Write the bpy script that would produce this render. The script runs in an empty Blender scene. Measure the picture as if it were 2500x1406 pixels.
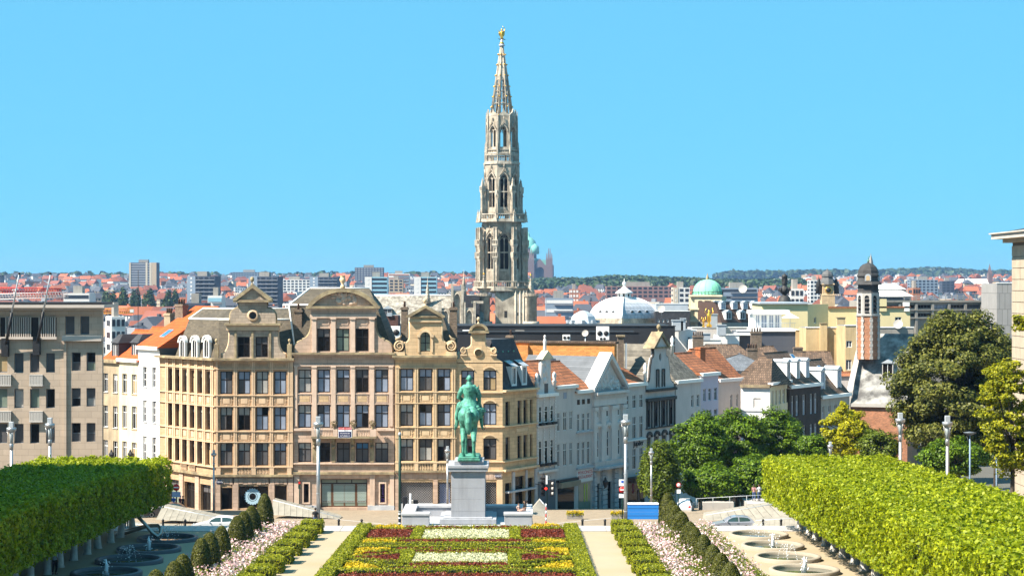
import bpy, bmesh, math, random
import numpy as np
from mathutils import Vector, Matrix
from mathutils.geometry import tessellate_polygon
R = math.radians
PI = math.pi
rng = random.Random(7)
nrg = np.random.default_rng(11)
scene = bpy.context.scene
COL = scene.collection
# camera, sky, sun, exposure
F, HY, CZ = 4690.0, 690.0, 21.0          # focal length in photo pixels, horizon row, eye height above the garden
cam_data = bpy.data.cameras.new('camera')
cam = bpy.data.objects.new('camera', cam_data); COL.objects.link(cam)
cam.location = (0, 0, CZ); cam.rotation_euler = (PI / 2, 0, 0)
cam_data.sensor_width = 36; cam_data.sensor_fit = 'HORIZONTAL'
cam_data.lens = 36 * F / 2500
cam_data.shift_y = -13 / 2500
cam_data.clip_start = 1; cam_data.clip_end = 40000
scene.camera = cam
SUN_EL, SUN_AZ = 48.0, 26.0              # azimuth: degrees behind the left-hand side
S = Vector((-math.cos(R(SUN_EL)) * math.cos(R(SUN_AZ)), -math.cos(R(SUN_EL)) * math.sin(R(SUN_AZ)), math.sin(R(SUN_EL))))
world = bpy.data.worlds.new('World'); scene.world = world; world.use_nodes = True
wn = world.node_tree; wn.nodes.clear()
w_out = wn.nodes.new('ShaderNodeOutputWorld'); w_bg = wn.nodes.new('ShaderNodeBackground')
sky = wn.nodes.new('ShaderNodeTexSky'); sky.sky_type = 'NISHITA'; sky.sun_disc = False
sky.sun_elevation = R(SUN_EL); sky.sun_rotation = math.atan2(S.x, S.y)
sky.altitude = 50; sky.air_density = 1.0; sky.dust_density = 0.0; sky.ozone_density = 10.0
w_mix = wn.nodes.new('ShaderNodeMix'); w_mix.data_type = 'RGBA'; w_mix.blend_type = 'MULTIPLY'
w_mix.inputs[0].default_value = 1.0
w_mix.inputs[7].default_value = (0.36, 0.82, 0.90, 1)
wn.links.new(sky.outputs[0], w_mix.inputs[6])
w_even = wn.nodes.new('ShaderNodeMix'); w_even.data_type = 'RGBA'; w_even.inputs[0].default_value = 0.78
w_even.inputs[7].default_value = (1.12, 3.86, 5.75, 1)      # even clear cyan all round, as in the photograph
wn.links.new(w_mix.outputs[2], w_even.inputs[6]); wn.links.new(w_even.outputs[2], w_bg.inputs[0])
w_bg.inputs[1].default_value = 0.064
wn.links.new(w_bg.outputs[0], w_out.inputs[0])
sun_data = bpy.data.lights.new('sun', 'SUN'); sun_data.energy = 5.0; sun_data.angle = R(0.5); sun_data.color = (1.0, 0.91, 0.78)
sun = bpy.data.objects.new('sun', sun_data); COL.objects.link(sun); sun.location = (-100, -50, 200)
sun.rotation_euler = (-S).to_track_quat('-Z', 'Y').to_euler()
vs = scene.view_settings
vs.view_transform = 'Standard'; vs.look = 'None'; vs.gamma = 1; vs.use_curve_mapping = False; vs.exposure = 1.45
# pixel helpers (photo is 2500 x 1406)
def P(px, py, D): return Vector(((px - 1250) * D / F, D, CZ + (HY - py) * D / F))
def gz(D): return -0.0316 * (D - 164)                     # the garden falls gently towards the square
def G(px, py):
 D = (CZ - 5.182) * F / ((py - HY) - 0.0316 * F)
 return Vector(((px - 1250) * D / F, D, gz(D)))
# materials
MATS = {}
def srgb(r, g, b):
 f = lambda c: (c / 255 / 12.92) if c / 255 <= 0.04045 else ((c / 255 + 0.055) / 1.055) ** 2.4
 return (f(r), f(g), f(b))
def mat(name, col, rough=0.85, var=0.25, scale=0.8, bump=0.0, bscale=8.0, col2=None, c2amt=0.5, c2scale=0.6, metal=0.0,
  pat=None, psize=(0.5, 0.25), mortar=None, msize=0.02, pvar=0.25, axis='s', pbump=0.3, spec=0.3, coat=0.0, streak=0.0, island=0.0):
 if name in MATS: return MATS[name]
 m = bpy.data.materials.new(name); MATS[name] = m; m.use_nodes = True
 nt = m.node_tree; N = nt.nodes; L = nt.links
 b = N['Principled BSDF']
 b.inputs['Roughness'].default_value = rough; b.inputs['Metallic'].default_value = metal
 b.inputs['Specular IOR Level'].default_value = spec
 if coat: b.inputs['Coat Weight'].default_value = coat; b.inputs['Coat Roughness'].default_value = 0.05
 geo = N.new('ShaderNodeNewGeometry'); tc = N.new('ShaderNodeTexCoord')
 def noise(sc, detail=4.0, vec=None):
  n = N.new('ShaderNodeTexNoise'); n.inputs['Scale'].default_value = sc; n.inputs['Detail'].default_value = detail
  n.inputs['Roughness'].default_value = 0.6
  L.new(vec if vec else geo.outputs['Position'], n.inputs['Vector']); return n.outputs['Fac']
 def ramp(fac, lo, hi):
  r = N.new('ShaderNodeMapRange'); r.inputs[1].default_value = lo; r.inputs[2].default_value = hi
  L.new(fac, r.inputs[0]); return r.outputs[0]
 def mixc(fac, a, bb, mode='MIX'):
  x = N.new('ShaderNodeMix'); x.data_type = 'RGBA'; x.blend_type = mode
  for s, v in ((0, fac), (6, a), (7, bb)):
   if isinstance(v, (int, float)): x.inputs[s].default_value = v
   elif isinstance(v, tuple): x.inputs[s].default_value = (*v[:3], 1)
   else: L.new(v, x.inputs[s])
  return x.outputs[2]
 c = tuple(col); height = None
 if pat:
  sep = N.new('ShaderNodeSeparateXYZ'); L.new(tc.outputs['Object'], sep.inputs[0])
  cmb = N.new('ShaderNodeCombineXYZ')
  if axis == 's':
   ad = N.new('ShaderNodeMath'); ad.operation = 'ADD'; L.new(sep.outputs[0], ad.inputs[0]); L.new(sep.outputs[1], ad.inputs[1]); uo = ad.outputs[0]
   L.new(uo, cmb.inputs[0]); L.new(sep.outputs[2], cmb.inputs[1])
  elif axis == 'xy':
   L.new(sep.outputs[0], cmb.inputs[0]); L.new(sep.outputs[1], cmb.inputs[1])
  else:
   L.new(sep.outputs['xy'.index(axis)], cmb.inputs[0]); L.new(sep.outputs[2], cmb.inputs[1])
  br = N.new('ShaderNodeTexBrick'); L.new(cmb.outputs[0], br.inputs['Vector'])
  br.inputs['Scale'].default_value = 1; br.inputs['Brick Width'].default_value = psize[0]; br.inputs['Row Height'].default_value = psize[1]
  br.inputs['Mortar Size'].default_value = msize; br.inputs['Mortar Smooth'].default_value = 0.3
  lo = tuple(x * (1 - pvar) for x in col); hi = tuple(min(1, x * (1 + pvar)) for x in (col2 if col2 else col))
  br.inputs['Color1'].default_value = (*lo, 1); br.inputs['Color2'].default_value = (*hi, 1)
  br.inputs['Mortar'].default_value = (*(mortar if mortar else tuple(x * 0.55 for x in col)), 1)
  c = br.outputs['Color']; height = br.outputs['Fac']
 elif col2:
  c = mixc(ramp(noise(c2scale, 6), 0.5 - 0.12 * c2amt * 2, 0.5 + 0.22), c, tuple(col2))
 if island:
  ir = ramp(geo.outputs['Random Per Island'], 0, 1)
  mr = N.new('ShaderNodeMapRange'); mr.inputs[3].default_value = 1 - island; mr.inputs[4].default_value = 1 + island; L.new(ir, mr.inputs[0])
  c = mixc(1.0, c, mr.outputs[0], 'MULTIPLY')
 if var:
  mr = N.new('ShaderNodeMapRange'); mr.inputs[1].default_value = 0.25; mr.inputs[2].default_value = 0.75
  mr.inputs[3].default_value = 1 - var; mr.inputs[4].default_value = 1 + var * 0.8
  L.new(noise(scale, 6), mr.inputs[0])
  c = mixc(1.0, c, mr.outputs[0], 'MULTIPLY')
 if streak:
  mp = N.new('ShaderNodeMapping'); mp.inputs['Scale'].default_value = (1, 1, 0.12); L.new(geo.outputs['Position'], mp.inputs[0])
  f = ramp(noise(1.6, 5, mp.outputs[0]), 0.48, 0.75)
  mm = N.new('ShaderNodeMath'); mm.operation = 'MULTIPLY'; mm.inputs[1].default_value = streak; L.new(f, mm.inputs[0])
  c = mixc(mm.outputs[0], c, (0.06, 0.05, 0.04))
 if isinstance(c, tuple): b.inputs['Base Color'].default_value = (*c[:3], 1)
 else: L.new(c, b.inputs['Base Color'])
 if bump or (height is not None and pbump):
  bp = N.new('ShaderNodeBump'); bp.inputs['Distance'].default_value = 0.05
  if height is not None:
   inv = N.new('ShaderNodeMath'); inv.operation = 'SUBTRACT'; inv.inputs[0].default_value = 1; L.new(height, inv.inputs[1])
   L.new(inv.outputs[0], bp.inputs['Height']); bp.inputs['Strength'].default_value = pbump
  else:
   L.new(noise(bscale, 5), bp.inputs['Height']); bp.inputs['Strength'].default_value = bump
  L.new(bp.outputs[0], b.inputs['Normal'])
 return m
def leaf_mat(name, c1, c2, trans=0.35, dark=None, rough=0.5):
 m = bpy.data.materials.new(name); MATS[name] = m; m.use_nodes = True
 nt = m.node_tree; N = nt.nodes; L = nt.links; N.remove(N['Principled BSDF'])
 out = N['Material Output']
 at = N.new('ShaderNodeAttribute'); at.attribute_name = 'rnd'
 cr = N.new('ShaderNodeValToRGB'); e = cr.color_ramp.elements
 e[0].color = (*c1, 1); e[1].color = (*c2, 1); L.new(at.outputs['Fac'], cr.inputs[0])
 d = N.new('ShaderNodeBsdfPrincipled'); d.inputs['Roughness'].default_value = rough; d.inputs['Specular IOR Level'].default_value = 0.25
 t = N.new('ShaderNodeBsdfTranslucent'); mx = N.new('ShaderNodeMixShader'); mx.inputs[0].default_value = trans
 L.new(cr.outputs[0], d.inputs['Base Color']); L.new(cr.outputs[0], t.inputs['Color'])
 L.new(d.outputs[0], mx.inputs[1]); L.new(t.outputs[0], mx.inputs[2]); L.new(mx.outputs[0], out.inputs[0])
 return m
def glass_mat(name, col, rough=0.05, spec=0.35, var=0.2):
 return mat(name, col, rough=rough, spec=spec, var=var, scale=0.9)
def emit_mat(name, col, s):
 m = bpy.data.materials.new(name); MATS[name] = m; m.use_nodes = True
 b = m.node_tree.nodes['Principled BSDF']; b.inputs['Base Color'].default_value = (*col, 1)
 b.inputs['Emission Color'].default_value = (*col, 1); b.inputs['Emission Strength'].default_value = s
 return m
# mesh builder
class MB:
 def __init__(s): s.v = []; s.f = []; s.M = None; s.sm = []
 def add(s, vs, fs, smooth=False):
  o = len(s.v)
  if s.M is not None: vs = [s.M @ Vector(p) for p in vs]
  s.v += [tuple(p) for p in vs]; s.f += [tuple(i + o for i in f) for f in fs]; s.sm += [smooth] * len(fs)
  return s
 def box(s, x0, x1, y0, y1, z0, z1):
  vs = [(x0, y0, z0), (x1, y0, z0), (x1, y1, z0), (x0, y1, z0), (x0, y0, z1), (x1, y0, z1), (x1, y1, z1), (x0, y1, z1)]
  return s.add(vs, [(0, 3, 2, 1), (4, 5, 6, 7), (0, 1, 5, 4), (1, 2, 6, 5), (2, 3, 7, 6), (3, 0, 4, 7)])
 def boxc(s, c, d): return s.box(c[0] - d[0] / 2, c[0] + d[0] / 2, c[1] - d[1] / 2, c[1] + d[1] / 2, c[2] - d[2] / 2, c[2] + d[2] / 2)
 def frustum(s, r0, z0, r1, z1):               # rects (x0,x1,y0,y1)
  a = [(r0[0], r0[2], z0), (r0[1], r0[2], z0), (r0[1], r0[3], z0), (r0[0], r0[3], z0)]
  b = [(r1[0], r1[2], z1), (r1[1], r1[2], z1), (r1[1], r1[3], z1), (r1[0], r1[3], z1)]
  return s.add(a + b, [(0, 3, 2, 1), (4, 5, 6, 7), (0, 1, 5, 4), (1, 2, 6, 5), (2, 3, 7, 6), (3, 0, 4, 7)])
 def quad(s, a, b, c, d): return s.add([a, b, c, d], [(0, 1, 2, 3)])
 def poly(s, outer, y0, y1, holes=(), back=True):
  loops = [list(outer)] + [list(h) for h in holes]
  def area(l): return sum(l[i][0] * l[(i + 1) % len(l)][1] - l[(i + 1) % len(l)][0] * l[i][1] for i in range(len(l)))
  loops = [l if (area(l) > 0) == (k == 0) else l[::-1] for k, l in enumerate(loops)]
  pts = [p for l in loops for p in l]; n = len(pts)
  tris = tessellate_polygon([[Vector((p[0], p[1], 0)) for p in l] for l in loops])
  fs = []
  for t in tris:
   a, b, c = t
   ar = (pts[b][0] - pts[a][0]) * (pts[c][1] - pts[a][1]) - (pts[c][0] - pts[a][0]) * (pts[b][1] - pts[a][1])
   if abs(ar) < 1e-9: continue
   if ar < 0: a, c = c, a
   fs.append((a, b, c))
   if back: fs.append((c + n, b + n, a + n))
  o = 0
  for l in loops:
   k = len(l)
   for i in range(k):
    j = (i + 1) % k
    fs.append((o + i, o + i + n, o + j + n, o + j))
   o += k
  return s.add([(p[0], y0, p[1]) for p in pts] + [(p[0], y1, p[1]) for p in pts], fs)
 def lathe(s, prof, n=16, c=(0, 0, 0), smooth=True, cap=True, sx=1, sy=1, a0=0.0):
  vs = []; fs = []; k = len(prof)
  for (r, z) in prof:
   for i in range(n):
    a = a0 + 2 * PI * i / n
    vs.append((c[0] + r * math.cos(a) * sx, c[1] + r * math.sin(a) * sy, c[2] + z))
  for q in range(k - 1):
   for i in range(n):
    j = (i + 1) % n
    fs.append((q * n + i, q * n + j, (q + 1) * n + j, (q + 1) * n + i))
  s.add(vs, fs, smooth)
  if cap:
   o = len(s.v) - len(vs)
   s.f.append(tuple(o + i for i in range(n))[::-1]); s.sm.append(False)
   s.f.append(tuple(o + (k - 1) * n + i for i in range(n))); s.sm.append(False)
  return s
 def tube(s, pts, rad, n=8, smooth=True):
  pts = [Vector(p) for p in pts]; k = len(pts)
  rs = rad if isinstance(rad, (list, tuple)) else [rad] * k
  vs = []; fs = []; up = None
  for i in range(k):
   d = (pts[min(i + 1, k - 1)] - pts[max(i - 1, 0)])
   d = d.normalized() if d.length > 1e-9 else Vector((0, 0, 1))
   if up is None:
    up = d.cross(Vector((0, 0, 1)) if abs(d.z) < 0.9 else Vector((1, 0, 0))).normalized()
   else:
    up = (up - d * up.dot(d)); up = up.normalized() if up.length > 1e-6 else d.orthogonal().normalized()
   w = d.cross(up)
   for j in range(n):
    a = 2 * PI * j / n
    vs.append(pts[i] + (up * math.cos(a) + w * math.sin(a)) * rs[i])
  for i in range(k - 1):
   for j in range(n):
    q = (j + 1) % n
    fs.append((i * n + j, i * n + q, (i + 1) * n + q, (i + 1) * n + j))
  fs.append(tuple(range(n))[::-1]); fs.append(tuple((k - 1) * n + j for j in range(n)))
  return s.add(vs, fs, smooth)
 def sphere(s, c, r, n=10, m=7, sx=1, sy=1, sz=1):
  prof = [(max(1e-4, r * math.sin(PI * i / m)), -r * sz * math.cos(PI * i / m)) for i in range(m + 1)]
  return s.lathe(prof, n, c, True, False, sx, sy)
 def build(s, name, m, parent=None, loc=None, bevel=0):
  me = bpy.data.meshes.new(name); me.from_pydata(s.v, [], s.f)
  if any(s.sm): me.polygons.foreach_set('use_smooth', s.sm)
  me.materials.append(m); me.update()
  o = bpy.data.objects.new(name, me); COL.objects.link(o)
  if parent is not None: o.parent = parent
  if loc is not None: o.location = loc
  if bevel:
   md = o.modifiers.new('bevel', 'BEVEL'); md.width = bevel; md.segments = 2; md.limit_method = 'ANGLE'
  return o
def tag(o, label=None, cat=None, group=None, kind=None):
 if label: o['label'] = label
 if cat: o['category'] = cat
 if group: o['group'] = group
 if kind: o['kind'] = kind
 return o
def empty(name, loc, rz=0.0, label=None, cat=None, group=None):
 o = bpy.data.objects.new(name, None); COL.objects.link(o); o.location = loc; o.rotation_euler = (0, 0, rz); o.empty_display_size = 0.5
 return tag(o, label, cat, group)
def part(name, m, parent, *boxes, bevel=0):
 b = MB()
 for q in boxes: b.box(*q)
 return b.build(name, m, parent, bevel=bevel)
CHILD = None
def copy_tree(o, parent=None):
 c = o.copy(); COL.objects.link(c); c.parent = parent
 for ch in o.children: copy_tree(ch, c)
 return c
def arc(cx, cz, r, a0, a1, n, rz=None):
 rz = r if rz is None else rz
 return [(cx + r * math.cos(R(a0 + (a1 - a0) * i / n)), cz + rz * math.sin(R(a0 + (a1 - a0) * i / n))) for i in range(n + 1)]
def leaves(name, pts, nrm, size, m, parent=None, jit=0.7, aspect=0.6, sizevar=0.35, kind=None, rnd=None):
 pts = np.asarray(pts, float); n = len(pts)
 if n == 0: return None
 nn = np.asarray(nrm, float) + nrg.normal(0, jit, (n, 3)); nn /= np.linalg.norm(nn, axis=1)[:, None] + 1e-9
 t = nrg.normal(0, 1, (n, 3)); t -= (t * nn).sum(1)[:, None] * nn; t /= np.linalg.norm(t, axis=1)[:, None] + 1e-9
 b = np.cross(nn, t); s = (size * (1 + nrg.uniform(-sizevar, sizevar, n)))[:, None]
 v = np.empty((n, 4, 3)); v[:, 0] = pts - t * s * 0.5; v[:, 1] = pts + b * s * 0.5 * aspect + nn * s * 0.12
 v[:, 2] = pts + t * s * 0.5; v[:, 3] = pts - b * s * 0.5 * aspect + nn * s * 0.12
 me = bpy.data.meshes.new(name); me.vertices.add(4 * n); me.vertices.foreach_set('co', v.reshape(-1))
 me.loops.add(4 * n); me.loops.foreach_set('vertex_index', np.arange(4 * n, dtype=np.int32))
 me.polygons.add(n); me.polygons.foreach_set('loop_start', np.arange(0, 4 * n, 4, dtype=np.int32))
 try: me.polygons.foreach_set('loop_total', np.full(n, 4, dtype=np.int32))
 except Exception: pass
 a = me.attributes.new('rnd', 'FLOAT', 'FACE'); a.data.foreach_set('value', (nrg.uniform(0, 1, n) if rnd is None else np.clip(rnd, 0, 1)).astype(np.float32))
 me.materials.append(m); me.update(calc_edges=True); me.validate()
 o = bpy.data.objects.new(name, me); COL.objects.link(o)
 if parent is not None: o.parent = parent
 if kind: o['kind'] = kind
 return o
def blob_field(p, sc, seed=0):
 q = np.asarray(p) * sc
 return (np.sin(q[:, 0] * 1.7 + seed) + np.sin(q[:, 1] * 2.3 + seed * 2.1 + q[:, 0]) + np.sin(q[:, 2] * 1.9 + seed * 0.7 + q[:, 1])) / 3
# shared materials
M_gravel = mat('gravel', (0.34, 0.28, 0.19), 0.95, 0.10, 0.5, bump=0.35, bscale=14, col2=(0.31, 0.24, 0.145), c2scale=0.25, c2amt=0.3)
M_cobble = mat('cobble', (0.30, 0.235, 0.165), 0.9, 0.14, 0.7, pat='brick', psize=(0.24, 0.14), mortar=(0.17, 0.135, 0.095), msize=0.012, pvar=0.14, axis='xy', pbump=0.5)
M_asphalt = mat('asphalt', (0.075, 0.07, 0.065), 0.9, 0.2, 0.6, bump=0.3, bscale=20)
M_earth = mat('earth', (0.10, 0.095, 0.08), 0.95, 0.3, 0.02)
M_bluestone = mat('bluestone', (0.46, 0.47, 0.49), 0.75, 0.16, 1.2, bump=0.1, bscale=9, col2=(0.33, 0.34, 0.37), c2scale=1.1)
M_palestone = mat('palestone', (0.40, 0.375, 0.345), 0.8, 0.12, 0.8, bump=0.1, bscale=9)
M_rampstone = mat('rampstone', (0.27, 0.245, 0.20), 0.8, 0.14, 1.3, streak=0.35)
# ground
PROF = [(-80, 19.2), (6, 19.2), (9, 12), (66, 3.0), (165, -0.04), (169, -1.0), (176, -1.62), (204, -3.15), (235, -6.5), (300, -11), (480, -14), (1200, -14),
  (1800, -8), (2600, 9), (3400, 22), (5000, 28), (9000, 34), (26000, 60)]
def pz(D):
 for (a, za), (b, zb) in zip(PROF, PROF[1:]):
  if D <= b: return za + (zb - za) * (D - a) / (b - a)
 return PROF[-1][1]
def sheet(name, xs, ys, zf, m):
 vs = [(x, y, zf(x, y)) for y in ys for x in xs]; k = len(xs)
 fs = [(j * k + i, j * k + i + 1, (j + 1) * k + i + 1, (j + 1) * k + i) for j in range(len(ys) - 1) for i in range(k - 1)]
 return tag(MB().add(vs, fs).build(name, m), kind='structure')
DS = [p[0] for p in PROF]
sheet('ground', [-9000, -3000, -1000, -300, -60, 0, 60, 300, 1000, 3000, 9000], DS, lambda x, y: pz(y) - 0.03, M_earth)
sheet('garden_gravel', [-52, -20, 12, 46], [66.0, 100, 140, 161.8], lambda x, y: gz(y) + 0.0, M_gravel)
sheet('road', [-140, -60, 0, 60, 140], [167.2, 169, 176, 181], lambda x, y: pz(y) + 0.02, M_asphalt)
sheet('square_paving', [-120, -60, -30, 0, 30, 80, 120], [181.0, 190, 204, 216, 235, 262], lambda x, y: pz(y) + 0.03, M_cobble)
edge = empty('stone_edging', (0, 164, 0), 0, 'long pale stone edging across the far end of the garden', 'edging')
slab = MB().box(0, 2.46, -2.1, 1.4, -1.4, 0.10).build('slab', M_palestone, edge, (-52, 0, 0))
for i in range(1, 41):
 o = slab.copy(); COL.objects.link(o); o.parent = edge; o.location = (-52 + 2.5 * i, 0, 0.004 * (i % 3))
# facade toolkit
M_tan = mat('tan_stone', (0.44, 0.29, 0.172), 0.85, 0.16, 0.7, pat='brick', psize=(0.85, 0.36), msize=0.012, pvar=0.10, pbump=0.25, streak=0.22)
M_tan_trim = mat('tan_stone_trim', (0.60, 0.425, 0.275), 0.85, 0.18, 1.1, bump=0.08, streak=0.3)
M_pink = mat('pink_stone', (0.47, 0.335, 0.25), 0.85, 0.14, 0.8, pat='brick', psize=(0.9, 0.38), msize=0.012, pvar=0.13, pbump=0.25, streak=0.22)
M_pink_trim = mat('pink_stone_trim', (0.58, 0.43, 0.33), 0.85, 0.18, 1.1, bump=0.08, streak=0.32)
M_gold = mat('golden_stone', (0.52, 0.365, 0.21), 0.85, 0.14, 0.8, pat='brick', psize=(0.9, 0.38), msize=0.012, pvar=0.11, pbump=0.25, streak=0.2)
M_gold_trim = mat('golden_stone_trim', (0.62, 0.455, 0.28), 0.85, 0.18, 1.0, bump=0.08, streak=0.3)
M_greystone = mat('weathered_stone', (0.37, 0.295, 0.225), 0.9, 0.25, 1.0, pat='brick', psize=(0.7, 0.33), msize=0.014, pvar=0.14, pbump=0.3, streak=0.45)
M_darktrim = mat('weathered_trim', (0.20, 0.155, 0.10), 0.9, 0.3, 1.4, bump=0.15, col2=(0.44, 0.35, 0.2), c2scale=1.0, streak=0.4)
M_slate = mat('slate_roof', (0.10, 0.082, 0.058), 0.8, 0.22, 0.5, pat='brick', psize=(0.30, 0.20), msize=0.012, pvar=0.22, mortar=(0.07, 0.06, 0.045), pbump=0.5, axis='x')
M_slate_dark = mat('dark_slate_roof', (0.045, 0.045, 0.05), 0.7, 0.3, 0.6, pat='brick', psize=(0.35, 0.25), msize=0.012, pvar=0.25, pbump=0.4, axis='x')
M_zinc = mat('zinc', (0.42, 0.45, 0.48), 0.5, 0.15, 1.0, metal=0.3)
M_white = mat('white_paint', (0.78, 0.77, 0.74), 0.7, 0.06, 1.5)
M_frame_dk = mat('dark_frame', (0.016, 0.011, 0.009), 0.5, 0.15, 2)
M_frame_wh = mat('white_frame', (0.74, 0.74, 0.73), 0.6, 0.05, 2)
M_frame_gr = mat('grey_frame', (0.10, 0.12, 0.14), 0.5, 0.1, 2)
M_iron = mat('black_iron', (0.02, 0.02, 0.022), 0.5, 0.1, 2)
M_chimbrick = mat('chimney_brick', (0.20, 0.14, 0.10), 0.9, 0.3, 1.2, pat='brick', psize=(0.24, 0.08), msize=0.012, pvar=0.3, pbump=0.4, mortar=(0.1, 0.09, 0.07))
M_pot = mat('chimney_pot', (0.12, 0.07, 0.05), 0.8, 0.3, 3)
GL = dict(dark=glass_mat('glass_dark', (0.010, 0.009, 0.009), 0.05, 0.22), blind=glass_mat('glass_blue_blind_reflection', (0.24, 0.28, 0.36), 0.15, 0.4, 0.2),
          mid=glass_mat('glass_mid', (0.095, 0.092, 0.095), 0.05, 0.25), pale=glass_mat('glass_pale_blind', (0.34, 0.33, 0.31), 0.15, 0.5, 0.2),
          sky=glass_mat('glass_sky', (0.05, 0.16, 0.32)), warm=glass_mat('glass_warm', (0.34, 0.25, 0.14)), green=glass_mat('glass_green', (0.17, 0.21, 0.17)))  # warm and green put window reflections into the pane colour
STATES = ['dark', 'bb', 'bb', 'bd', 'bb', 'md', 'bd', 'mm', 'pd', 'bb']  # frequent blue panes also stand in for light-blue reflections in the glass
SK = dict(b='blind', d='dark', m='mid', p='pale', s='sky', w='warm', g='green')
WCACHE = {}
class Bld:
 def __init__(s, name, label, cat, px0, D0, px1, D1, zb, group=None, sub=None):
  a = Vector(((px0 - 1250) * D0 / F, D0)); b = Vector(((px1 - 1250) * D1 / F, D1))
  s.a = a; s.d = (b - a).normalized(); s.W = (b - a).length; s.zb = zb; s.px0 = px0; s.px1 = px1
  s.rz = math.atan2(s.d.y, s.d.x); s.holes = []
  s.root = sub if sub else empty(name, (a.x, a.y, zb), s.rz, label, cat, group)
  s.sub = None
  if sub:     # a second wall of the same thing: local frame expressed in the first wall's frame
   s.sub = Matrix.LocRotScale(sub.location, sub.rotation_euler, None).inverted() @ Matrix.LocRotScale(Vector((a.x, a.y, zb)), Matrix.Rotation(s.rz, 3, 'Z').to_quaternion(), None)
 def uD(s, px):
  k = (px - 1250) / F                                 # ray x = k*y
  t = (k * s.a.y - s.a.x) / (s.d.x - k * s.d.y)
  return t, s.a.y + t * s.d.y
 def u(s, px): return s.uD(px)[0]
 def z(s, py, px=None):
  D = s.uD(s.px0 if px is None else px)[1]
  return CZ + (HY - py) * D / F - s.zb
 def place(s, o):
  if s.sub is not None: o.matrix_basis = s.sub @ o.matrix_basis
  return o
 def box(s, name, m, px0, px1, py0, py1, y0, y1, ref=None, bevel=0):
  b = MB().box(s.u(px0), s.u(px1), y0, y1, s.z(py1, ref), s.z(py0, ref))
  return s.place(b.build(name, m, s.root, bevel=bevel))
 def lbox(s, name, m, *q):
  return s.place(MB().box(*q).build(name, m, s.root))
 def hole(s, px0, px1, py0, py1, ref=None):
  r = (s.u(px0), s.u(px1), s.z(py1, ref), s.z(py0, ref))
  s.holes.append([(r[0], r[2]), (r[1], r[2]), (r[1], r[3]), (r[0], r[3])]); return r
 def win(s, px0, px1, py0, py1, cols=2, rows=(0.36, 0.64), fm=None, st=None, ref=None, set_=0.2, ft=0.105, name='window', sill=None, shade=None):
  r = s.hole(px0, px1, py0, py1, ref)
  return s.winr(r, cols, rows, fm, st, set_, ft, name, sill)
 def winr(s, r, cols=2, rows=(0.36, 0.64), fm=None, st=None, set_=0.2, ft=0.105, name='window', sill=None):
  u0, u1, z0, z1 = r; w = round(u1 - u0, 2); h = round(z1 - z0, 2); fm = fm or M_frame_dk
  st = st or rng.choice(STATES)
  key = (w, h, cols, rows, fm.name, ft)
  if key not in WCACHE:
   b = MB(); tf = ft
   b.box(0, w, 0, 0.07, 0, tf).box(0, w, 0, 0.07, h - tf, h).box(0, tf, 0, 0.07, tf, h - tf).box(w - tf, w, 0, 0.07, tf, h - tf)
   xs = [tf + (w - 2 * tf) * i / cols for i in range(cols + 1)]
   zs = [h - tf]
   for q in rows: zs.append(zs[-1] - (h - 2 * tf) * q / sum(rows))
   for x in xs[1:-1]: b.box(x - tf * .5, x + tf * .5, 0.005, 0.065, tf, h - tf)
   for z in zs[1:-1]: b.box(tf, w - tf, -0.003, 0.062, z - tf * .5, z + tf * .5)
   tmp = b.build('window', fm); me = tmp.data; bpy.data.objects.remove(tmp)
   WCACHE[key] = (me, [(xs[i], xs[i + 1], zs[j + 1], zs[j], j) for j in range(len(rows)) for i in range(cols)])
  me, panes = WCACHE[key]
  o = bpy.data.objects.new(name, me); COL.objects.link(o); o.parent = s.root; o.location = (u0, set_, z0); s.place(o)
  nr = len(rows)
  for k, (x0, x1, za, zb_, j) in enumerate(panes):
   c = st if len(st) > 2 else SK[st[0] if j < max(1, nr // 2) else st[-1]]
   if rng.random() < 0.08: c = rng.choice(['mid', 'dark'])
   pk = (round(x1 - x0, 2), round(zb_ - za, 2), c)
   if pk not in WCACHE:
    b = MB().box(0, pk[0], 0, 0.012, 0, pk[1]); p = b.build('pane', GL[c]); WCACHE[pk] = p.data; bpy.data.objects.remove(p)
   p = bpy.data.objects.new('pane', WCACHE[pk]); COL.objects.link(p); p.parent = o; p.location = (x0, 0.03, za)
   p.rotation_euler = (rng.uniform(-.006, .006), 0, rng.uniform(-.006, .006))
  if sill:
   q = MB().box(-0.08, w + 0.08, -set_ - 0.09, 0.0, -0.10, 0).build('sill', sill, o)
  return o
 def wall(s, outer, m, th=0.4, name='wall', px=True, ref=None):
  pts = [(s.u(p[0]), s.z(p[1], ref if ref else p[0])) for p in outer] if px else outer
  return s.place(MB().poly(pts, 0, th, s.holes).build(name, m, s.root))
 def panel(s, px0, px1, py0, py1, m, ref=None, style=1):
  u0, u1, z0, z1 = s.u(px0), s.u(px1), s.z(py1, ref), s.z(py0, ref); t = 0.07; b = MB()
  for q in ((u0, u1, z0, z0 + t), (u0, u1, z1 - t, z1), (u0, u0 + t, z0 + t, z1 - t), (u1 - t, u1, z0 + t, z1 - t)): b.box(q[0], q[1], -0.05, 0.01, q[2], q[3])
  if style:
   i = 0.2; b.box(u0 + i, u1 - i, -0.045, 0.01, z0 + i * .8, z1 - i * .8)
   for uc in ((u0 + u1) / 2,): b.box(uc - .05, uc + .05, -0.04, 0.01, z0 - .1, z0).box(uc - .05, uc + .05, -0.04, 0.01, z1, z1 + .1)
   zc = (z0 + z1) / 2; b.box(u0 - .1, u0, -.04, .01, zc - .05, zc + .05).box(u1, u1 + .1, -.04, .01, zc - .05, zc + .05)
  return s.place(b.build('panel', m, s.root))
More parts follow.
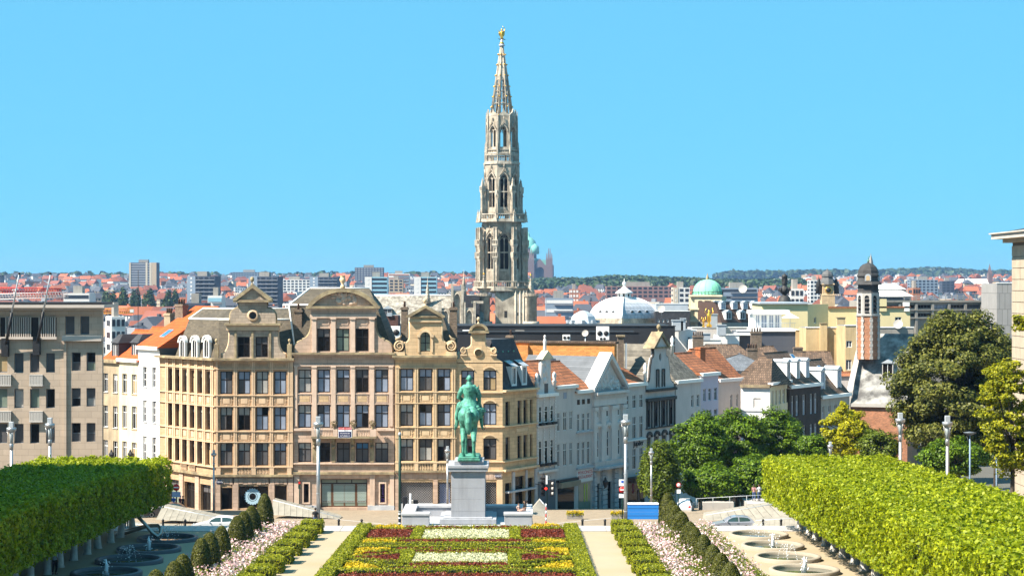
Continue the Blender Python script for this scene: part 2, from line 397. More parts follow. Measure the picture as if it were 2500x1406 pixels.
 def balusters(s, px0, px1, py0, py1, n, m, y=0.05, ref=None):
  u0, u1, z0, z1 = s.u(px0), s.u(px1), s.z(py1, ref), s.z(py0, ref); h = z1 - z0
  for i in range(n):
   b = MB().lathe([(.06, 0), (.06, .06 * h), (.035, .1 * h), (.075, .3 * h), (.03, .62 * h), (.06, .92 * h), (.06, h)], 6)
   o = b.build('baluster', m, s.root, (u0 + (u1 - u0) * (i + .5) / n, y, z0)); s.place(o)
def finial(name, m, parent, loc, k=1.0, kind='ball'):
 if kind == 'ball': pr = [(.28, 0), (.30, .25), (.22, .3), (.14, .5), (.1, .65), (.22, .75), (.34, .95), (.37, 1.15), (.33, 1.35), (.2, 1.52), (.02, 1.6)]
 else: pr = [(.28, 0), (.3, .2), (.15, .35), (.12, .5), (.3, .75), (.38, 1.0), (.3, 1.2), (.24, 1.3), (.34, 1.45), (.36, 1.5), (.1, 1.5)]
 return MB().lathe([(r * k, z * k) for r, z in pr], 12).build(name, m, parent, loc)
def spiral(mb, cx, cz, r, y0, y1, turns=1.6, start=90, sgn=1):
 pts = []
 for i in range(29):
  t = i / 28; a = R(start) + sgn * t * turns * 2 * PI; rr = r * (1 - 0.75 * t)
  pts.append((cx + rr * math.cos(a), (y0 + y1) / 2, cz + rr * math.sin(a)))
 mb.tube(pts, [0.09 * (1 - .5 * i / 28) for i in range(29)], 6)
def chimney(name_parent, loc, w, d, h, m, pots=3, pm=None, part_name='chimney'):
 b = MB().box(-w / 2, w / 2, -d / 2, d / 2, 0, h).box(-w / 2 - .08, w / 2 + .08, -d / 2 - .08, d / 2 + .08, h - .3, h - .1)
 c = b.build(part_name, m, name_parent, loc)
 for i in range(pots):
  MB().lathe([(.13, 0), (.11, .5), (.14, .55), (.12, .6)], 8).build('pot', pm or M_pot, c, ((i + .5) / pots * w - w / 2, 0, h))
 return c
def text(name, body, size, loc, m, parent, rx=PI / 2, align='CENTER', ext=0.004, sx=1.0, rz=0.0):
 cu = bpy.data.curves.new(name, 'FONT'); cu.body = body; cu.size = size; cu.align_x = align; cu.align_y = 'CENTER'; cu.extrude = ext
 t = bpy.data.objects.new(name, cu); COL.objects.link(t); dg = bpy.context.evaluated_depsgraph_get()
 me = bpy.data.meshes.new_from_object(t.evaluated_get(dg)); bpy.data.objects.remove(t)
 me.materials.clear(); me.materials.append(m)
 o = bpy.data.objects.new(name, me); COL.objects.link(o); o.parent = parent; o.location = loc; o.rotation_euler = (rx, 0, rz); o.scale = (sx, 1, 1)
 return o
def plainmat(name, c, r=0.6): return mat(name, c, r, 0.05, 2)
M_navy = plainmat('navy_plate', (0.008, 0.012, 0.07), 0.4)
M_red = plainmat('signal_red', (0.55, 0.025, 0.02), 0.45)
M_txtw = plainmat('white_lettering', (0.8, 0.8, 0.82), 0.6)
M_black = plainmat('black_lettering', (0.015, 0.015, 0.018), 0.6)
# corner building with the stepped-in gable (B1)
ZB = -3.9
b = Bld('corner_gable_building', 'tan stone corner building with curved gable, ball finial and arched roof dormers', 'building', 526.5, 204, 716, 204, ZB)
B1 = b
cols = [(537.5, 567.5), (581, 611), (625, 655), (669, 699)]
sts = ['bb', 'bb', 'pp', 'bb', 'pd', 'pd', 'bb', 'bb', 'pm', 'pm', 'pm', 'bm']
for j, (y0, y1) in enumerate([(906, 962), (993, 1050), (1080, 1136)]):
 for i, (x0, x1) in enumerate(cols): b.win(x0, x1, y0, y1, st=sts[j * 4 + i])
r = b.hole(539, 567, 1190, 1243); b.winr(r, 1, (1,), st='dark', set_=.3, name='shop_window')
r = b.hole(583, 655, 1186, 1240); shopw = b.winr(r, 1, (1,), st='dark', set_=.3, name='shop_window')
r = b.hole(671, 700, 1185, 1236); b.winr(r, 1, (1,), st='dark', set_=.3, name='shop_window')
b.wall([(526.5, 1262), (716, 1262), (716, 878), (526.5, 878)], M_tan)
for (y0, y1) in [(966.5, 988.5), (1054, 1076)]:
 for (x0, x1) in cols: b.panel(x0 + 2, x1 - 2, y0, y1, M_tan_trim)
for (x0, x1) in cols: b.panel(x0 - 1, x1 + 1, 884, 898, M_tan_trim, style=0)
for x in (528, 570.5, 614.5, 658.5, 702.5, 711):
 b.box('pilaster', M_tan_trim, x, x + 4, 880, 1138, -0.12, 0.02); b.box('pilaster', M_tan_trim, x + 5, x + 8 if x < 705 else x + 5.01, 880, 1138, -0.10, 0.02) if x not in (528, 711) else None
for y in (899, 963.5, 990, 1051.5, 1077.5): b.box('string_course', M_tan_trim, 526.5, 716, y, y + 2.4, -0.16, 0.03)
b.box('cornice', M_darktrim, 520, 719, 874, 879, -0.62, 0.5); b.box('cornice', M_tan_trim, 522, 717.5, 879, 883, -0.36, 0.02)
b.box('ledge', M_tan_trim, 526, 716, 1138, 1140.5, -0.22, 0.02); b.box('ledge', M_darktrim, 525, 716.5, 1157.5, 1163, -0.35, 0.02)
for (x0, x1) in ((581, 613), (625, 657)):
 b.box('balustrade_shade_sheet', M_frame_dk, x0, x1, 1141, 1157, -0.02, 0.01); b.balusters(x0, x1, 1141, 1157, 9, M_tan_trim, y=-.1)  # flat dark sheet gives the space behind the balusters its shade
for x in (528, 569, 614, 658, 701): b.box('balustrade_post', M_tan_trim, x, x + 11, 1140.5, 1157.5, -0.2, 0.02)
for x0, x1 in ((526.5, 538), (568, 582), (656, 670), (701, 716)): b.box('shop_pier', M_pink, x0, x1, 1166, 1262, -0.10, 0.02)
for i in range(17): b.box('voussoir', M_pink, 528 + i * 11, 538.2 + i * 11, 1166.2, 1182 - (i % 3), -0.08 - .02 * (i % 2), 0.02)
pl = b.box('street_plate', M_navy, 528.5, 543, 1171, 1179, -0.16, -0.1)
for k, w in enumerate(('PLACE DE', "L'ALBERTINE")): text('lettering', w, .14, (b.u(535.7), -0.17, b.z(1173.2 + 3.2 * k)), M_txtw, pl)
sm = MB(); n = 40
for (r0, r1) in ((.36, .46), (.52, .84)):
 vs = []; fs = []
 for i in range(n * 2):
  a = PI * i / n; k = 1.0 if r1 < .6 else (1.07 if i % 4 < 2 else 0.97)
  vs += [(r0 * math.cos(a), 0, r0 * math.sin(a)), (r1 * k * math.cos(a), 0, r1 * k * math.sin(a))]
 for i in range(n * 2):
  j = (i + 1) % (n * 2); fs.append((2 * i, 2 * i + 1, 2 * j + 1, 2 * j))
 sm.add(vs, fs)
for i in range(16):
 a = 2 * PI * i / 16; sm.add([(.44 * math.cos(a - .06), 0, .44 * math.sin(a - .06)), (.44 * math.cos(a + .06), 0, .44 * math.sin(a + .06)), (.55 * math.cos(a), 0, .55 * math.sin(a))], [(0, 1, 2)])
sm.build('window_sticker', plainmat('sticker_blue', (0.36, 0.52, 0.62)), b.root, (b.u(616), 0.26, b.z(1212)))
g = MB(); U = b.u; Z = b.z
gl = [(U(541), Z(875))] + [(U(541), Z(864))] + arc(U(541), Z(822), U(560) - U(541), -90, 0, 8, Z(822) - Z(864)) + [(U(560), Z(801))]
gr_ = [(U(619) * 2 - p[0], p[1]) for p in gl][::-1]
ghs = []
for (x0, x1, st) in ((580, 610, 'dark'), (624, 654, 'mm')):
 b.holes = []; rr = b.hole(x0, x1, 822, 872); ghs += b.holes; b.winr(rr, st=st)
g.poly(gl + gr_, -0.02, 0.6, ghs); g.build('gable', M_greystone, b.root)
for (x0, x1) in ((573, 578), (614, 619), (657, 662)): b.box('pilaster', M_darktrim, x0, x1, 806, 874, -0.16, 0)
b.box('gable_cornice', M_darktrim, 549, 686, 789, 794, -0.5, 0.7); b.box('gable_cornice', M_tan_trim, 553, 682, 794, 806, -0.22, 0.6)
ru = [(U(562), Z(790)), (U(562), Z(772))] + arc(U(584), Z(772), U(584) - U(562), 180, 90, 8, Z(752) - Z(772)) + [(U(583.5), Z(734))]
ru2 = [(U(617.5) * 2 - p[0], p[1]) for p in ru][::-1]
oc = arc(U(617.5), Z(770), U(626) - U(617.5), 0, 345, 20)
MB().poly(ru + ru2, 0.0, 0.6, [oc]).build('gable_upper', M_greystone, b.root)
MB().lathe([(.37, 0), (.58, 0), (.6, .1), (.52, .16), (.4, .16)], 20, cap=False).build('oculus_ring', M_tan_trim, b.root, (U(617.5), 0.0, Z(770))).rotation_euler = (PI / 2, 0, 0)
MB().lathe([(.02, 0), (.4, .02)], 20).build('oculus_glass', GL['mid'], b.root, (U(617.5), 0.35, Z(770))).rotation_euler = (PI / 2, 0, 0)
for sg in (0, 1):     # moulded edges of the curves
 p3 = [(p[0], 0.2, p[1]) for p in (ru if sg == 0 else ru2)]; MB().tube(p3, 0.16, 6).build('coping', M_darktrim, b.root)
 p3 = [(p[0], 0.25, p[1]) for p in (gl if sg == 0 else gr_)]; MB().tube(p3, 0.15, 6).build('coping', M_tan_trim, b.root)
tri = [(U(573), Z(732)), (U(662), Z(732)), (U(617.5), Z(697))]
MB().poly(tri, -.15, .7).build('pediment', M_greystone, b.root)
MB().poly([(U(570), Z(734)), (U(571), Z(729)), (U(617.5), Z(694)), (U(664), Z(729)), (U(665), Z(734)), (U(657), Z(734)), (U(617.5), Z(703)), (U(578), Z(734))], -.5, .8).build('pediment_cornice', M_darktrim, b.root)
b.box('pediment_cornice', M_darktrim, 571, 664, 732.4, 738, -0.45, 0.72)
finial('ball_finial', M_darktrim, b.root, (U(615), 0.2, Z(698)), 0.62)
for x in (528, 706.5):
 b.box('corner_pedestal', M_darktrim, x - 5, x + 6, 840, 875, -0.25, 0.35); finial('ball_finial', M_darktrim, b.root, (U(x), 0.05, Z(842)), 0.42)
dp = 12.0
b.lbox('rear_wall', M_tan, 0.0, b.W, 0.42, dp, 0, b.z(876))
s2 = Bld('', '', '', 390, 213.4, 526.5, 204, ZB, sub=b.root); RF = 526
zc = lambda y: s2.z(y, RF)
for i in range(6):
 c0 = 503 - i * 19.7 * (1 - .012 * i); w = 10.8 - .12 * i
 for (y0, y1) in [(907, 963), (994, 1051), (1081, 1137)]: s2.win(c0, c0 + w, y0, y1, 1, (0.3, 0.7), st=rng.choice(['mw', 'md', 'ww', 'pm', 'md']), ref=RF, set_=.3)
 for (y0, y1) in [(967, 989), (1055, 1077)]: s2.panel(c0, c0 + w + 1, y0, y1, M_tan_trim, RF)
 s2.panel(c0 - 1, c0 + w + 2, 885, 899, M_tan_trim, RF, 0)
for i in range(7):
 c0 = 503 + 12.5 - i * 19.7 * (1 - .012 * i); s2.box('pilaster', M_tan_trim, c0, c0 + 2.6, 881, 1140, -0.12, 0.02, RF); s2.box('pilaster', M_tan_trim, c0 + 3.8, c0 + 6.2, 881, 1140, -0.12, 0.02, RF)
for k in range(4):
 c0 = 489 - k * 39; rr = s2.hole(c0, c0 + 27, 1186, 1252, RF); s2.winr(rr, 2, (.3, .7), st=['md', 'dark', 'mg', 'wd'][k], set_=.35, name='shop_window')
s2.wall([(390, 1262), (526.5, 1262), (526.5, 878), (390, 878)], M_tan, ref=RF)
for y in (900, 964.5, 991, 1052.5, 1078.5): s2.box('string_course', M_tan_trim, 390, 526.5, y, y + 2.4, -0.16, 0.03, RF)
s2.box('cornice', M_darktrim, 388, 529, 875, 880, -0.62, 0.5, RF); s2.box('ledge', M_tan_trim, 390, 526.5, 1139, 1141.5, -0.22, 0.02, RF)
s2.box('ledge', M_darktrim, 389, 527, 1158.5, 1164, -0.35, 0.02, RF)
for k in range(2): s2.box('balustrade_shade_sheet', M_frame_dk, 442 + k * 21, 458 + k * 21, 1142, 1157, -0.02, 0.01, RF); s2.balusters(442 + k * 21, 458 + k * 21, 1142, 1157, 7, M_tan_trim, -.1, RF)  # same dark sheet painted as shade behind the side balusters
for k in range(5): s2.box('shop_pier', M_pink, 517 - k * 39 if k else 517, 517 - k * 39 + 9.5, 1166, 1262, -0.12, 0.02, RF) if 517 - k * 39 > 388 else None
def P2(px, py, D): return P(px, py, D)
zc1 = CZ + (HY - 876) * 204 / F
A0 = Vector((-38.3, 214.0, zc1)); A1 = Vector((-31.3, 205.0, zc1)); A2 = Vector((-23.2, 205.0, zc1)); A3 = Vector((-23.2, 219, zc1)); A4 = Vector((-34.3, 220, zc1))
A0 = P(428, 874, 212.0); A0.z = zc1
zm, zt = CZ + (HY - 779) * 209 / F, CZ + (HY - 753) * 213 / F
Bm = [P(462, 779, 212.5), P(534, 779, 207.5), Vector((-23.2, 207.2, zm)), Vector((-23.2, 217, zm)), Vector((-33.0, 218, zm))]
for v in Bm: v.z = zm
Ct = [P(497, 753, 214), P(560, 753, 211.5), Vector((-23.2, 211.5, zt)), Vector((-23.2, 213, zt)), Vector((-32, 215.5, zt))]
for v in Ct: v.z = zt
inv = Matrix.LocRotScale(b.root.location, b.root.rotation_euler, None).inverted()
ml = MB(); ml.M = inv; ring = [A0, A1, A2, A3, A4]
ml.add(ring + Bm, [(i, (i + 1) % 5, 5 + (i + 1) % 5, 5 + i) for i in range(5)])
rf = ml.build('roof', M_slate, b.root)
mu = MB(); mu.M = inv; mu.add(Bm + Ct, [(i, (i + 1) % 5, 5 + (i + 1) % 5, 5 + i) for i in range(5)] + [(5, 6, 7, 8, 9)]); mu.build('roof_upper', M_slate, b.root)
tr = MB(); tr.M = inv
for i in range(4): tr.tube([Bm[i], Bm[i + 1]], 0.13, 6)
tr.tube([Ct[0], Ct[1], Ct[2]], 0.10, 6); tr.tube([Bm[0], Ct[0]], 0.1, 6); tr.build('ridge_trim', M_white, b.root)
for k, x in enumerate((457, 487, 516)):
 pp = P(x, 873, 210.6 - k * 1.75); dm = empty('dormer', (0, 0, 0)); dm.parent = b.root
 d_ = (Vector((-31.46, 204)) - Vector((-39.1, 213.4))).normalized()
 dm.matrix_basis = inv @ Matrix.LocRotScale(pp + Vector((-.5, -.4, -.1)), Matrix.Rotation(math.atan2(d_.y, d_.x), 3, 'Z').to_quaternion(), None)
 ow = [(-.62, 0), (.62, 0)] + arc(0, 1.75, .62, 0, 180, 10); iw = [(-.42, .2), (.42, .2)] + arc(0, 1.65, .42, 0, 180, 8)
 MB().poly(ow, 0, .3, [iw]).build('surround', M_white, dm); MB().poly([(p[0] * .96, p[1] * .98) for p in ow], .3, 1.8).build('cheeks', M_slate, dm)
 MB().poly(iw, .08, .3).build('pane', GL['dark'], dm)
 MB().box(-.03, .03, .03, .07, .2, 2.0).build('mullion', M_frame_wh, dm)
 MB().poly(arc(0, 1.75, .78, 0, 180, 12) + arc(0, 1.75, .62, 180, 0, 12), -.12, .3).build('hood', M_white, dm)
# building with the segmental pediment (B2)
b = Bld('segmental_gable_building', 'pinkish stone building with big segmental arch gable, urn on top and balcony', 'building', 717, 204.15, 963, 204.15, ZB)
B2 = b; U = b.u; Z = b.z
cols = [(728, 760), (775, 806), (822, 854), (869, 900), (916, 948)]
sts = ['pp', 'bb', 'bm', 'md', 'bb', 'pb', 'bb', 'bb', 'bb', 'bb', 'pm', 'dark', 'mm', 'sm', 'pm']
for j, (y0, y1) in enumerate([(902, 958), (988, 1044), (1080, 1128)]):
 for i, (x0, x1) in enumerate(cols): b.win(x0, x1, y0, y1, st=sts[j * 5 + i], rows=(.36, .64) if j < 2 else (.3, .7))
r = b.hole(782.6, 897, 1169, 1238)
b.winr((r[0], r[1], r[2] + (r[3] - r[2]) * .82, r[3]), 3, (1,), st='green', set_=.35, name='transom')
for k in range(3):
 w = r[1] - r[0]; f = [0, .245, .755, 1]
 dr = b.winr((r[0] + w * f[k], r[0] + w * f[k + 1], r[2], r[2] + (r[3] - r[2]) * .82), 1 if k != 1 else 2, (.78, .22), fm=M_chimbrick if False else mat('brown_wood', (0.10, 0.05, 0.025), .5, .2, 2), st='green', set_=.35, ft=.13, name='glass_door')
 gr = MB(); zz0, zz1 = r[2] + .55, r[2] + (r[3] - r[2]) * .80; x0, x1 = r[0] + w * f[k] + .15, r[0] + w * f[k + 1] - .15; ny = 13
 for q in range(ny + 1): z_ = zz0 + (zz1 - zz0) * q / ny; gr.box(x0, x1, .33, .342, z_ - .018, z_ + .018)
 nx = int((x1 - x0) / .27)
 for q in range(ny):
  for t in range(nx + 1):
   xx = x0 + (t + (.5 if q % 2 else 0)) * .27
   if xx < x1: gr.box(xx - .018, xx + .018, .332, .344, zz0 + (zz1 - zz0) * q / ny, zz0 + (zz1 - zz0) * (q + 1) / ny)
 gr.build('roller_grille', mat('pale_grille', (0.45, 0.56, 0.54), .5, .05, 2), b.root)
for x0, x1 in ((741.5, 754), (928, 940)):
 rr = b.hole(x0, x1, 1180, 1226); b.winr(rr, 1, (1,), st='dark', set_=.25, name='shop_window'); sx = b.u(x0); ex = b.u(x1)
 for q in ((x0 - 3.2, x0, 1176, 1229), (x1, x1 + 3.2, 1176, 1229), (x0, x1, 1176, 1180), (x0, x1, 1226, 1229)): b.box('window_surround', M_pink_trim, *q, -0.10, 0.02)
text('lettering', '@ Lernout', .42, (U(934), .20, Z(1203)), plainmat('purple_lettering', (0.10, 0.04, 0.30)), b.root, rx=0).rotation_euler = (PI / 2, -PI / 2, 0)
b.wall([(717, 1262), (963, 1262), (963, 866), (717, 866)], M_pink)
for i, (x0, x1) in enumerate(cols): b.panel(x0 + 1, x1 - 1, 964, 983, M_pink_trim, style=0); b.box('panel_field', M_gold, x0 + 4, x1 - 4, 966.5, 980.5, -0.035, 0.02)
for x0, x1 in ((719.5, 726), (762, 773), (808.5, 819.5), (856.5, 866.5), (902.5, 913.5), (950, 959)):
 p = b.box('pilaster', M_pink_trim, x0, x1, 897, 1040, -0.14, 0.02); b.box('capital', M_pink_trim, x0 - 1, x1 + 1, 893.5, 897.5, -0.2, 0.02)
for y in (960, 984.5): b.box('string_course', M_pink_trim, 717.2, 962.8, y, y + 2, -0.1, 0.03)
b.box('cornice', M_darktrim, 713, 966, 860.5, 865, -0.6, 0.5); b.box('cornice', M_pink_trim, 715, 964.5, 865, 869, -0.3, 0.02); b.box('string_course', M_pink_trim, 717.1, 962.9, 891, 893.6, -0.16, .02)
b.box('ledge', M_darktrim, 717.1, 963, 1151, 1157, -0.42, 0.02); b.box('ledge', M_pink_trim, 717.1, 963, 1129, 1132.5, -0.25, 0.02)
b.box('string_course', M_pink_trim, 717.1, 763, 1045, 1051, -0.2, 0.02); b.box('string_course', M_pink_trim, 920, 963, 1045, 1051, -0.2, 0.02)
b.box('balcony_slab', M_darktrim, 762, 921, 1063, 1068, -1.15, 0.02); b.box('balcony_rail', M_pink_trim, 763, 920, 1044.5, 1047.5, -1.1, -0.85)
for x0, x1 in ((763, 784), (815, 826), (860, 872), (905, 920)): b.box('balcony_post', M_pink_trim, x0, x1, 1047.5, 1063, -1.12, -0.82)
for x0, x1 in ((784, 815), (872, 905), (826, 860)): b.balusters(x0, x1, 1047.5, 1063, 8, M_pink_trim, -.97)
for x in (768, 814.5, 861.5, 908.5):
 kb = MB().poly([(U(x) - .22, Z(1076)), (U(x) + .22, Z(1076)), (U(x) + .2, Z(1128)), (U(x) - .2, Z(1128))], -.18, .02); kb.box(U(x) - .2, U(x) + .2, -.9, 0, Z(1074), Z(1068)); kb.box(U(x) - .17, U(x) + .17, -.55, 0, Z(1082), Z(1074)); kb.sphere((U(x), -.22, Z(1090)), .2, 8, 6); kb.build('bracket', M_darktrim, b.root)
for x in (818, 865, 911):
 ur = MB().lathe([(.12, 0), (.2, .06), (.08, .16), (.26, .38), (.36, .5), (.34, .55), (.05, .5)], 10).build('urn', M_darktrim, b.root, (U(x), -.97, Z(1044.5)))
 q = nrg.normal(0, 1, (90, 3)); q /= np.linalg.norm(q, axis=1)[:, None]; q[:, 2] = np.abs(q[:, 2])
 leaves('plant', q * .36 + np.array([0, 0, .5]), q, .16, mat('dry_plant', (0.16, 0.12, 0.06), .9, .3, 3), ur, kind=None)
bn = empty('letting_banner', P(842.3, 1068, 203.0), 0, 'red, white and navy letting banner hung on the stone balcony rail', 'banner')
wb = 32.5 * 203 / F; hb = 25 * 203 / F
MB().box(-wb / 2, wb / 2, -.02, .02, 0, hb).build('sheet', M_txtw, bn); MB().box(-wb / 2 + .02, wb / 2 - .02, -.026, -.02, hb * .79, hb).build('red_field', M_red, bn)
MB().box(-wb / 2 + .05, wb / 2 - .05, -.026, -.02, .04, hb * .6).build('navy_field', M_navy, bn)
text('lettering', 'A LOUER - TE HUUR', .145, (0, -.03, hb * .90), M_txtw, bn); text('lettering', '1°  400 m²', .17, (0, -.024, hb * .70), M_black, bn)
text('lettering', 'FRONIMGER', .19, (0, -.03, hb * .42), M_txtw, bn); text('lettering', '0475/808.215', .19, (0, -.03, hb * .18), M_txtw, bn)
for x0, x1 in ((718.5, 731), (903, 915), (952, 962.5)): b.box('pilaster', M_pink_trim, x0, x1, 1160, 1262, -0.22, 0.02); b.box('capital', M_pink_trim, x0 - 1, x1 + 1, 1158, 1161, -0.28, 0.02)
b.box('lintel', M_pink_trim, 778, 902, 1158, 1166, -0.12, 0.02); b.box('plinth', M_bluestone, 717.1, 782, 1233, 1262, -0.3, 0.02); b.box('plinth', M_bluestone, 898, 963, 1233, 1262, -0.3, 0.02)
b.holes = []
for (x0, x1, st) in ((774, 806, 'md'), (821, 853, 'gg'), (868, 900, 'dark')):
 rr = b.hole(x0, x1, 802, 857.5); b.winr(rr, st=st)
L_ = [(U(719), Z(861)), (U(719), Z(852))] + arc(U(739), Z(852), U(739) - U(719), 180, 90, 6, Z(832) - Z(852)) + arc(U(739), Z(790), U(760) - U(739), -90, 0, 8, Z(790) - Z(828)) + [(U(760.5), Z(768))]
Rr = [(U(838) * 2 - p[0], p[1]) for p in L_][::-1]
MB().poly(L_ + Rr, 0, .7, b.holes).build('gable', M_pink, b.root)
for q in (L_, Rr): MB().tube([(p[0], .3, p[1]) for p in q], .17, 6).build('coping', M_darktrim, b.root)
for x0, x1 in ((762, 772.5), (808.5, 819.5), (855.5, 867), (902.5, 914)):
 b.box('pilaster', M_pink_trim, x0, x1, 779, 858, -0.2, 0.02); b.box('capital', M_pink_trim, x0 - 1.5, x1 + 1.5, 775.5, 779.5, -0.3, .02); b.box('pilaster_base', M_pink_trim, x0 - 1, x1 + 1, 855, 860, -.27, .02)
for x0, x1 in ((775, 805), (822, 852), (869, 899)): b.panel(x0 + 2, x1 - 2, 781, 793, M_pink_trim, style=0)
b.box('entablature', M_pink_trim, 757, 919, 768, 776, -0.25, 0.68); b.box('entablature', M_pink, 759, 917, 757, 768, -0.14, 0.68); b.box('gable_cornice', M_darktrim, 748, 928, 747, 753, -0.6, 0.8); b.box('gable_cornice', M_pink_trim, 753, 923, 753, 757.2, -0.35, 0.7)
hw = U(838) - U(750); rise = Z(703) - Z(747); rad = (hw * hw + rise * rise) / (2 * rise); cz_ = Z(703) - rad; an = math.degrees(math.asin(hw / rad))
ao = arc(U(838), cz_, rad, 90 + an, 90 - an, 24); ai = arc(U(838), cz_, rad - .42, 90 + an * .96, 90 - an * .96, 24)
MB().poly(ai + [(U(838) + hw * .9, Z(747)), (U(838) - hw * .9, Z(747))], .0, .7).build('tympanum', M_pink, b.root)
MB().poly(ao + ai[::-1], -.55, .9).build('arch_cornice', M_darktrim, b.root)
rel = MB()
for (x, y, r_) in [(rng.gauss(838, 13), rng.uniform(716, 742), rng.uniform(.14, .34)) for _ in range(26)]: rel.sphere((U(x), 0, Z(y)), r_, 7, 5, rng.uniform(.6, 1.4), .5, rng.uniform(.6, 1.5))
rel.build('relief_carving', M_pink_trim, b.root)
finial('urn_finial', M_gold_trim, b.root, (U(836), .3, Z(703)), 0.88, 'urn')
b.lbox('rear_wall', M_pink, 0.0, b.W, 0.42, 12, 0, b.z(862))
zb2 = Z(862); rl = MB(); x0, x1 = U(719), U(960)
rl.add([(x0, 1, zb2), (x1, 1, zb2), (x1, 13, zb2), (x0, 13, zb2), (x0 - .9, 2.6, Z(745)), (x1 - 2, 2.6, Z(745)), (x1 - 2, 11, Z(745)), (x0 - .9, 11, Z(745)), (x0 + 1, 6.2, Z(711) + .3), (x1 - 3, 6.2, Z(711) + .3)],
       [(0, 1, 5, 4), (1, 2, 6, 5), (2, 3, 7, 6), (3, 0, 4, 7), (4, 5, 9, 8), (6, 7, 8, 9), (5, 6, 9), (7, 4, 8)]); rl.build('roof', M_slate, b.root)
tr = MB().tube([(x0 - .9, 2.55, Z(745)), (x1 - 2, 2.55, Z(745))], .12, 6).tube([(x0 + 1, 6.2, Z(711) + .3), (x1 - 3, 6.2, Z(711) + .3)], .1, 6).tube([(x0, 1, zb2), (x0 - .9, 2.6, Z(745)), (x0 + 1, 6.2, Z(711) + .3)], .1, 6); tr.build('ridge_trim', M_white, b.root)
chimney(b.root, (U(723), 2.2, Z(838)), .8, .8, Z(756) - Z(838), M_chimbrick, 1)
# golden gable building (B3)
b = Bld('scrolled_gable_building', 'golden stone building with scrolled gable, arched attic window and triangular pediment', 'building', 964.7, 204, 1115, 204, ZB)
B3 = b; U = b.u; Z = b.z
cols = [(977, 1009), (1023, 1055), (1068, 1100)]
sts = ['bb', 'bm', 'bb', 'pm', 'mb', 'bb', 'pm', 'mp', 'pm']
for j, (y0, y1) in enumerate([(900, 954), (986, 1040), (1070.6, 1125)]):
 for i, (x0, x1) in enumerate(cols): b.win(x0, x1, y0, y1, st=sts[j * 3 + i])
M_mesh = mat('steel_mesh', (0.42, 0.40, 0.40), .45, .1, 2, metal=.4)
def mesh_shutter(bb, px0, px1, py0, py1, y=.22):
 rr = bb.hole(px0, px1, py0, py1); w = bb.winr(rr, 1, (1,), st='dark', set_=.34, name='shop_window')
 m = MB(); u0, u1, z0, z1 = rr; sp = .26; t = .014; h = z1 - z0; k = 0
 c = u0 - h
 while c < u1:
  for sg in (1, -1):      # diagonal wires clipped to the opening
   a = max(u0, c); e = min(u1, c + h)
   if e > a:
    za = z0 + (a - c); ze = z0 + (e - c)
    if sg < 0: za, ze = z1 - (a - c), z1 - (e - c)
    m.add([(a, y + .001 * sg, za - t), (e, y + .001 * sg, ze - t), (e, y + .001 * sg, ze + t), (a, y + .001 * sg, za + t)], [(0, 1, 2, 3)])
  c += sp
 m.build('shutter_mesh', M_mesh, bb.root)
mesh_shutter(b, 978.6, 1057, 1176, 1234); mesh_shutter(b, 1069.5, 1101, 1176, 1234)
b.box('poster', plainmat('poster_blue', (0.10, 0.15, 0.30)), 1073, 1098, 1181, 1230, .31, .335)
b.wall([(964.7, 1262), (1115, 1262), (1115, 874), (964.7, 874)], M_gold)
for (y0, y1) in [(962, 981), (1048, 1066)]:
 for (x0, x1) in cols: b.panel(x0 + 3, x1 - 3, y0, y1, M_gold_trim)
for x in (966, 970.5, 1012.5, 1017.5, 1058, 1062.5, 1103.5, 1108.5): b.box('pilaster', M_gold_trim, x, x + 3, 898, 1128, -0.12, 0.02)
for y in (896, 955.5, 982.5, 1041.5, 1067.5): b.box('string_course', M_gold_trim, 964.8, 1114.9, y, y + 2.2, -0.16, 0.03)
b.box('cornice', M_darktrim, 958, 1117, 867, 872.5, -0.62, 0.5); b.box('cornice', M_gold_trim, 962, 1116, 872.5, 878, -0.36, 0.02); b.box('ledge', M_gold_trim, 964.7, 1115, 1126, 1129.5, -0.25, .02); b.box('ledge', M_darktrim, 964.7, 1115, 1147.5, 1152, -.38, .02)
for (x0, x1) in ((977, 1011), (1022, 1057), (1067, 1102)): b.box('balustrade_shade_sheet', M_frame_dk, x0, x1, 1130, 1147, -0.02, 0.01); b.balusters(x0, x1, 1130, 1147, 9, M_gold_trim, -.12)  # near-black sheets stand in for shade behind these balusters
for x0, x1 in ((965.5, 976), (1011.5, 1021.5), (1057.5, 1066.5), (1102.5, 1114)): b.box('balustrade_post', M_gold_trim, x0, x1, 1129.5, 1147.5, -0.22, 0.02)
for x0, x1 in ((965, 977.5), (1058, 1068.5), (1102, 1114.5)): b.box('shop_pier', M_pink, x0, x1, 1170, 1262, -.1, .02)
for i in range(13): b.box('voussoir', M_pink, 966 + i * 11.4, 976.6 + i * 11.4, 1153, 1169.6, -0.07 - .02 * (i % 2), 0.02)
b.box('plinth', M_bluestone, 978.6, 1057, 1228.5, 1262, -.05, .3); b.box('plinth', M_bluestone, 1069.5, 1101, 1228.5, 1262, -.05, .3)
b.holes = []; cx = 1038.5
aw = [(U(1026.5), Z(858)), (U(1050.5), Z(858))] + arc(U(cx), Z(822), U(1050.5) - U(cx), 0, 180, 12); b.holes.append(aw)
L_ = [(U(966), Z(869)), (U(966), Z(860))] + [(U(985), Z(850)), (U(990), Z(836))] + arc(U(984), Z(822), U(1001) - U(984), -75, 0, 6, Z(822) - Z(840)) + [(U(1001), Z(782))]
Rr = [(U(1039.5) * 2 - p[0], p[1]) for p in L_][::-1]
MB().poly(L_ + Rr, 0, .6, b.holes).build('gable', M_gold, b.root)
for q in (L_[3:], Rr[:-3]): MB().tube([(p[0], .22, p[1]) for p in q], .17, 6).build('coping', M_gold_trim, b.root)
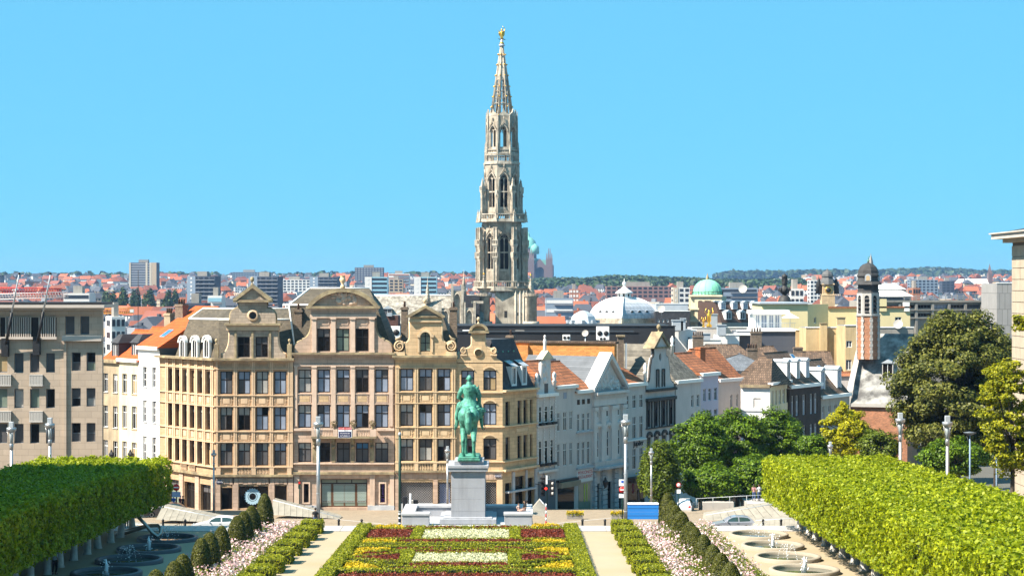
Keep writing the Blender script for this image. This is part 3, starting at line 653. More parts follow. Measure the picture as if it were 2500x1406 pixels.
o = MB().poly([(p[0], p[1]) for p in aw], .25, .27).build('window_glass', GL['green'], b.root)
wf = MB(); wf.box(U(cx) - .04, U(cx) + .04, .2, .26, Z(858), Z(811))
for y in (858, 838, 822): wf.box(U(1026.5), U(1050.5), .2, .255, Z(y), Z(y) + .07)
wf.build('window_bars', M_frame_dk, b.root)
MB().poly(arc(U(cx), Z(822), U(1056) - U(cx), 180, 0, 14) + arc(U(cx), Z(822), U(1050.5) - U(cx), 0, 180, 14), -.22, .02).build('window_hood', M_gold_trim, b.root)
for x0, x1 in ((1018, 1026), (1051, 1059)): b.box('hood_return', M_gold_trim, x0, x1, 817, 823, -.25, .02); b.box('pilaster', M_gold_trim, x0 + 2, x1 - 2, 823, 860, -.1, .02)
for cxp, sg in ((975.5, 1), (1101.5, -1)):
 sc = MB(); sc.lathe([(.02, -.25), (.62, -.25), (.62, .2), (.02, .2)], 18); sc.M = None
 so = sc.build('scroll', M_gold, b.root, (U(cxp), .2, Z(845))); so.rotation_euler = (PI / 2, 0, 0)
 sp = MB(); spiral(sp, U(cxp), Z(845), .56, -.12, -.06, 1.7, 90, sg); sp.build('scroll_volute', M_gold_trim, b.root)
 b.box('scroll_base', M_gold_trim, cxp - 13, cxp + 13, 859, 868, -.3, .5)
 MB().tube([(U(cxp - 6 * sg), .2, Z(834)), (U(cxp - 9 * sg), .2, Z(828)), (U(cxp + 0 * sg), .2, Z(826)), (U(cxp + 5 * sg), .2, Z(818))], [.1, .16, .14, .04], 6).build('scroll_tip', M_darktrim, b.root)
b.box('entablature', M_gold_trim, 1000, 1080, 781, 786, -.2, .6); b.box('entablature', M_gold, 1001, 1079, 773, 781, -.1, .6); b.box('gable_cornice', M_darktrim, 996, 1083, 771, 774, -.35, .7)
MB().poly([(U(998), Z(771)), (U(1081), Z(771)), (U(1039.5), Z(746))], .0, .6).build('pediment', M_greystone, b.root)
MB().poly([(U(991), Z(775)), (U(992), Z(771)), (U(1037), Z(746)), (U(1042), Z(746)), (U(1086), Z(771)), (U(1087), Z(775)), (U(1079), Z(775)), (U(1039.5), Z(752)), (U(1000), Z(775))], -.5, .8).build('pediment_cornice', M_darktrim, b.root)
finial('ball_finial', M_gold_trim, b.root, (U(1037), .2, Z(749)), .58)
b.lbox('rear_wall', M_gold, 0, b.W, .42, 12, 0, Z(868))
x0, x1 = U(968), U(1112); zz = Z(868)
MB().add([(x0, .8, zz), (x1, .8, zz), (x1, 12, zz), (x0, 12, zz), (x0 + 1.6, 2.6, Z(762)), (x1 - 1.6, 2.6, Z(762)), (x1 - 1.6, 10, Z(762)), (x0 + 1.6, 10, Z(762))], [(0, 1, 5, 4), (1, 2, 6, 5), (2, 3, 7, 6), (3, 0, 4, 7), (4, 5, 6, 7)]).build('roof', M_slate, b.root)
chimney(b.root, (U(984), 3.0, Z(830)), .7, 1.0, Z(750) - Z(830), M_chimbrick, 1); chimney(b.root, (U(1105), 3.2, Z(870)), .8, 1.0, Z(751) - Z(870), M_chimbrick, 1)
# slim corner building (B4)
b = Bld('slim_gable_building', 'slim golden corner building with round-capped gable behind the horse statue', 'building', 1115.3, 204.1, 1227, 204.1, ZB)
B4 = b; U = b.u; Z = b.z
cols = [(1126, 1158), (1180, 1212)]
sts = ['bm', 'bw', 'bb', 'bb', 'mm', 'mm']
for j, (y0, y1) in enumerate([(904, 953), (985, 1037.5), (1070, 1122)]):
 for i, (x0, x1) in enumerate(cols):
  b.win(x0, x1, y0, y1, st=sts[j * 2 + i])
  w = U(x1) - U(x0); c_ = (U(x0) + U(x1)) / 2
  MB().poly(arc(c_, Z(y0) - .55, w * .52 + .2, 140, 40, 8, 1.0) + arc(c_, Z(y0) - .55, w * .52 + .1, 40, 140, 8, .86), -.13, .02).build('lintel_arch', M_gold_trim, b.root)
mesh_shutter(b, 1184, 1212, 1176, 1234); mesh_shutter(b, 1128, 1160, 1176, 1234)
b.wall([(1115.3, 1262), (1227, 1262), (1227, 885), (1115.3, 885)], M_gold)
for y in (956, 1040, 1125, 1148): b.box('string_course', M_gold_trim, 1115.4, 1228, y, y + 3, -.2, .02)
for i in range(10): b.box('voussoir', M_pink, 1116 + i * 11.1, 1126.4 + i * 11.1, 1153, 1169.6, -0.07 - .02 * (i % 2), 0.02)
for x0, x1 in ((1116, 1127), (1161, 1183), (1213, 1226.8)): b.box('shop_pier', M_gold_trim, x0, x1, 1170, 1262, -.1, .02)
pl = b.box('street_plate', M_navy, 1208.5, 1223.5, 1157.8, 1164.4, -.18, -.12)
for k, w in enumerate(('PLACE DE', "L'ALBERTINE")): text('lettering', w, .14, (U(1216), -0.19, Z(1159.8 + 2.6 * k)), M_txtw, pl)
cx = 1168
L_ = [(U(1116), Z(887)), (U(1116), Z(877)), (U(1124), Z(874)), (U(1124), Z(866)), (U(1130), Z(862))] + arc(U(1134), Z(838), U(1152) - U(1134), -90, 0, 7, Z(838) - Z(852)) + [(U(1152), Z(812))]
Rr = [(U(cx) * 2 - p[0], p[1]) for p in L_][::-1]
Rr[-1] = (U(1227), Z(887)); Rr[-2] = (U(1227), Z(884))
oc = arc(U(cx), Z(861), U(1176) - U(cx), 0, 345, 16)
MB().poly(L_ + Rr, 0, .5, [oc]).build('gable', M_gold, b.root)
MB().lathe([(.33, 0), (.5, 0), (.5, .1), (.4, .15)], 16, cap=False).build('oculus_ring', M_gold_trim, b.root, (U(cx), .0, Z(861))).rotation_euler = (PI / 2, 0, 0)
MB().lathe([(.02, 0), (.36, .02)], 16).build('oculus_glass', GL['warm'], b.root, (U(cx), .3, Z(861))).rotation_euler = (PI / 2, 0, 0)
for q in (L_[4:], Rr[:-4]): MB().tube([(p[0], .2, p[1]) for p in q], .13, 6).build('coping', M_gold_trim, b.root)
for cxp, sg in ((1132, 1), (1205, -1)):
 so = MB().lathe([(.02, -.2), (.36, -.2), (.36, .2), (.02, .2)], 14).build('scroll', M_gold, b.root, (U(cxp), .18, Z(856))); so.rotation_euler = (PI / 2, 0, 0)
 sp = MB(); spiral(sp, U(cxp), Z(856), .32, -.08, -.04, 1.5, 90, sg); sp.build('scroll_volute', M_gold_trim, b.root); b.box('scroll_base', M_gold_trim, cxp - 8, cxp + 8, 864.5, 868, -.2, .4)
b.box('gable_cornice', M_darktrim, 1144, 1194, 807, 813, -.35, .65)
MB().poly(arc(U(1169), Z(807), U(1192) - U(1169), 180, 0, 14, Z(790) - Z(807)) + arc(U(1169), Z(807), U(1185) - U(1169), 0, 180, 14, Z(795) - Z(807)), -.4, .7).build('cap_arch', M_darktrim, b.root)
MB().poly(arc(U(1169), Z(807), U(1186) - U(1169), 180, 0, 12, Z(795) - Z(807)), 0, .6).build('tympanum', M_gold, b.root)
finial('ball_finial', M_gold_trim, b.root, (U(1168), .2, Z(792)), .5)
s2 = Bld('', '', '', 1227, 204.1, 1310, 209.8, ZB, sub=b.root); RF = 1228
for x0, x1 in ((1234, 1245), (1263.5, 1273.5), (1278, 1288), (1294, 1300.5)):
 for y0, y1 in ((981, 1040), (1068, 1124)): s2.win(x0, x1, y0, y1, 1, (.3, .7), st=rng.choice(['dark', 'md']), ref=RF, set_=.25)
for x0, x1, y0 in ((1233, 1248, 1180), (1256, 1281, 1168), (1286, 1303, 1176)):
 rr = s2.hole(x0, x1, y0, 1262, RF); s2.winr((rr[0], rr[1], rr[2], rr[2] + .72 * (rr[3] - rr[2])), 1, (1,), st='dark', set_=.3, name='shop_window'); s2.winr((rr[0], rr[1], rr[2] + .72 * (rr[3] - rr[2]), rr[3]), 1, (1,), st='dark', set_=.26, name='transom')
s2.wall([(1227, 1275), (1310, 1275), (1310, 952), (1227, 952)], M_gold, ref=RF)
for y, h, pr in ((952, 5, .45), (1040, 3, .2), (1126, 3, .2), (1146, 5, .4)): s2.box('string_course', M_gold_trim, 1227.2, 1310, y, y + h, -pr, .02, RF)
for x0, x1 in ((1249, 1255), (1282, 1285.5), (1304, 1309.5)): s2.box('shop_pier', M_bluestone, x0, x1, 1155, 1275, -.15, .02, RF)
s2.box('awning_ledge', M_bluestone, 1233, 1303, 1200, 1204, -.5, .02, RF)
for x0, x1 in ((1258, 1290),): s2.panel(x0, x1, 1046, 1062, M_gold_trim, RF)
s2.lbox('rear_wall', M_gold, 0.05, s2.W, .42, 6, 0, s2.z(955, RF))
b.lbox('rear_wall', M_gold, 0.02, b.W - 1.5, .42, 9, 0, Z(886))
inv = Matrix.LocRotScale(b.root.location, b.root.rotation_euler, None).inverted()
zz = CZ + (HY - 952) * 204.1 / F; zt = CZ + (HY - 828) * 207 / F
c0 = Vector((s2.a.x, s2.a.y, 0)); dv = Vector((s2.d.x, s2.d.y, 0)); nv = Vector((-s2.d.y, s2.d.x, 0))
E = [c0 + dv * .6 + nv * .3, c0 + dv * s2.W + nv * .3, c0 + dv * s2.W + nv * 5.5, c0 + dv * .6 + nv * 3.4]
T_ = [E[0] + nv * 1.6 + dv * .0, E[1] + nv * 1.8 - dv * 1.4, E[2] - dv * 1.4, E[3]]
vs_ = [Vector((p.x, p.y, zz)) for p in E] + [Vector((p.x, p.y, zt)) for p in T_]
m_ = MB(); m_.M = inv; m_.add(vs_, [(0, 1, 5, 4), (1, 2, 6, 5), (2, 3, 7, 6), (3, 0, 4, 7), (4, 5, 6, 7)]); m_.build('roof', M_slate_dark, b.root)
for k, f_ in enumerate((.42, .72)):
 q = c0 + dv * (s2.W * f_) + nv * .35; dm = empty('dormer', (0, 0, 0)); dm.parent = b.root
 dm.matrix_basis = inv @ Matrix.LocRotScale(Vector((q.x, q.y, zz + .3)), Matrix.Rotation(s2.rz, 3, 'Z').to_quaternion(), None)
 MB().poly([(-.5, 0), (.5, 0), (.5, 2.1), (-.5, 2.1)], 0, 1.4, [[(-.36, .2), (.36, .2), (.36, 1.9), (-.36, 1.9)]]).build('surround', M_frame_wh, dm); MB().box(-.36, .36, .12, .14, .2, 1.9).build('pane', GL['mid'], dm)
 MB().box(-.03, .03, .06, .12, .2, 1.9).build('mullion', M_frame_wh, dm); MB().add([(-.6, -.2, 2.1), (.6, -.2, 2.1), (.6, 2.0, 3.3), (-.6, 2.0, 3.3)], [(0, 1, 2, 3)]).build('hood', M_zinc, dm)
hk = MB(); hk.M = inv
for k in range(4):
 for j in range(2):
  p = Vector((E[0].x, E[0].y, zz)).lerp(Vector((E[1].x, E[1].y, zz)), .1 + .22 * k).lerp(Vector((T_[0].x, T_[0].y, zt)).lerp(Vector((T_[1].x, T_[1].y, zt)), .1 + .22 * k), .55 + .2 * j); hk.sphere(p - nv * .12, .09, 6, 4)
hk.build('snow_hooks', mat('copper_green', (0.12, 0.36, 0.26), .6, .2, 3), b.root)
# left: flag-pole office block and the old houses behind it
M_modstone = mat('office_stone', (0.40, 0.315, 0.24), 0.85, 0.10, 0.6, pat='brick', psize=(1.25, 0.62), msize=0.012, pvar=0.07, pbump=0.25)
M_modtrim = mat('office_trim', (0.46, 0.40, 0.35), 0.85, 0.1, 0.8)
M_orange = mat('orange_tiles', (0.50, 0.092, 0.018), 0.8, 0.2, 0.6, pat='brick', psize=(0.28, 0.30), msize=0.02, pvar=0.15, pbump=0.6, axis='x', mortar=(0.22, 0.06, 0.015))
M_oldorange = mat('weathered_tiles', (0.34, 0.12, 0.05), 0.85, 0.3, 0.5, pat='brick', psize=(0.28, 0.30), msize=0.03, pvar=0.3, pbump=0.6, axis='x', mortar=(0.10, 0.05, 0.03))
M_browntile = mat('brown_tiles', (0.14, 0.09, 0.06), 0.85, 0.35, 0.6, pat='brick', psize=(0.28, 0.30), msize=0.03, pvar=0.35, pbump=0.6, axis='x', mortar=(0.05, 0.035, 0.025))
M_greyslate = mat('grey_slate', (0.125, 0.135, 0.15), 0.7, 0.25, 0.7, pat='brick', psize=(0.32, 0.24), msize=0.015, pvar=0.2, pbump=0.4, axis='x')
M_mossslate = mat('mottled_slate', (0.15, 0.135, 0.11), 0.85, 0.4, 1.2, pat='brick', psize=(0.32, 0.24), msize=0.015, pvar=0.35, pbump=0.4, axis='x')
M_wall_brown = mat('stained_render', (0.34, 0.27, 0.18), 0.9, 0.3, 0.7, streak=0.5)
M_wall_cream = mat('cream_render', (0.62, 0.53, 0.36), 0.9, 0.15, 0.5, streak=0.25)
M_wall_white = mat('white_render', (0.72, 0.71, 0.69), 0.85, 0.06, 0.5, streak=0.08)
M_wall_shade = mat('shaded_white_render', (0.60, 0.565, 0.545), 0.85, 0.07, 0.5, streak=0.1)  # white render darkened for the shaded street, shade put into the colour
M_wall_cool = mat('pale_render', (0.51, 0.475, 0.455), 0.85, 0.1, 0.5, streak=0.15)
M_wall_lav = mat('lavender_render', (0.46, 0.43, 0.52), 0.85, 0.06, 0.5)
M_party = mat('party_wall', (0.07, 0.075, 0.08), 0.9, 0.3, 0.6, streak=.2)
b = Bld('office_block', 'beige stone office block with flagpoles and white balconettes at the left edge', 'building', -70, 190, 249.6, 190, -3.5)
U, Z = b.u, b.z
ccols = [(-52, -29), (-14, 18), (34.5, 57.5), (73, 96), (112, 134)]
st3 = ['dark', 'mw', 'gm', 'wm', 'bm', 'gg', 'wg', 'gp', 'pg', 'mg', 'dark', 'wd', 'wm', 'gd', 'mm']
for j, (y0, y1) in enumerate([(862, 909), (949, 996), (1034, 1082)]):
 for i, (x0, x1) in enumerate(ccols): b.win(x0, x1, y0, y1, 1, (1,), fm=M_frame_gr, st=SK[st3[j * 5 + i][-1]] if len(st3[j * 5 + i]) == 2 else 'dark', set_=.3, ft=.09)
 for i, (x0, x1) in enumerate([(174.5, 197), (211, 233)]): b.win(x0, x1, y0 - 2, y1 - 4, 1, (.55, .45), fm=M_frame_gr, st=['dm', 'dg', 'dd', 'mp', 'dm', 'dm'][j * 2 + i], set_=.3, ft=.08)
for x0, x1 in ((159, 182), (196, 218)): b.win(x0, x1, 772, 816, 1, (1,), fm=M_frame_gr, st='mid', set_=.3, ft=.09)
for x0, x1 in ((-20, -6), (2, 13), (81, 91)): b.win(x0, x1, 775, 822, 1, (1,), st='dark', set_=.25)
b.wall([(-70, 1190), (249.6, 1190), (249.6, 750), (-70, 750)], M_modstone, .6)
for i in range(38):
 x = -66 + i * 5.4
 if x < 136 and not (-24 < x < -4 or -1 < x < 12 or 77 < x < 91): b.box('fin', M_modtrim, x, x + 2.3, 774, 823, -.28, .02)
b.box('fin_shade_sheet', M_frame_dk, -66, 138, 775, 822, -.012, .0); b.box('ledge', M_modtrim, -70, 140, 822, 828, -.4, .02); b.box('ledge', M_modtrim, 154, 249.9, 819, 832, -.55, .02)  # dark sheet on the wall stands in for shade between the fins
b.box('corner_bay', M_modstone, 156.5, 163, 832, 1190, -.22, .02)
b.box('cornice', M_modtrim, -75, 253, 751, 757, -.7, .5); b.box('cornice', M_modstone, -72, 251, 757, 768, -.3, .1); b.box('roof_slab', M_modtrim, -80, 261, 744, 751, -1.3, 4.5); b.box('roof_edge', M_iron, -80, 252, 737.5, 744, -.8, 4.5)
MB().add([(0, .62, 0), (b.W, .62, 0), (b.W - 1.5, 4, 0), (0, 5.5, 0), (0, .62, Z(752)), (b.W, .62, Z(752)), (b.W - 1.5, 4, Z(752)), (0, 5.5, Z(752))], [(0, 1, 5, 4), (1, 2, 6, 5), (2, 3, 7, 6), (3, 0, 4, 7), (4, 5, 6, 7)]).build('rear_wall', M_modstone, b.root)
for x0, x1 in ((-8, 29), (73, 106)):
 for y0, y1 in ((914, 942), (1003, 1030)):
  k = MB().box(U(x0), U(x1), -.35, 0, Z(y0 + 2), Z(y0)); k.box(U(x0), U(x1), -.4, 0, Z(y1), Z(y1 - 3)); n = 9
  for q in range(n): xx = U(x0) + (U(x1) - U(x0)) * (q + .5) / n; k.box(xx - .06, xx + .06, -.33, -.2, Z(y1 - 3), Z(y0 + 2))
  k.build('balconette', M_palestone, b.root)
for (xa, ya, xb, yb, lab) in ((13, 848, 47, 668, 'leaning steel flagpole on the office block, nearer the left edge'), (90, 844, 123.5, 668, 'leaning steel flagpole on the office block with dark tip, right of the two')):
 fp = empty('flagpole', P(xa, ya, 189.6), 0, lab, 'flagpole', 'flagpoles on the office block')
 o0 = fp.location; top = P(xb, yb, 187.0) - o0; mid = P(xa + .47 * (xb - xa), ya + .47 * (yb - ya), 188.4) - o0
 MB().tube([mid * .0, mid], [.16, .13], 8).build('lower_sleeve', M_iron, fp); MB().tube([mid, top], [.10, .05], 8).build('pole', M_zinc, fp)
 MB().sphere(top, .13, 8, 6).build('tip', M_iron, fp); MB().box(-.35, .3, -.25, .4, -.9, .9).build('bracket', M_iron, fp)
 MB().tube([mid * .98, Vector((mid.x - .7, .6, mid.z + .2))], .05, 6).build('stay', M_iron, fp)
def gable_roof(root, x0, x1, y0, y1, z0, h, m, over=.25, name='roof', hip=0.0, place=None, end=None):
 ym = (y0 + y1) / 2; f_ = over / ((y1 - y0) / 2) * h; k = MB()
 a = [(x0 - over, y0 - over, z0 - f_), (x1 + over, y0 - over, z0 - f_), (x1 + over, y1 + over, z0 - f_), (x0 - over, y1 + over, z0 - f_), (x0 - over + hip, ym, z0 + h), (x1 + over - hip, ym, z0 + h)]
 k.add(a, [(0, 1, 5, 4), (2, 3, 4, 5), (1, 2, 5), (3, 0, 4), (0, 3, 2, 1)])
 o = k.build(name, m, root); rt = MB().tube([a[4], a[5]], .11, 6).build('ridge', m, root)
 if place: place(o); place(rt)
 return o
def skylight(root, loc, rot, w=.8, h=1.2, place=None):
 o = MB().box(-w / 2 - .07, w / 2 + .07, 0, .1, 0, h).build('skylight', M_zinc, root, loc); o.rotation_euler = rot
 MB().box(-w / 2, w / 2, -.012, 0, .08, h - .08).build('pane', GL['sky'], o); return o
LSD = lambda px: (lambda k: 213.4 + .772 * ((k * 213.4 + 39.13) / (-.635 - k * .772)))((px - 1250) / F)
def old_house(name, label, px0, px1, rows, cols, eave, mw, rm, depth=9, rh=4.5, ref=None, cat='house', zb=-4.5, fm=None, st=None, colsn=2, rowsn=(.3, .7), lineD=None, sill=None, chim=0, hip=0, group='old houses of the left street', setb=.16):
 D = lineD; b = Bld(name, label, cat, px0, D(px0), px1, D(px1), zb, group); rf = ref if ref else px0
 for (y0, y1) in rows:
  for (x0, x1) in cols: b.win(x0, x1, y0, y1, colsn, rowsn, fm=fm or M_frame_wh, st=st or rng.choice(['mm', 'md', 'pm', 'dark', 'mw']), ref=rf, set_=setb, sill=sill, ft=.06)
 b.wall([(px0, 1300), (px1, 1300), (px1, eave), (px0, eave)], mw, ref=rf)
 b.box('eaves_cornice', M_white if mw != M_wall_brown else M_darktrim, px0 - .5, px1 + .5, eave - 4, eave + 4, -.35, .3, rf)
 b.lbox('rear_wall', mw, 0.02, b.W - .02, .42, depth, 0, b.z(eave, rf))
 if rm: gable_roof(b.root, 0, b.W, 0, depth, b.z(eave - 2, rf), rh, rm, hip=hip)
 return b
hA = old_house('stained_house', 'stained brown render house squeezed beside the office block, slate dormer above', 248, 290, [(910, 955), (988, 1040), (1072, 1119)], [(252.5, 263.5), (276, 287)], 880, M_wall_brown, M_orange, lineD=LSD, rh=3.4, sill=M_palestone)
hB = old_house('cream_house', 'cream render house with weather streaks between brown and white houses', 290, 337.5, [(911, 958), (988, 1042), (1075, 1121)], [(298.5, 309.5), (321.5, 333.5)], 878, M_wall_cream, M_orange, lineD=LSD, rh=3.6, sill=M_tan_trim)
hC = old_house('white_house', 'bright white narrow house with steep orange tile roof and skylight', 337.5, 389.5, [(894, 942), (975, 1027), (1062, 1121)], [(349, 358.5), (371.5, 381.5)], 848, M_wall_white, None, lineD=LSD, sill=M_bluestone, rowsn=(.3, .35, .35))
for hh, x, hgt in ((hA, 270, 1.9), (hB, 318, 1.7)):
 u = hh.u(x); z = hh.z(876); dm = empty('dormer', (u, .6, z)); dm.parent = hh.root
 MB().poly([(-.85, 0), (.85, 0), (.85, 1.9), (-.85, 1.9)], 0, 3.0, [[(-.5, .2), (.5, .2), (.5, 1.7), (-.5, 1.7)]]).build('surround', M_slate_dark, dm)
 MB().box(-.5, .5, .12, .14, .2, 1.7).build('pane', GL['mid'], dm); MB().box(-.04, .04, .05, .12, .2, 1.7).box(-.5, -.42, .05, .12, .2, 1.7).box(.42, .5, .05, .12, .2, 1.7).build('mullion', M_frame_wh, dm)
 MB().add([(-1, -.15, 1.9), (1, -.15, 1.9), (1, 3.4, 1.9), (-1, 3.4, 1.9), (-.5, .7, 2.9), (.5, .7, 2.9), (.5, 3.4, 2.9), (-.5, 3.4, 2.9)], [(0, 1, 5, 4), (1, 2, 6, 5), (3, 0, 4, 7), (4, 5, 6, 7)]).build('dormer_roof', M_slate_dark, dm)
z0 = hC.z(847); W = hC.W; zr = z0 + 4.6
MB().add([(-.2, -.4, z0), (W + .2, -.4, z0), (W + .2, 7.5, zr), (-.2, 7.5, zr), (W + .2, 12, z0), (-.2, 12, z0)], [(0, 1, 2, 3), (3, 2, 4, 5), (0, 3, 5), (1, 4, 2)]).build('roof', M_orange, hC.root)
MB().add([(W - .02, .4, z0 - 2), (W - .02, 12, z0 - 2), (W + .19, 12, z0 - .05), (W + .19, 7.5, zr - .05), (W + .19, -.2, z0 - .05)], [(0, 1, 2, 3, 4)]).build('party_wall', M_party, hC.root)
skylight(hC.root, (W * .52, 1.55, z0 + 1.2), (-R(58), 0, 0), .95, 1.5)
chimney(hC.root, (.1, 5.5, z0 + 2.0), 1.7, .7, 2.8, M_chimbrick, 3); chimney(hB.root, (1.0, 6.0, hB.z(876) + 1.0), 1.4, .6, 4.2, M_wall_brown, 3)
# right: the shaded street of white house fronts
RSA, RSd = Vector(((1227 - 1250) * 204.1 / F, 204.1)), Vector((.5423, .8402))
def RSD(px):
 k = (px - 1250) / F; t = (k * RSA.y - RSA.x) / (RSd.x - k * RSd.y); return RSA.y + t * RSd.y
GRP = 'white fronted houses of the shaded street'
M_roofgrey = mat('roof_zinc_grey', (0.36, 0.39, 0.42), .6, .15, .8)
def cx5(c): return 1220 + c / 2.928
def cy5(c): return 780 + c / 2.928
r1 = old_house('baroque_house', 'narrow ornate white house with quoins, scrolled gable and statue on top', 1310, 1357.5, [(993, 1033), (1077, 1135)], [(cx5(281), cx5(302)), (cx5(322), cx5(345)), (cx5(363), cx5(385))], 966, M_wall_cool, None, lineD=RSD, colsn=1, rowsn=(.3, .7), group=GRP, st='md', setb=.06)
b = r1; U = b.u; Z = lambda y: b.z(y, 1310)
for i in range(24):
 for x in (1310.3, 1325.2, 1340, 1353.2): b.box('quoin', M_wall_shade, x, x + (3.6 if i % 2 else 2.6), 972 + i * 7.4, 977.2 + i * 7.4, -.1, .02, 1310)
for x in (1319.5, 1334, 1348):
 for y in (1033, 1133): b.box('flower_box', M_iron, x - 5, x + 5, y, y + 6, -.4, -.05, 1310)
b.box('string_course', M_wall_shade, 1310, 1357.5, 1040, 1044, -.2, .02, 1310); b.box('shop_cornice', M_wall_shade, 1310, 1357.5, 1150, 1156, -.35, .02, 1310); b.box('shop_front', M_frame_gr, 1313, 1355, 1176, 1300, -.06, .02, 1310)
sg = b.box('shop_sign', M_txtw, 1318, 1341, 1166, 1174.5, -.12, -.04, 1310); text('lettering', 'TABAC ART', .42, (U(1329.5), -.13, Z(1170.3)), M_black, sg)
z0 = Z(966); W = b.W; L_ = [(.1, z0), (.1, z0 + .5), (.5, z0 + .8)] + arc(.55, z0 + 2.1, .55, -90, 0, 5, 1.2) + [(1.15, z0 + 4.0)]
Rr = [(W - p[0], p[1]) for p in L_][::-1]
MB().poly(L_ + Rr, 0, .45).build('gable', M_wall_shade, b.root)
for q in (L_, Rr): MB().tube([(p[0], .15, p[1]) for p in q], .14, 6).build('coping', M_wall_cool, b.root)
MB().poly([(.8, z0 + 3.95), (W - .8, z0 + 3.95), (W / 2, z0 + 4.9)], -.25, .6).build('pediment', M_wall_cream, b.root)
for xx in (.2, W - .2): MB().lathe([(.22, 0), (.22, .9), (.3, 1), (.14, 1.2), (.25, 1.6), (.2, 1.9), (.02, 2.1)], 10).build('urn', M_wall_shade, b.root, (xx, .1, z0 + .4))
MB().lathe([(.16, 0), (.2, .25), (.17, .8), (.22, 1.1), (.16, 1.35), (.1, 1.45), (.14, 1.6), (.12, 1.78), (.02, 1.85)], 10).build('statuette', M_wall_shade, b.root, (W / 2, .2, z0 + 4.75))
rel = MB()
for _ in range(16): rel.sphere((rng.uniform(1.2, W - 1.2), 0, z0 + rng.uniform(1.4, 3.7)), rng.uniform(.15, .3), 7, 5, 1, .5, 1.3)
rel.build('relief_carving', M_wall_shade, b.root); b.box('gable_window', GL['mid'], 1329, 1338, 938, 962, -.02, .01, 1310)
gable_roof(b.root, -2.0, W, .2, 10, z0, 3.3, M_browntile)
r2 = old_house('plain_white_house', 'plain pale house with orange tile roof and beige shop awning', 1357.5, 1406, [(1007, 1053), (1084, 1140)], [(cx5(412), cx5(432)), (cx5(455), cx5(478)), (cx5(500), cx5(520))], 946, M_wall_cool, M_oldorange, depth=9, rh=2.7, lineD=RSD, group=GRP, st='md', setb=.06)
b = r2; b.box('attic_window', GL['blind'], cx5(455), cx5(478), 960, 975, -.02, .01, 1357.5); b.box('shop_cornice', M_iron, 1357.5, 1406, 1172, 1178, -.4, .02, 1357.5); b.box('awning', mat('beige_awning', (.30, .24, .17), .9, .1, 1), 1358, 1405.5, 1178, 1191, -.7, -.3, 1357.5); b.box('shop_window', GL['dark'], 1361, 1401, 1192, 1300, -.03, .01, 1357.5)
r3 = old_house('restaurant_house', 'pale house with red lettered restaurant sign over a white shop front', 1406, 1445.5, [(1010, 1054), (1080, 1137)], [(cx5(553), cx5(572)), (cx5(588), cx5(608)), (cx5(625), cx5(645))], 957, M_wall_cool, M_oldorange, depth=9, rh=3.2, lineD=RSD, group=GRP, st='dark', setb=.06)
b = r3
for x0, x1 in ((553, 572), (588, 608), (625, 645)): b.box('attic_window', GL['dark'], cx5(x0), cx5(x1), 976, 988, -.02, .01, 1406)
b.box('string_course', M_bluestone, 1406, 1445.5, 1054.5, 1058, -.2, .02, 1406); b.box('shop_cornice', M_bluestone, 1406, 1445.5, 1142, 1147, -.3, .02, 1406); sg = b.box('shop_fascia', M_wall_white, 1407, 1445, 1147, 1178, -.15, .02, 1406)
for k, w in enumerate(('MYKONOS', 'RESTAURANT')): text('lettering', w, .55, (b.u(1426), -.17, b.z(1155.5 + 10.5 * k, 1406)), M_red, sg, sx=.95 if k else 1.2)
b.box('shop_window', GL['green'], 1412, 1441, 1181, 1300, -.04, .02, 1406)
for x in (1425, 1431): b.box('door_stripe', plainmat('lime_stripe', (.42, .55, .03)), x, x + 1.6, 1184, 1228, -.07, -.04, 1406)
r4 = Bld('pediment_house', 'grand white house with carved triangular pediment, giant pilasters and rusticated ground floor', 'house', 1445.5, RSD(1445.5), 1524, RSD(1524), -5, GRP); b = r4; RF = 1446; U = b.u; Z = lambda y: b.z(y, RF)
c4 = [(cx5(688), cx5(709)), (cx5(757), cx5(780)), (cx5(838), cx5(859))]
for x0, x1 in c4: b.win(x0, x1, 1004, 1022, 1, (1,), fm=M_frame_wh, st='mid', ref=RF, set_=.06); b.win(x0, x1, 1056, 1118, 2, (.3, .35, .35), fm=M_frame_wh, st='md', ref=RF, set_=.06, ft=.06)
for x0, x1 in ((1452, 1465), (1478, 1494), (1506, 1519)): rr = b.hole(x0, x1, 1182, 1262, RF); b.winr(rr, 2, (.3, .7), st='dark', name='door')
b.wall([(1445.5, 1310), (1524, 1310), (1524, 950), (1445.5, 950)], M_wall_shade, ref=RF)
for x0, x1 in ((1446, 1453), (1464, 1475), (1489, 1503), (1515, 1523.5)): b.box('giant_pilaster', M_wall_shade, x0, x1, 1003, 1128, -.3, .02, RF); b.box('capital', M_wall_shade, x0 - .8, x1 + .8, 994, 1003, -.45, .02, RF)
for y, h, pr, m in ((958, 6, .75, M_wall_shade), (964, 10, .45, M_wall_cool), (974, 18, .3, M_wall_shade), (1128, 14, .4, M_wall_cool), (1142, 6, .9, M_bluestone)): b.box('entablature', m, 1445.6, 1524, y, y + h, -pr, .02, RF)
for i in range(9): b.box('rustication_course', M_bluestone, 1446, 1452, 1152 + i * 12, 1162.5 + i * 12, -.35, .02, RF); b.box('rustication_course', M_bluestone, 1466, 1477, 1152 + i * 12, 1162.5 + i * 12, -.35, .02, RF); b.box('rustication_course', M_bluestone, 1495, 1505, 1152 + i * 12, 1162.5 + i * 12, -.35, .02, RF); b.box('rustication_course', M_bluestone, 1519.5, 1524, 1152 + i * 12, 1162.5 + i * 12, -.35, .02, RF)
W = b.W; z0 = Z(956); MB().poly([(.2, z0 - 1), (W - .2, z0 - 1), (W - .2, z0), (W / 2, z0 + 3.6), (.2, z0)], 0, .5).build('pediment', M_wall_cool, b.root)
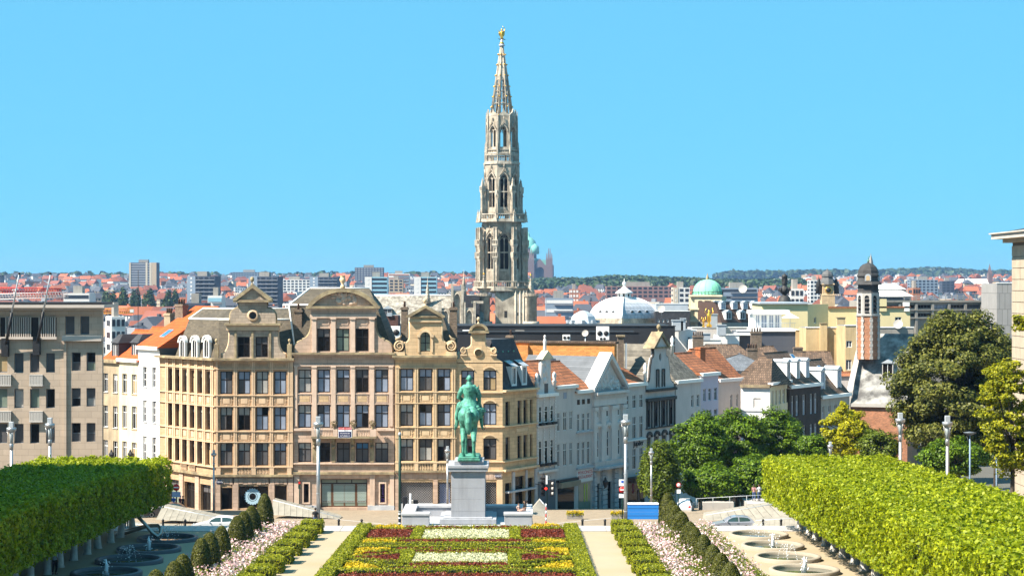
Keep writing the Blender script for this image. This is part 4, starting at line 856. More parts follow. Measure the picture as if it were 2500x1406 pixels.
MB().poly([(-.3, z0 - .1), (-.3, z0 + .35), (W / 2, z0 + 4.4), (W + .3, z0 + .35), (W + .3, z0 - .1), (W / 2, z0 + 3.7)], -.5, 1.2).build('raking_cornice', M_wall_shade, b.root)
rel = MB()
for _ in range(110):
 x = rng.uniform(1.2, W - 1.2); zz = z0 + rng.uniform(.1, max(.3, 3.3 * (1 - abs(x - W / 2) / (W / 2)) - .4)); rel.sphere((x, 0, zz), rng.uniform(.1, .24), 7, 5, rng.uniform(.6, 1.4), .7, rng.uniform(.6, 1.5))
rel.build('relief_carving', M_wall_shade, b.root)
for x0, x1 in c4: hd = MB(); c_ = (U(x0) + U(x1)) / 2; hd.poly(arc(c_, Z(1050), .75, 180, 0, 8) + arc(c_, Z(1050), .5, 0, 180, 8), -.3, .02); hd.sphere((c_, -.1, Z(1041)), .3, 7, 5); hd.build('window_hood', M_wall_shade, b.root)
b.lbox('rear_wall', M_wall_cool, .02, W - .02, .42, 11, 0, Z(957))
k = MB().add([(.1, .5, z0), (W - .1, .5, z0), (W - .1, 11, z0), (.1, 11, z0), (W / 2, .8, z0 + 3.9), (W / 2, 11, z0 + 3.9)], [(0, 4, 5, 3), (1, 2, 5, 4), (3, 5, 2)]); k.build('roof', M_greyslate, b.root)
MB().add([(-3.5, 4.0, z0 - .5), (1.5, 4.0, z0 - .5), (1.5, 11, z0 - .5), (-3.5, 11, z0 - .5), (-1.6, 6.5, z0 + 3.6), (2.6, 6.5, z0 + 3.6)], [(0, 1, 5, 4), (2, 3, 4, 5), (3, 0, 4)]).build('rear_roof', M_greyslate, b.root)
r5 = old_house('bar_house', 'pale house with beer sign lettering and brown awning behind tall lamp post', 1524, 1576, [(966, 999), (1019, 1074), (1098, 1149)], [(cx5(900), cx5(922)), (cx5(950), cx5(975)), (cx5(1000), cx5(1025))], 941, M_wall_cool, M_oldorange, depth=9, rh=2.5, lineD=RSD, group=GRP, st='md', rowsn=(.35, .65), setb=.06)
b = r5; text('lettering', 'Jupiler', .95, (b.u(1557), -.12, b.z(1085, 1530)), M_black, b.root, ext=.03)
b.box('string_course', M_wall_white, 1524, 1576, 1076, 1079, -.2, .02, 1524); b.box('awning', mat('brown_awning', (.10, .05, .035), .9, .1, 1), 1524.5, 1575, 1166, 1178, -1.4, -.1, 1524); b.box('shop_window', GL['dark'], 1526, 1573, 1179, 1300, -.03, .01, 1524)
b.box('banner', plainmat('wine_red', (.22, .01, .03)), 1535, 1539, 1182, 1205, -.5, -.45, 1524); b.box('sandwich_sign', plainmat('brown_sign', (.12, .05, .03)), 1541, 1546, 1197, 1240, -.9, -.8, 1524)
skylight(b.root, (1.5, 1.4, b.z(938, 1524) + .9), (-R(50), 0, 0), .6, 1.0)
r6 = Bld('dark_trim_gable_house', 'white house with black stone trim, tall dark windows and pointed curved gable', 'house', 1576, RSD(1576), 1647, RSD(1647), -6, GRP); b = r6; RF = 1577; U = b.u; Z = lambda y: b.z(y, RF)
M_dkstone = mat('dark_bluestone', (.055, .05, .045), .8, .3, 1.5)
for x0, x1 in ((1579, 1590), (1597, 1608.5), (1615.5, 1627), (1634, 1645)):
 b.win(x0, x1, 982, 1044, 2, (.3, .7), st='md', ref=RF); b.win(x0, x1, 1068, 1130, 2, (.3, .7), st='md', ref=RF); b.box('window_surround', M_dkstone, x0 - 1.3, x0, 981, 1046, -.14, .02, RF); b.box('window_surround', M_dkstone, x1, x1 + 1.3, 981, 1046, -.14, .02, RF)
 MB().poly(arc((U(x0) + U(x1)) / 2, Z(1068), (U(x1) - U(x0)) * .62, 180, 0, 8, .7) + arc((U(x0) + U(x1)) / 2, Z(1068), (U(x1) - U(x0)) * .45, 0, 180, 8, .35), -.2, .02).build('window_hood', M_dkstone, b.root)
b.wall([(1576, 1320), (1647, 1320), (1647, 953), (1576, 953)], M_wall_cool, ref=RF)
for y, h, pr in ((951, 6, .4), (973, 8, .35), (1045, 3, .2)): b.box('dark_cornice', M_dkstone, 1576.1, 1647, y, y + h, -pr, .02, RF)
W = b.W; z0 = Z(952); c = W / 2; q_ = .70
L_ = [(.15, z0), (.15, z0 + .7 * q_)] + arc(.2, z0 + 2.6 * q_, 1.0, -90, -10, 6, 1.8 * q_) + [(1.35, z0 + 4.0 * q_), (1.7, z0 + 5.4 * q_)] + arc(1.75, z0 + 6.2 * q_, .45, -60, 40, 4, .6) + [(2.2, z0 + 7.4 * q_)]
Rr = [(W - p[0], p[1]) for p in L_][::-1]
hs = [[(c - 1.0, z0 + .4 * q_), (c - .45, z0 + .4 * q_), (c - .45, z0 + 3.2 * q_), (c - 1.0, z0 + 3.2 * q_)], [(c + .45, z0 + .4 * q_), (c + 1.0, z0 + .4 * q_), (c + 1.0, z0 + 3.2 * q_), (c + .45, z0 + 3.2 * q_)], arc(c, z0 + 5.5 * q_, .28, 0, 340, 12, .5)]
MB().poly(L_ + Rr, 0, .45, hs).build('gable', M_wall_cool, b.root)
for q in (L_, Rr): MB().tube([(p[0], .15, p[1]) for p in q], .17, 6).build('coping', M_dkstone, b.root)
for (xa, xb) in ((c - 1.0, c - .45), (c + .45, c + 1.0)): MB().box(xa, xb, .2, .22, z0 + .4 * q_, z0 + 3.2 * q_).build('gable_pane', GL['mid'], b.root); MB().box(xa - .12, xa, -.1, .02, z0 + .3 * q_, z0 + 3.4 * q_).box(xb, xb + .12, -.1, .02, z0 + .3 * q_, z0 + 3.4 * q_).box(xa, xb, -.1, .02, z0 + 3.2 * q_, z0 + 3.45 * q_).build('window_surround', M_dkstone, b.root)
MB().box(c - .25, c + .25, .2, .22, z0 + 5.0 * q_, z0 + 6 * q_).build('gable_pane', GL['dark'], b.root)
MB().poly([(1.9, z0 + 7.3 * q_), (W - 1.9, z0 + 7.3 * q_), (c, z0 + 9.3 * q_)], -.1, .5).build('pediment', M_wall_cool, b.root); MB().poly([(1.5, z0 + 7.1 * q_), (c, z0 + 9.9 * q_), (W - 1.5, z0 + 7.1 * q_), (W - 2, z0 + 7.1 * q_), (c, z0 + 9.2 * q_), (2, z0 + 7.1 * q_)], -.35, 1.2).build('pediment_cornice', M_darktrim, b.root); MB().box(1.6, W - 1.6, -.3, .7, z0 + 7.0 * q_, z0 + 7.3 * q_).build('pediment_cornice', M_darktrim, b.root)
finial('ball_finial', M_darktrim, b.root, (c, .2, z0 + 9.5 * q_), .75)
for xx in (.25, W - .25): MB().lathe([(.2, 0), (.2, 1.2), (.3, 1.3), (.12, 1.5), (.28, 2.0), (.02, 2.5)], 10).build('urn', M_wall_white, b.root, (xx, .2, z0 + .8 if xx < 1 else z0 + 5.5 * q_))
b.lbox('rear_wall', M_wall_cool, .02, W - .02, .42, 12, 0, Z(955)); MB().add([(.2, .4, z0), (W - .2, .4, z0), (W - .2, 13, z0), (.2, 13, z0), (c, .4, z0 + 5.4), (c, 13, z0 + 5.4)], [(0, 4, 5, 3), (1, 2, 5, 4), (3, 5, 2)]).build('roof', M_mossslate, b.root)
M_ochre = mat('ochre_brick', (.58, .25, .07), .9, .22, .8, pat='brick', psize=(.5, .16), msize=.025, pvar=.25, pbump=.4, mortar=(.38, .17, .06))
o = Bld('ochre_brick_building', 'long ochre brick wall with flat tile coping above the shaded street roofs', 'building', 1215, 233, 1500, 228, -6)
o.lbox('wall', M_ochre, 0, o.W, 0, 1.0, 0, o.z(836)); o.lbox('tile_coping', M_browntile, -.2, o.W + .2, -.2, 1.2, o.z(836), o.z(836) + .25); o.box('buttress', M_ochre, 1215, 1292, 842, 1000, -.5, 0)
chimney(o.root, (1.5, .5, o.z(836)), .9, .7, .9, M_chimbrick, 1)
ch = Bld('brick_chimney_stack', 'tall slim brick chimney stack with flat cap rising over orange roofs', 'chimney', 1508, 232, 1523, 232, 4); ch.box('stack', M_chimbrick, 1508, 1523, 822, 900, 0, .8); ch.box('cap', M_darktrim, 1505, 1526, 818, 822, -.15, .95); ch.box('pot', M_zinc, 1526.5, 1531, 838, 900, .1, .4)
GR2 = 'small houses at the foot of the yellow building'
def cx6(c): return 1600 + c / 2.8117
def cy6(c): return 640 + c / 2.8117
h7 = old_house('blank_walled_house', 'white house with blank side wall and mottled slate roof beside dark trimmed gable', 1650, 1711, [(969, 998), (1015, 1050)], [(cx6(245), cx6(262)), (cx6(282), cx6(302))], 933, M_wall_cool, M_mossslate, depth=10, rh=5.2, lineD=RSD, group=GR2, st='mm', zb=-8, hip=2.5)
h8 = old_house('lavender_house', 'pale lavender house front with three upper windows', 1711, 1754, [(950, 980), (1003, 1045)], [(cx6(328), cx6(347)), (cx6(363), cx6(384)), (cx6(402), cx6(424))], 915, M_wall_lav, M_oldorange, depth=8, rh=2.5, lineD=RSD, group=GR2, st='dark', zb=-8)
LD3 = lambda px: 255 + (px - 1754) * .075
h9 = old_house('orange_roof_house', 'small house with orange tile roof, brick chimney and white dormer', 1754, 1812, [(966, 996), (1014, 1050)], [(cx6(512), cx6(528)), (cx6(553), cx6(568))], 929, M_wall_cool, M_oldorange, depth=9, rh=4.0, lineD=LD3, group=GR2, st='mm', zb=-9)
chimney(h9.root, (-1.3, 2, h9.z(925)), 1.2, .8, 4.2, mat('orange_brick', (.40, .13, .05), .9, .2, 1.5, pat='brick', psize=(.24, .08), msize=.012, pbump=.3), 0); skylight(h9.root, (1.6, 1.3, h9.z(925) + .8), (-R(50), 0, 0), .7, 1.0)
LD4 = lambda px: 262 - (px - 1810) * .04
hW = Bld('white_corner_house', 'low white corner house with single window and brown tile roof', 'house', 1810, 250.5, 1880, 249, -10, GR2)
hW.win(1839, 1858, 970.5, 995, 2, (.35, .65), fm=M_frame_wh, st='mm', set_=.2); hW.wall([(1810, 1100), (1880, 1100), (1880, 944), (1810, 944)], M_wall_white, ref=1811); hW.box('eaves_cornice', M_darktrim, 1809, 1881, 938, 945, -.4, .3); hW.box('string_course', M_bluestone, 1810.2, 1880, 1000, 1003, -.12, .02)
w2 = Bld('', '', '', 1880, 249, 1928, 257, -10, sub=hW.root)
for x0, x1 in ((1884, 1888.5), (1892.5, 1897), (1901.5, 1907), (1911, 1917), (1920, 1925)): w2.win(x0, x1, 955, 990, 1, (.4, .6), fm=M_frame_wh, st='mm', ref=1881)
w2.wall([(1880, 1100), (1928, 1100), (1928, 938), (1880, 938)], M_wall_cream, ref=1881); w2.box('eaves_cornice', M_wall_white, 1880, 1928, 934, 940, -.4, .3, 1881); w2.lbox('rear_wall', M_wall_cool, .05, w2.W, .42, 4, 0, w2.z(940, 1881)); hW.lbox('rear_wall', M_wall_cool, .05, hW.W - .1, .42, 6, 0, hW.z(944))
zz = hW.z(941); MB().add([(-.3, -.3, zz), (hW.W + .2, -.3, zz), (hW.W + 1.2, 7, zz), (-.3, 7, zz), (1.0, 4.0, zz + 3.4), (hW.W - .8, 4.0, zz + 3.4)], [(0, 1, 5, 4), (1, 2, 5), (2, 3, 4, 5), (3, 0, 4)]).build('roof', M_browntile, hW.root)
LD5 = lambda px: 256 + (px - 1928) * .11
hD = old_house('dark_brown_house', 'dark sooty brown house with narrow white windows and tiled mansard', 1928, 2004.5, [(967, 1017), (1043, 1075)], [(cx6(935), cx6(950)), (cx6(965), cx6(983)), (cx6(1012), cx6(1031)), (cx6(1063), cx6(1080)), (cx6(1093), cx6(1111))], 945, mat('sooty_brick', (.055, .042, .035), .9, .3, .9, streak=.3), M_browntile, depth=9, rh=4.3, lineD=LD5, group=GR2, st='mb', zb=-11, hip=1.5)
hE = old_house('cream_terrace_house', 'cream stone terrace house with tall windows beneath white dormers', 2004.5, 2074, [(992, 1045)], [(cx6(1145), cx6(1160)), (cx6(1185), cx6(1203)), (cx6(1225), cx6(1245)), (cx6(1262), cx6(1279)), (cx6(1298), cx6(1314))], 970, mat('terrace_stone', (.36, .33, .28), .9, .15, .8, streak=.3), M_browntile, depth=9, rh=4.8, lineD=LD5, group=GR2, st='mb', zb=-11)
def dormer(root, loc, w, h, m=None, gl='mid', d=2.2, roof=None):
 dm = empty('dormer', loc); dm.parent = root; m = m or M_frame_wh; t = .12
 MB().poly([(-w / 2, 0), (w / 2, 0), (w / 2, h), (-w / 2, h)], 0, d, [[(-w / 2 + t, t), (w / 2 - t, t), (w / 2 - t, h - t), (-w / 2 + t, h - t)]]).build('surround', m, dm)
 MB().box(-w / 2 + t, w / 2 - t, .1, .12, t, h - t).build('pane', GL[gl], dm); MB().box(-.03, .03, .04, .1, t, h - t).build('mullion', M_frame_wh, dm)
 MB().poly([(-w / 2 - .15, h), (w / 2 + .15, h), (0, h + w * .35)], -.15, d).build('dormer_roof', roof or M_zinc, dm); return dm
for f_, gl in ((.12, 'mid'), (.42, 'pale'), (.72, 'blind')): dormer(hD.root, (hD.W * f_ + .4, .9, hD.z(945) + .9), 1.1, 2.4, gl=gl)
for f_ in (.25, .82): dormer(hE.root, (hE.W * f_, .8, hE.z(970) + .6), 1.4, 3.0, gl='blind')
for f_, z_ in ((.5, 2.2), (.62, 3.2)): skylight(hE.root, (hE.W * f_, z_ * .75, hE.z(970) + z_), (-R(38), 0, 0), .8, 1.2); skylight(hD.root, (hD.W * f_ + 1, z_ * .75, hD.z(945) + z_), (-R(38), 0, 0), .8, 1.2)
def roof_house(name, label, px0, px1, D, eave, ridge, m, dep=10, hip=1.5, wall=None, zb=-8, group='roofs behind the street houses', tilt=0, ch=None):
 b = Bld(name, label, 'house', px0, D, px1, D + tilt, zb, group); ze = b.z(eave); zr = CZ + (HY - ridge) * (D + dep / 2) / F - zb
 b.lbox('wall', wall or M_wall_cool, 0, b.W, 0, dep, 0, ze); gable_roof(b.root, 0, b.W, 0, dep, ze, zr - ze, m, hip=hip)
 if ch: chimney(b.root, (b.W * ch[0], dep / 2, zr - .8), ch[1], .8, ch[2], M_chimbrick, ch[3])
 return b
roof_house('slate_roof_house', 'broad grey slate hipped roof with grouped chimney pots', 1738, 1895, 276, 903, 863, M_greyslate, 11, 5, ch=(.7, 1.5, 1.6, 4))
roof_house('brown_tile_house', 'brown pantile hipped roof in front of the grey panelled wall', 1695, 1850, 290, 880, 841, M_browntile, 12, 2.5, ch=(.12, 1.6, 2.2, 5))
roof_house('chimney_tile_house', 'steep dark tile roof with brick chimney by the pale rendered wall', 1850, 1912, 286, 880, 845, M_browntile, 10, 1, ch=(.1, 1.6, 3.0, 4))
roof_house('stone_dormer_house', 'brown mossy roof below the blank rendered party walls', 1900, 1960, 282, 890, 862, M_mossslate, 10, 1)
roof_house('long_tile_house', 'dark red tiled roof with skylights left of the chapel tower', 1955, 2040, 296, 905, 858, M_browntile, 13, 0, ch=(.1, 1.4, 1.5, 0))
roof_house('red_tile_house', 'small red tiled roof beside the chapel', 2040, 2085, 294, 918, 908, M_oldorange, 8, 0)
# town hall tower
M_lime = mat('limestone', (0.46, 0.395, 0.31), 0.9, 0.35, 0.6, bump=0.3, bscale=3, col2=(0.24, 0.20, 0.15), c2scale=0.45, streak=0.65)
M_lime2 = mat('limestone_trim', (0.53, 0.465, 0.375), 0.9, 0.35, 1.1, bump=0.3, bscale=3, col2=(0.30, 0.25, 0.19), c2scale=.7, streak=0.6)
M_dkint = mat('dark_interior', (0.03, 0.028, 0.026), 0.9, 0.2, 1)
M_goldleaf = mat('gold_leaf', (0.75, 0.42, 0.06), 0.35, 0.1, 2, metal=0.8)
M_lichen = mat('lichen_slate', (0.16, 0.14, 0.115), 0.9, 0.35, 0.9, col2=(0.42, 0.39, 0.33), c2scale=1.3, c2amt=0.5)
TD = 480.0
def tz(py): return CZ + (HY - py) * TD / F
TZ0 = -14.0
tw = empty('town_hall_tower', P(1225, 690, TD) * Vector((1, 1, 0)) if False else Vector(((1225 - 1250) * TD / F, TD, TZ0)), 0, 'tall pale gothic town hall tower with openwork spire and gilded figure', 'tower')
K = TD / F
ROT = R(8)
def zt_(py): return tz(py) - TZ0
def ring_place(mesh_obj, n=8, off=0.0):
 o0 = mesh_obj; o0.rotation_euler = (0, 0, ROT + off); out = [o0]
 for i in range(1, n):
  o = o0.copy(); COL.objects.link(o); o.parent = o0.parent; o.rotation_euler = (0, 0, ROT + off + i * 2 * PI / n); out.append(o)
  for ch in o0.children:
   c = ch.copy(); COL.objects.link(c); c.parent = o
 return out
def pointed(cx, z0, w, h, n=6):
 sp = z0 + h - w * 1.55; pts = [(cx - w, z0), (cx + w, z0), (cx + w, sp)]
 for i in range(1, n + 1):
  t = i / n; a = t * R(64); pts.append((cx + w - (1 - math.cos(a)) * w * 1.78, sp + math.sin(a) * w * 1.725))
 for i in range(n - 1, -1, -1):
  t = i / n; a = t * R(64); pts.append((cx - w + (1 - math.cos(a)) * w * 1.78, sp + math.sin(a) * w * 1.725))
 return pts
def stage(name, r, y_top, y_bot, win, gablet=True, mull=2):
 a = r * math.cos(PI / 8); w = r * math.sin(PI / 8); z0, z1 = zt_(y_bot), zt_(y_top); wy0, wy1, ww = win
 hz0, hz1 = zt_(wy1), zt_(wy0); hole = pointed(0, hz0, ww, hz1 - hz0)
 m = MB().poly([(-w, z0), (w, z0), (w, z1), (-w, z1)], -a, -a + .55, [hole])
 o = m.build(name + '_face', M_lime, tw)
 t = MB()       # tracery of the window
 for i in range(1, mull): x = -ww + 2 * ww * i / mull; t.box(x - .07, x + .07, -a + .15, -a + .35, hz0, hz1 - ww * (.9 if mull == 2 else 1.2))
 hm = hz0 + (hz1 - hz0) * .5
 if hz1 - hz0 > 6: t.box(-ww, ww, -a + .14, -a + .36, hm - .15, hm + .15)
 t.box(-ww, ww, -a + .10, -a + .4, hz0, hz0 + .5)
 for i in range(mull): x = -ww + 2 * ww * (i + .5) / mull; t.tube([(x + ww / mull * .9 * math.cos(q), -a + .25, hz1 - ww * 1.55 + ww / mull * 1.1 * math.sin(q)) for q in [PI * k / 6 for k in range(7)]], .07, 5)
 t.tube([(.32 * math.cos(q), -a + .25, hz1 - ww * .62 + .32 * math.sin(q)) for q in [2 * PI * k / 8 for k in range(9)]], .06, 5)
 t.build('tracery', M_lime2, o)
 e = MB(); op = pointed(0, hz0, ww + .22, hz1 - hz0 + .35)[2:]
 e.tube([(p[0], -a - .08, p[1]) for p in op], .14, 5)
 if gablet: e.tube([(-ww - .25, -a - .12, hz1 - ww * .6), (0, -a - .25, hz1 + 1.5), (ww + .25, -a - .12, hz1 - ww * .6)], .13, 5); e.tube([(0, -a - .25, hz1 + 1.2), (0, -a - .3, hz1 + 2.6)], [.16, .05], 5); e.sphere((0, -a - .28, hz1 + 2.1), .2, 6, 4)
 for sx in (-1, 1): e.box(sx * (ww + .42) - .10, sx * (ww + .42) + .10, -a - .1, -a + .05, z0, hz1 - ww)
 e.build('arch_moulding', M_lime2, o)
 ring_place(o)
def parapet(y_top, y_bot, r, posts=9, slab=.5):
 a = r * math.cos(PI / 8); w = r * math.sin(PI / 8); z0, z1 = zt_(y_bot), zt_(y_top); k = MB()
 k.box(-w, w, -a, -a + .3, z1 - .22, z1); k.box(-w, w, -a, -a + .3, z0, z0 + .25); k.box(-w - .12, w + .12, -a - .2, -a + 1.4, z0 - slab, z0)
 for i in range(posts): x = -w + 2 * w * (i + .5) / posts; k.box(x - .06, x + .06, -a + .06, -a + .24, z0 + .2, z1 - .2)
 for i in range(posts - 1): x = -w + 2 * w * (i + 1) / posts; k.tube([(x + w / posts * math.cos(q), -a + .15, z1 - .5 + .25 * math.sin(q)) for q in (0, PI / 4, PI / 2, 3 * PI / 4, PI)], .05, 4)
 ring_place(k.build('parapet', M_lime2, tw))
 MB().lathe([(.1, z0 - slab), (r - .3, z0 - slab), (r - .3, z0 - .1), (.1, z0 - .1)], 8, a0=PI / 8 + ROT + PI / 2).build('gallery_floor', M_lime, tw)
def pinnacle(r, y_base, y_gal, y_tip, s, galleries=(), lean=0):
 z0, zg, ztip = zt_(y_base), zt_(y_gal), zt_(y_tip); k = MB()
 for sx, sy in ((-.62, -.62), (.62, -.62), (-.62, .62), (.62, .62)): k.box(sx * s - .16 * s, sx * s + .16 * s, -r + sy * s - .16 * s, -r + sy * s + .16 * s, z0, zg)
 k.box(-.5 * s, .5 * s, -r - .5 * s, -r + .5 * s, z0, zg)
 for zz in list(galleries): z_ = zt_(zz); k.box(-1.15 * s, 1.15 * s, -r - 1.15 * s, -r + 1.15 * s, z_, z_ + .3); k.box(-1.2 * s, 1.2 * s, -r - 1.2 * s, -r + 1.2 * s, z_ + 1.15, z_ + 1.4); [k.box(x - .07, x + .07, -r - 1.12 * s, -r + 1.12 * s, z_ + .3, z_ + 1.15) for x in (-1.05 * s, -.35 * s, .35 * s, 1.05 * s)]; k.frustum((-.6 * s, .6 * s, -r - .6 * s, -r + .6 * s), z_ - .9, (-1.1 * s, 1.1 * s, -r - 1.1 * s, -r + 1.1 * s), z_)
 k.frustum((-.75 * s, .75 * s, -r - .75 * s, -r + .75 * s), zg + 1.3 if galleries else zg, (-.04, .04, -r - .04, -r + .04), ztip)
 h = ztip - zg
 for lv in (.3, .48, .64, .8):
  rr = .75 * s * (1 - lv) + .16
  for q in range(4): k.sphere((rr * math.cos(q * PI / 2 + PI / 4) * 1.2, -r + rr * math.sin(q * PI / 2 + PI / 4) * 1.2, zg + lv * h), .13 * s + .03, 5, 3)
 o = k.build('pinnacle', M_lime2, tw); return o
stage('belfry', 5.05, 541, 688, (572, 662, 1.02), mull=2)
stage('upper_belfry', 4.45, 402, 524, (428, 512, .92), mull=2)
stage('lantern', 3.85, 285, 376, (312, 366, .80), mull=2)
MB().lathe([(.1, zt_(690)), (4.0, zt_(690)), (4.0, zt_(545)), (.1, zt_(545))], 8, a0=PI / 8 + ROT + PI / 2).build('dark_core', M_dkint, tw)  # near-black core stands in for the shade inside the belfry
MB().lathe([(.1, zt_(524)), (3.0, zt_(524)), (3.0, zt_(420)), (.1, zt_(420))], 8, a0=PI / 8 + ROT + PI / 2).build('dark_core', M_dkint, tw)  # same near-black filling as shade inside the upper belfry
parapet(686, 702, 7.35, 10, .8); parapet(523, 538, 6.15, 9, .5); parapet(379, 398, 4.5, 8, .5); parapet(366.5, 376, 4.2, 6, .2)
ring_place(pinnacle(6.15, 700, 556, 512, .62, (600, 630)), 8, PI / 8)
ring_place(pinnacle(5.5, 540, 470, 436, .5, (470,)), 4, PI / 8)
ring_place(pinnacle(4.7, 540, 500, 478, .32), 8, PI / 8)
ring_place(pinnacle(4.25, 398, 372, 348, .26), 8, PI / 8)
ring_place(pinnacle(3.95, 376, 300, 272, .24), 8, PI / 8)
for y, r0 in ((600, 5.0), (492, 4.3)):      # flying buttresses from pinnacles to the drum
 k = MB().tube([(0, -r0 - 1.2, zt_(y) + 1.0), (0, -r0 - .5, zt_(y) + 2.3), (0, -r0 + .3, zt_(y) + 3.0)], [.18, .16, .2], 5); ring_place(k.build('flying_buttress', M_lime2, tw), 8, PI / 8)
crown = MB()
aa = 3.85 * math.cos(PI / 8); ww = 3.85 * math.sin(PI / 8)
crown.poly([(-ww, zt_(286)), (ww, zt_(286)), (ww, zt_(284)), (.3, zt_(276)), (0, zt_(268)), (-.3, zt_(276)), (-ww, zt_(284))], -aa - .05, -aa + .3); ring_place(crown.build('crown_gablet', M_lime2, tw))
MB().lathe([(.1, zt_(288)), (3.7, zt_(288)), (3.6, zt_(283)), (.1, zt_(283))], 8, a0=PI / 8 + ROT + PI / 2).build('gallery_floor', M_lime, tw)
zb_, ztp = zt_(284), zt_(112); H = ztp - zb_
rib = MB().tube([(0, -2.75, zb_), (0, -1.55, zb_ + H * .5), (0, -.30, ztp)], [.30, .22, .13], 6); ro = rib.build('spire_rib', M_lime, tw)
gk = MB()
for py in (283, 262, 237, 212, 185, 159, 134): f_ = (zt_(py) - zb_) / H; gk.sphere((0, -(2.75 + (.30 - 2.75) * f_) - .3, zt_(py)), .22, 6, 4, 1, 1.3, .8)
gk.build('gilded_crockets', M_goldleaf, ro); ring_place(ro, 8, PI / 8)
fc = MB()
for x, t in ((0, .5), (-.5, .3), (.5, .3)):
 f0 = 2.5; fc.tube([(x * 2, -f0, zb_), (x * 2 * (1 - t), -f0 * (1 - t) - .02, zb_ + H * t)], .10, 4)
for f_ in (.16, .34, .5, .64, .76, .87): r_ = (2.75 + (.3 - 2.75) * f_); fc.tube([(-r_ * .383, -r_ * .924, zb_ + H * f_), (0, -r_ * .93, zb_ + H * f_ + r_ * .18), (r_ * .383, -r_ * .924, zb_ + H * f_)], .11, 4)
for f_ in (.28, .44): r_ = (2.55 - 2.25 * f_); fc.tube([(r_ * .26 * math.cos(q), -r_ * .93, zb_ + H * f_ + r_ * .3 * math.sin(q)) for q in [2 * PI * k / 8 for k in range(9)]], .07, 4)
fc.add([(-.62, -1.42, zb_ + H * .52), (.62, -1.42, zb_ + H * .52), (.12, -.28, ztp), (-.12, -.28, ztp)], [(0, 1, 2, 3)])
ring_place(fc.build('spire_tracery', M_lime2, tw))
MB().lathe([(.35, 0), (.75, .3), (.75, .6), (.3, .9), (.35, 1.6), (.2, 2.0)], 10).build('spire_finial', M_zinc, tw, (0, 0, ztp - .4))
rot0 = 0
bw = MB(); bw.box(-1.6, 6.2, -6.3, 6.0, 0, zt_(703)); bw.build('base_wall', M_lime, tw)
MB().frustum((-2.2, 6.3, -5.9, 6), zt_(716), (-6.3, 6.6, -6.9, 6.6), zt_(703)).build('corbel_table', M_lime, tw)
for (x, w, y0, y1) in ((1.0, .7, 758, 774), (4.0, .3, 762, 769), (4.7, .3, 762, 769)): MB().box(x - w / 2, x + w / 2, -6.34, -6.2, zt_(y1), zt_(y0)).build('slit_window', M_dkint, tw)
for x in (3.4, 4.5, 5.4, 6.1): MB().tube([(x, -6.3, 0), (x, -6.3, zt_(705))], .22, 6).build('wall_shaft', M_lime2, tw)
for xx, yt in ((-4.4, 669), (7.2, 672)):
 t = MB().lathe([(1.5, 0), (1.5, zt_(728)), (1.9, zt_(724)), (2.0, zt_(722)), (2.0, zt_(720.5)), (1.3, zt_(720.4))], 8).build('stair_turret', M_lime, tw, (xx, -5.5, 0))
 q = MB(); q.lathe([(1.95, zt_(720)), (1.95, zt_(719.4))], 8, cap=False)
 for i in range(16): a = 2 * PI * i / 16; q.box(1.9 * math.cos(a) - .08, 1.9 * math.cos(a) + .08, 1.9 * math.sin(a) - .08, 1.9 * math.sin(a) + .08, zt_(722), zt_(717))
 q.lathe([(2.02, zt_(717)), (2.05, zt_(716)), (1.85, zt_(716)), (1.85, zt_(717))], 8, cap=False); q.build('turret_parapet', M_lime2, t)
 q = MB().lathe([(1.0, zt_(721)), (.9, zt_(712)), (.1, zt_(yt + 8)), (.03, zt_(yt))], 8)
 for lv in range(6): [q.sphere(((.9 - .14 * lv) * math.cos(a), (.9 - .14 * lv) * math.sin(a), zt_(712) + lv * .75), .16, 5, 3) for a in (0, PI / 2, PI, 3 * PI / 2)]
 q.build('turret_spirelet', M_lime2, t); MB().sphere((0, 0, zt_(yt)), .25, 8, 6).build('gilded_ball', M_goldleaf, t)
 MB().lathe([(1.9, zt_(797)), (2.1, zt_(794)), (2.1, zt_(783)), (1.9, zt_(783))], 8, cap=False).build('turret_gallery', M_lime2, t)
fg = empty('gilded_figure', (tw.location.x, TD, tz(108)), 0, 'gilded winged figure with raised sword on the spire tip', 'statue')
MB().lathe([(.55, 0), (.6, .2), (.3, .5), (.35, .7)], 10).build('base', M_goldleaf, fg)
k = MB(); k.tube([(-.2, 0, .7), (-.12, 0, 1.5), (0, 0, 2.2), (0, 0, 3.0), (0, 0, 3.3)], [.16, .22, .34, .36, .14], 8); k.tube([(.25, 0, .7), (.2, 0, 1.4), (0, 0, 2.2)], [.14, .2, .3], 8)
k.sphere((0, 0, 3.55), .24, 8, 6); k.tube([(.3, 0, 3.0), (.7, 0, 3.3), (.75, 0, 3.9)], [.14, .12, .09], 6); k.tube([(-.3, 0, 3.0), (-.75, 0, 2.6), (-.6, 0, 2.2)], [.14, .12, .09], 6); k.build('body', M_goldleaf, fg)
MB().tube([(.75, 0, 3.8), (.1, 0, 4.5)], [.07, .03], 5).build('sword', M_goldleaf, fg)
for sx in (-1, 1): MB().poly([(sx * .15, 2.6), (sx * .8, 3.6), (sx * .7, 2.2), (sx * .3, 1.7)], .18, .26).build('wing', M_goldleaf, fg)
MB().tube([(-.9, -.1, 1.4), (-.4, -.1, 1.1), (.2, -.1, 1.3), (.9, -.1, 1.0)], [.05, .12, .13, .08], 6).build('dragon', M_iron, fg)
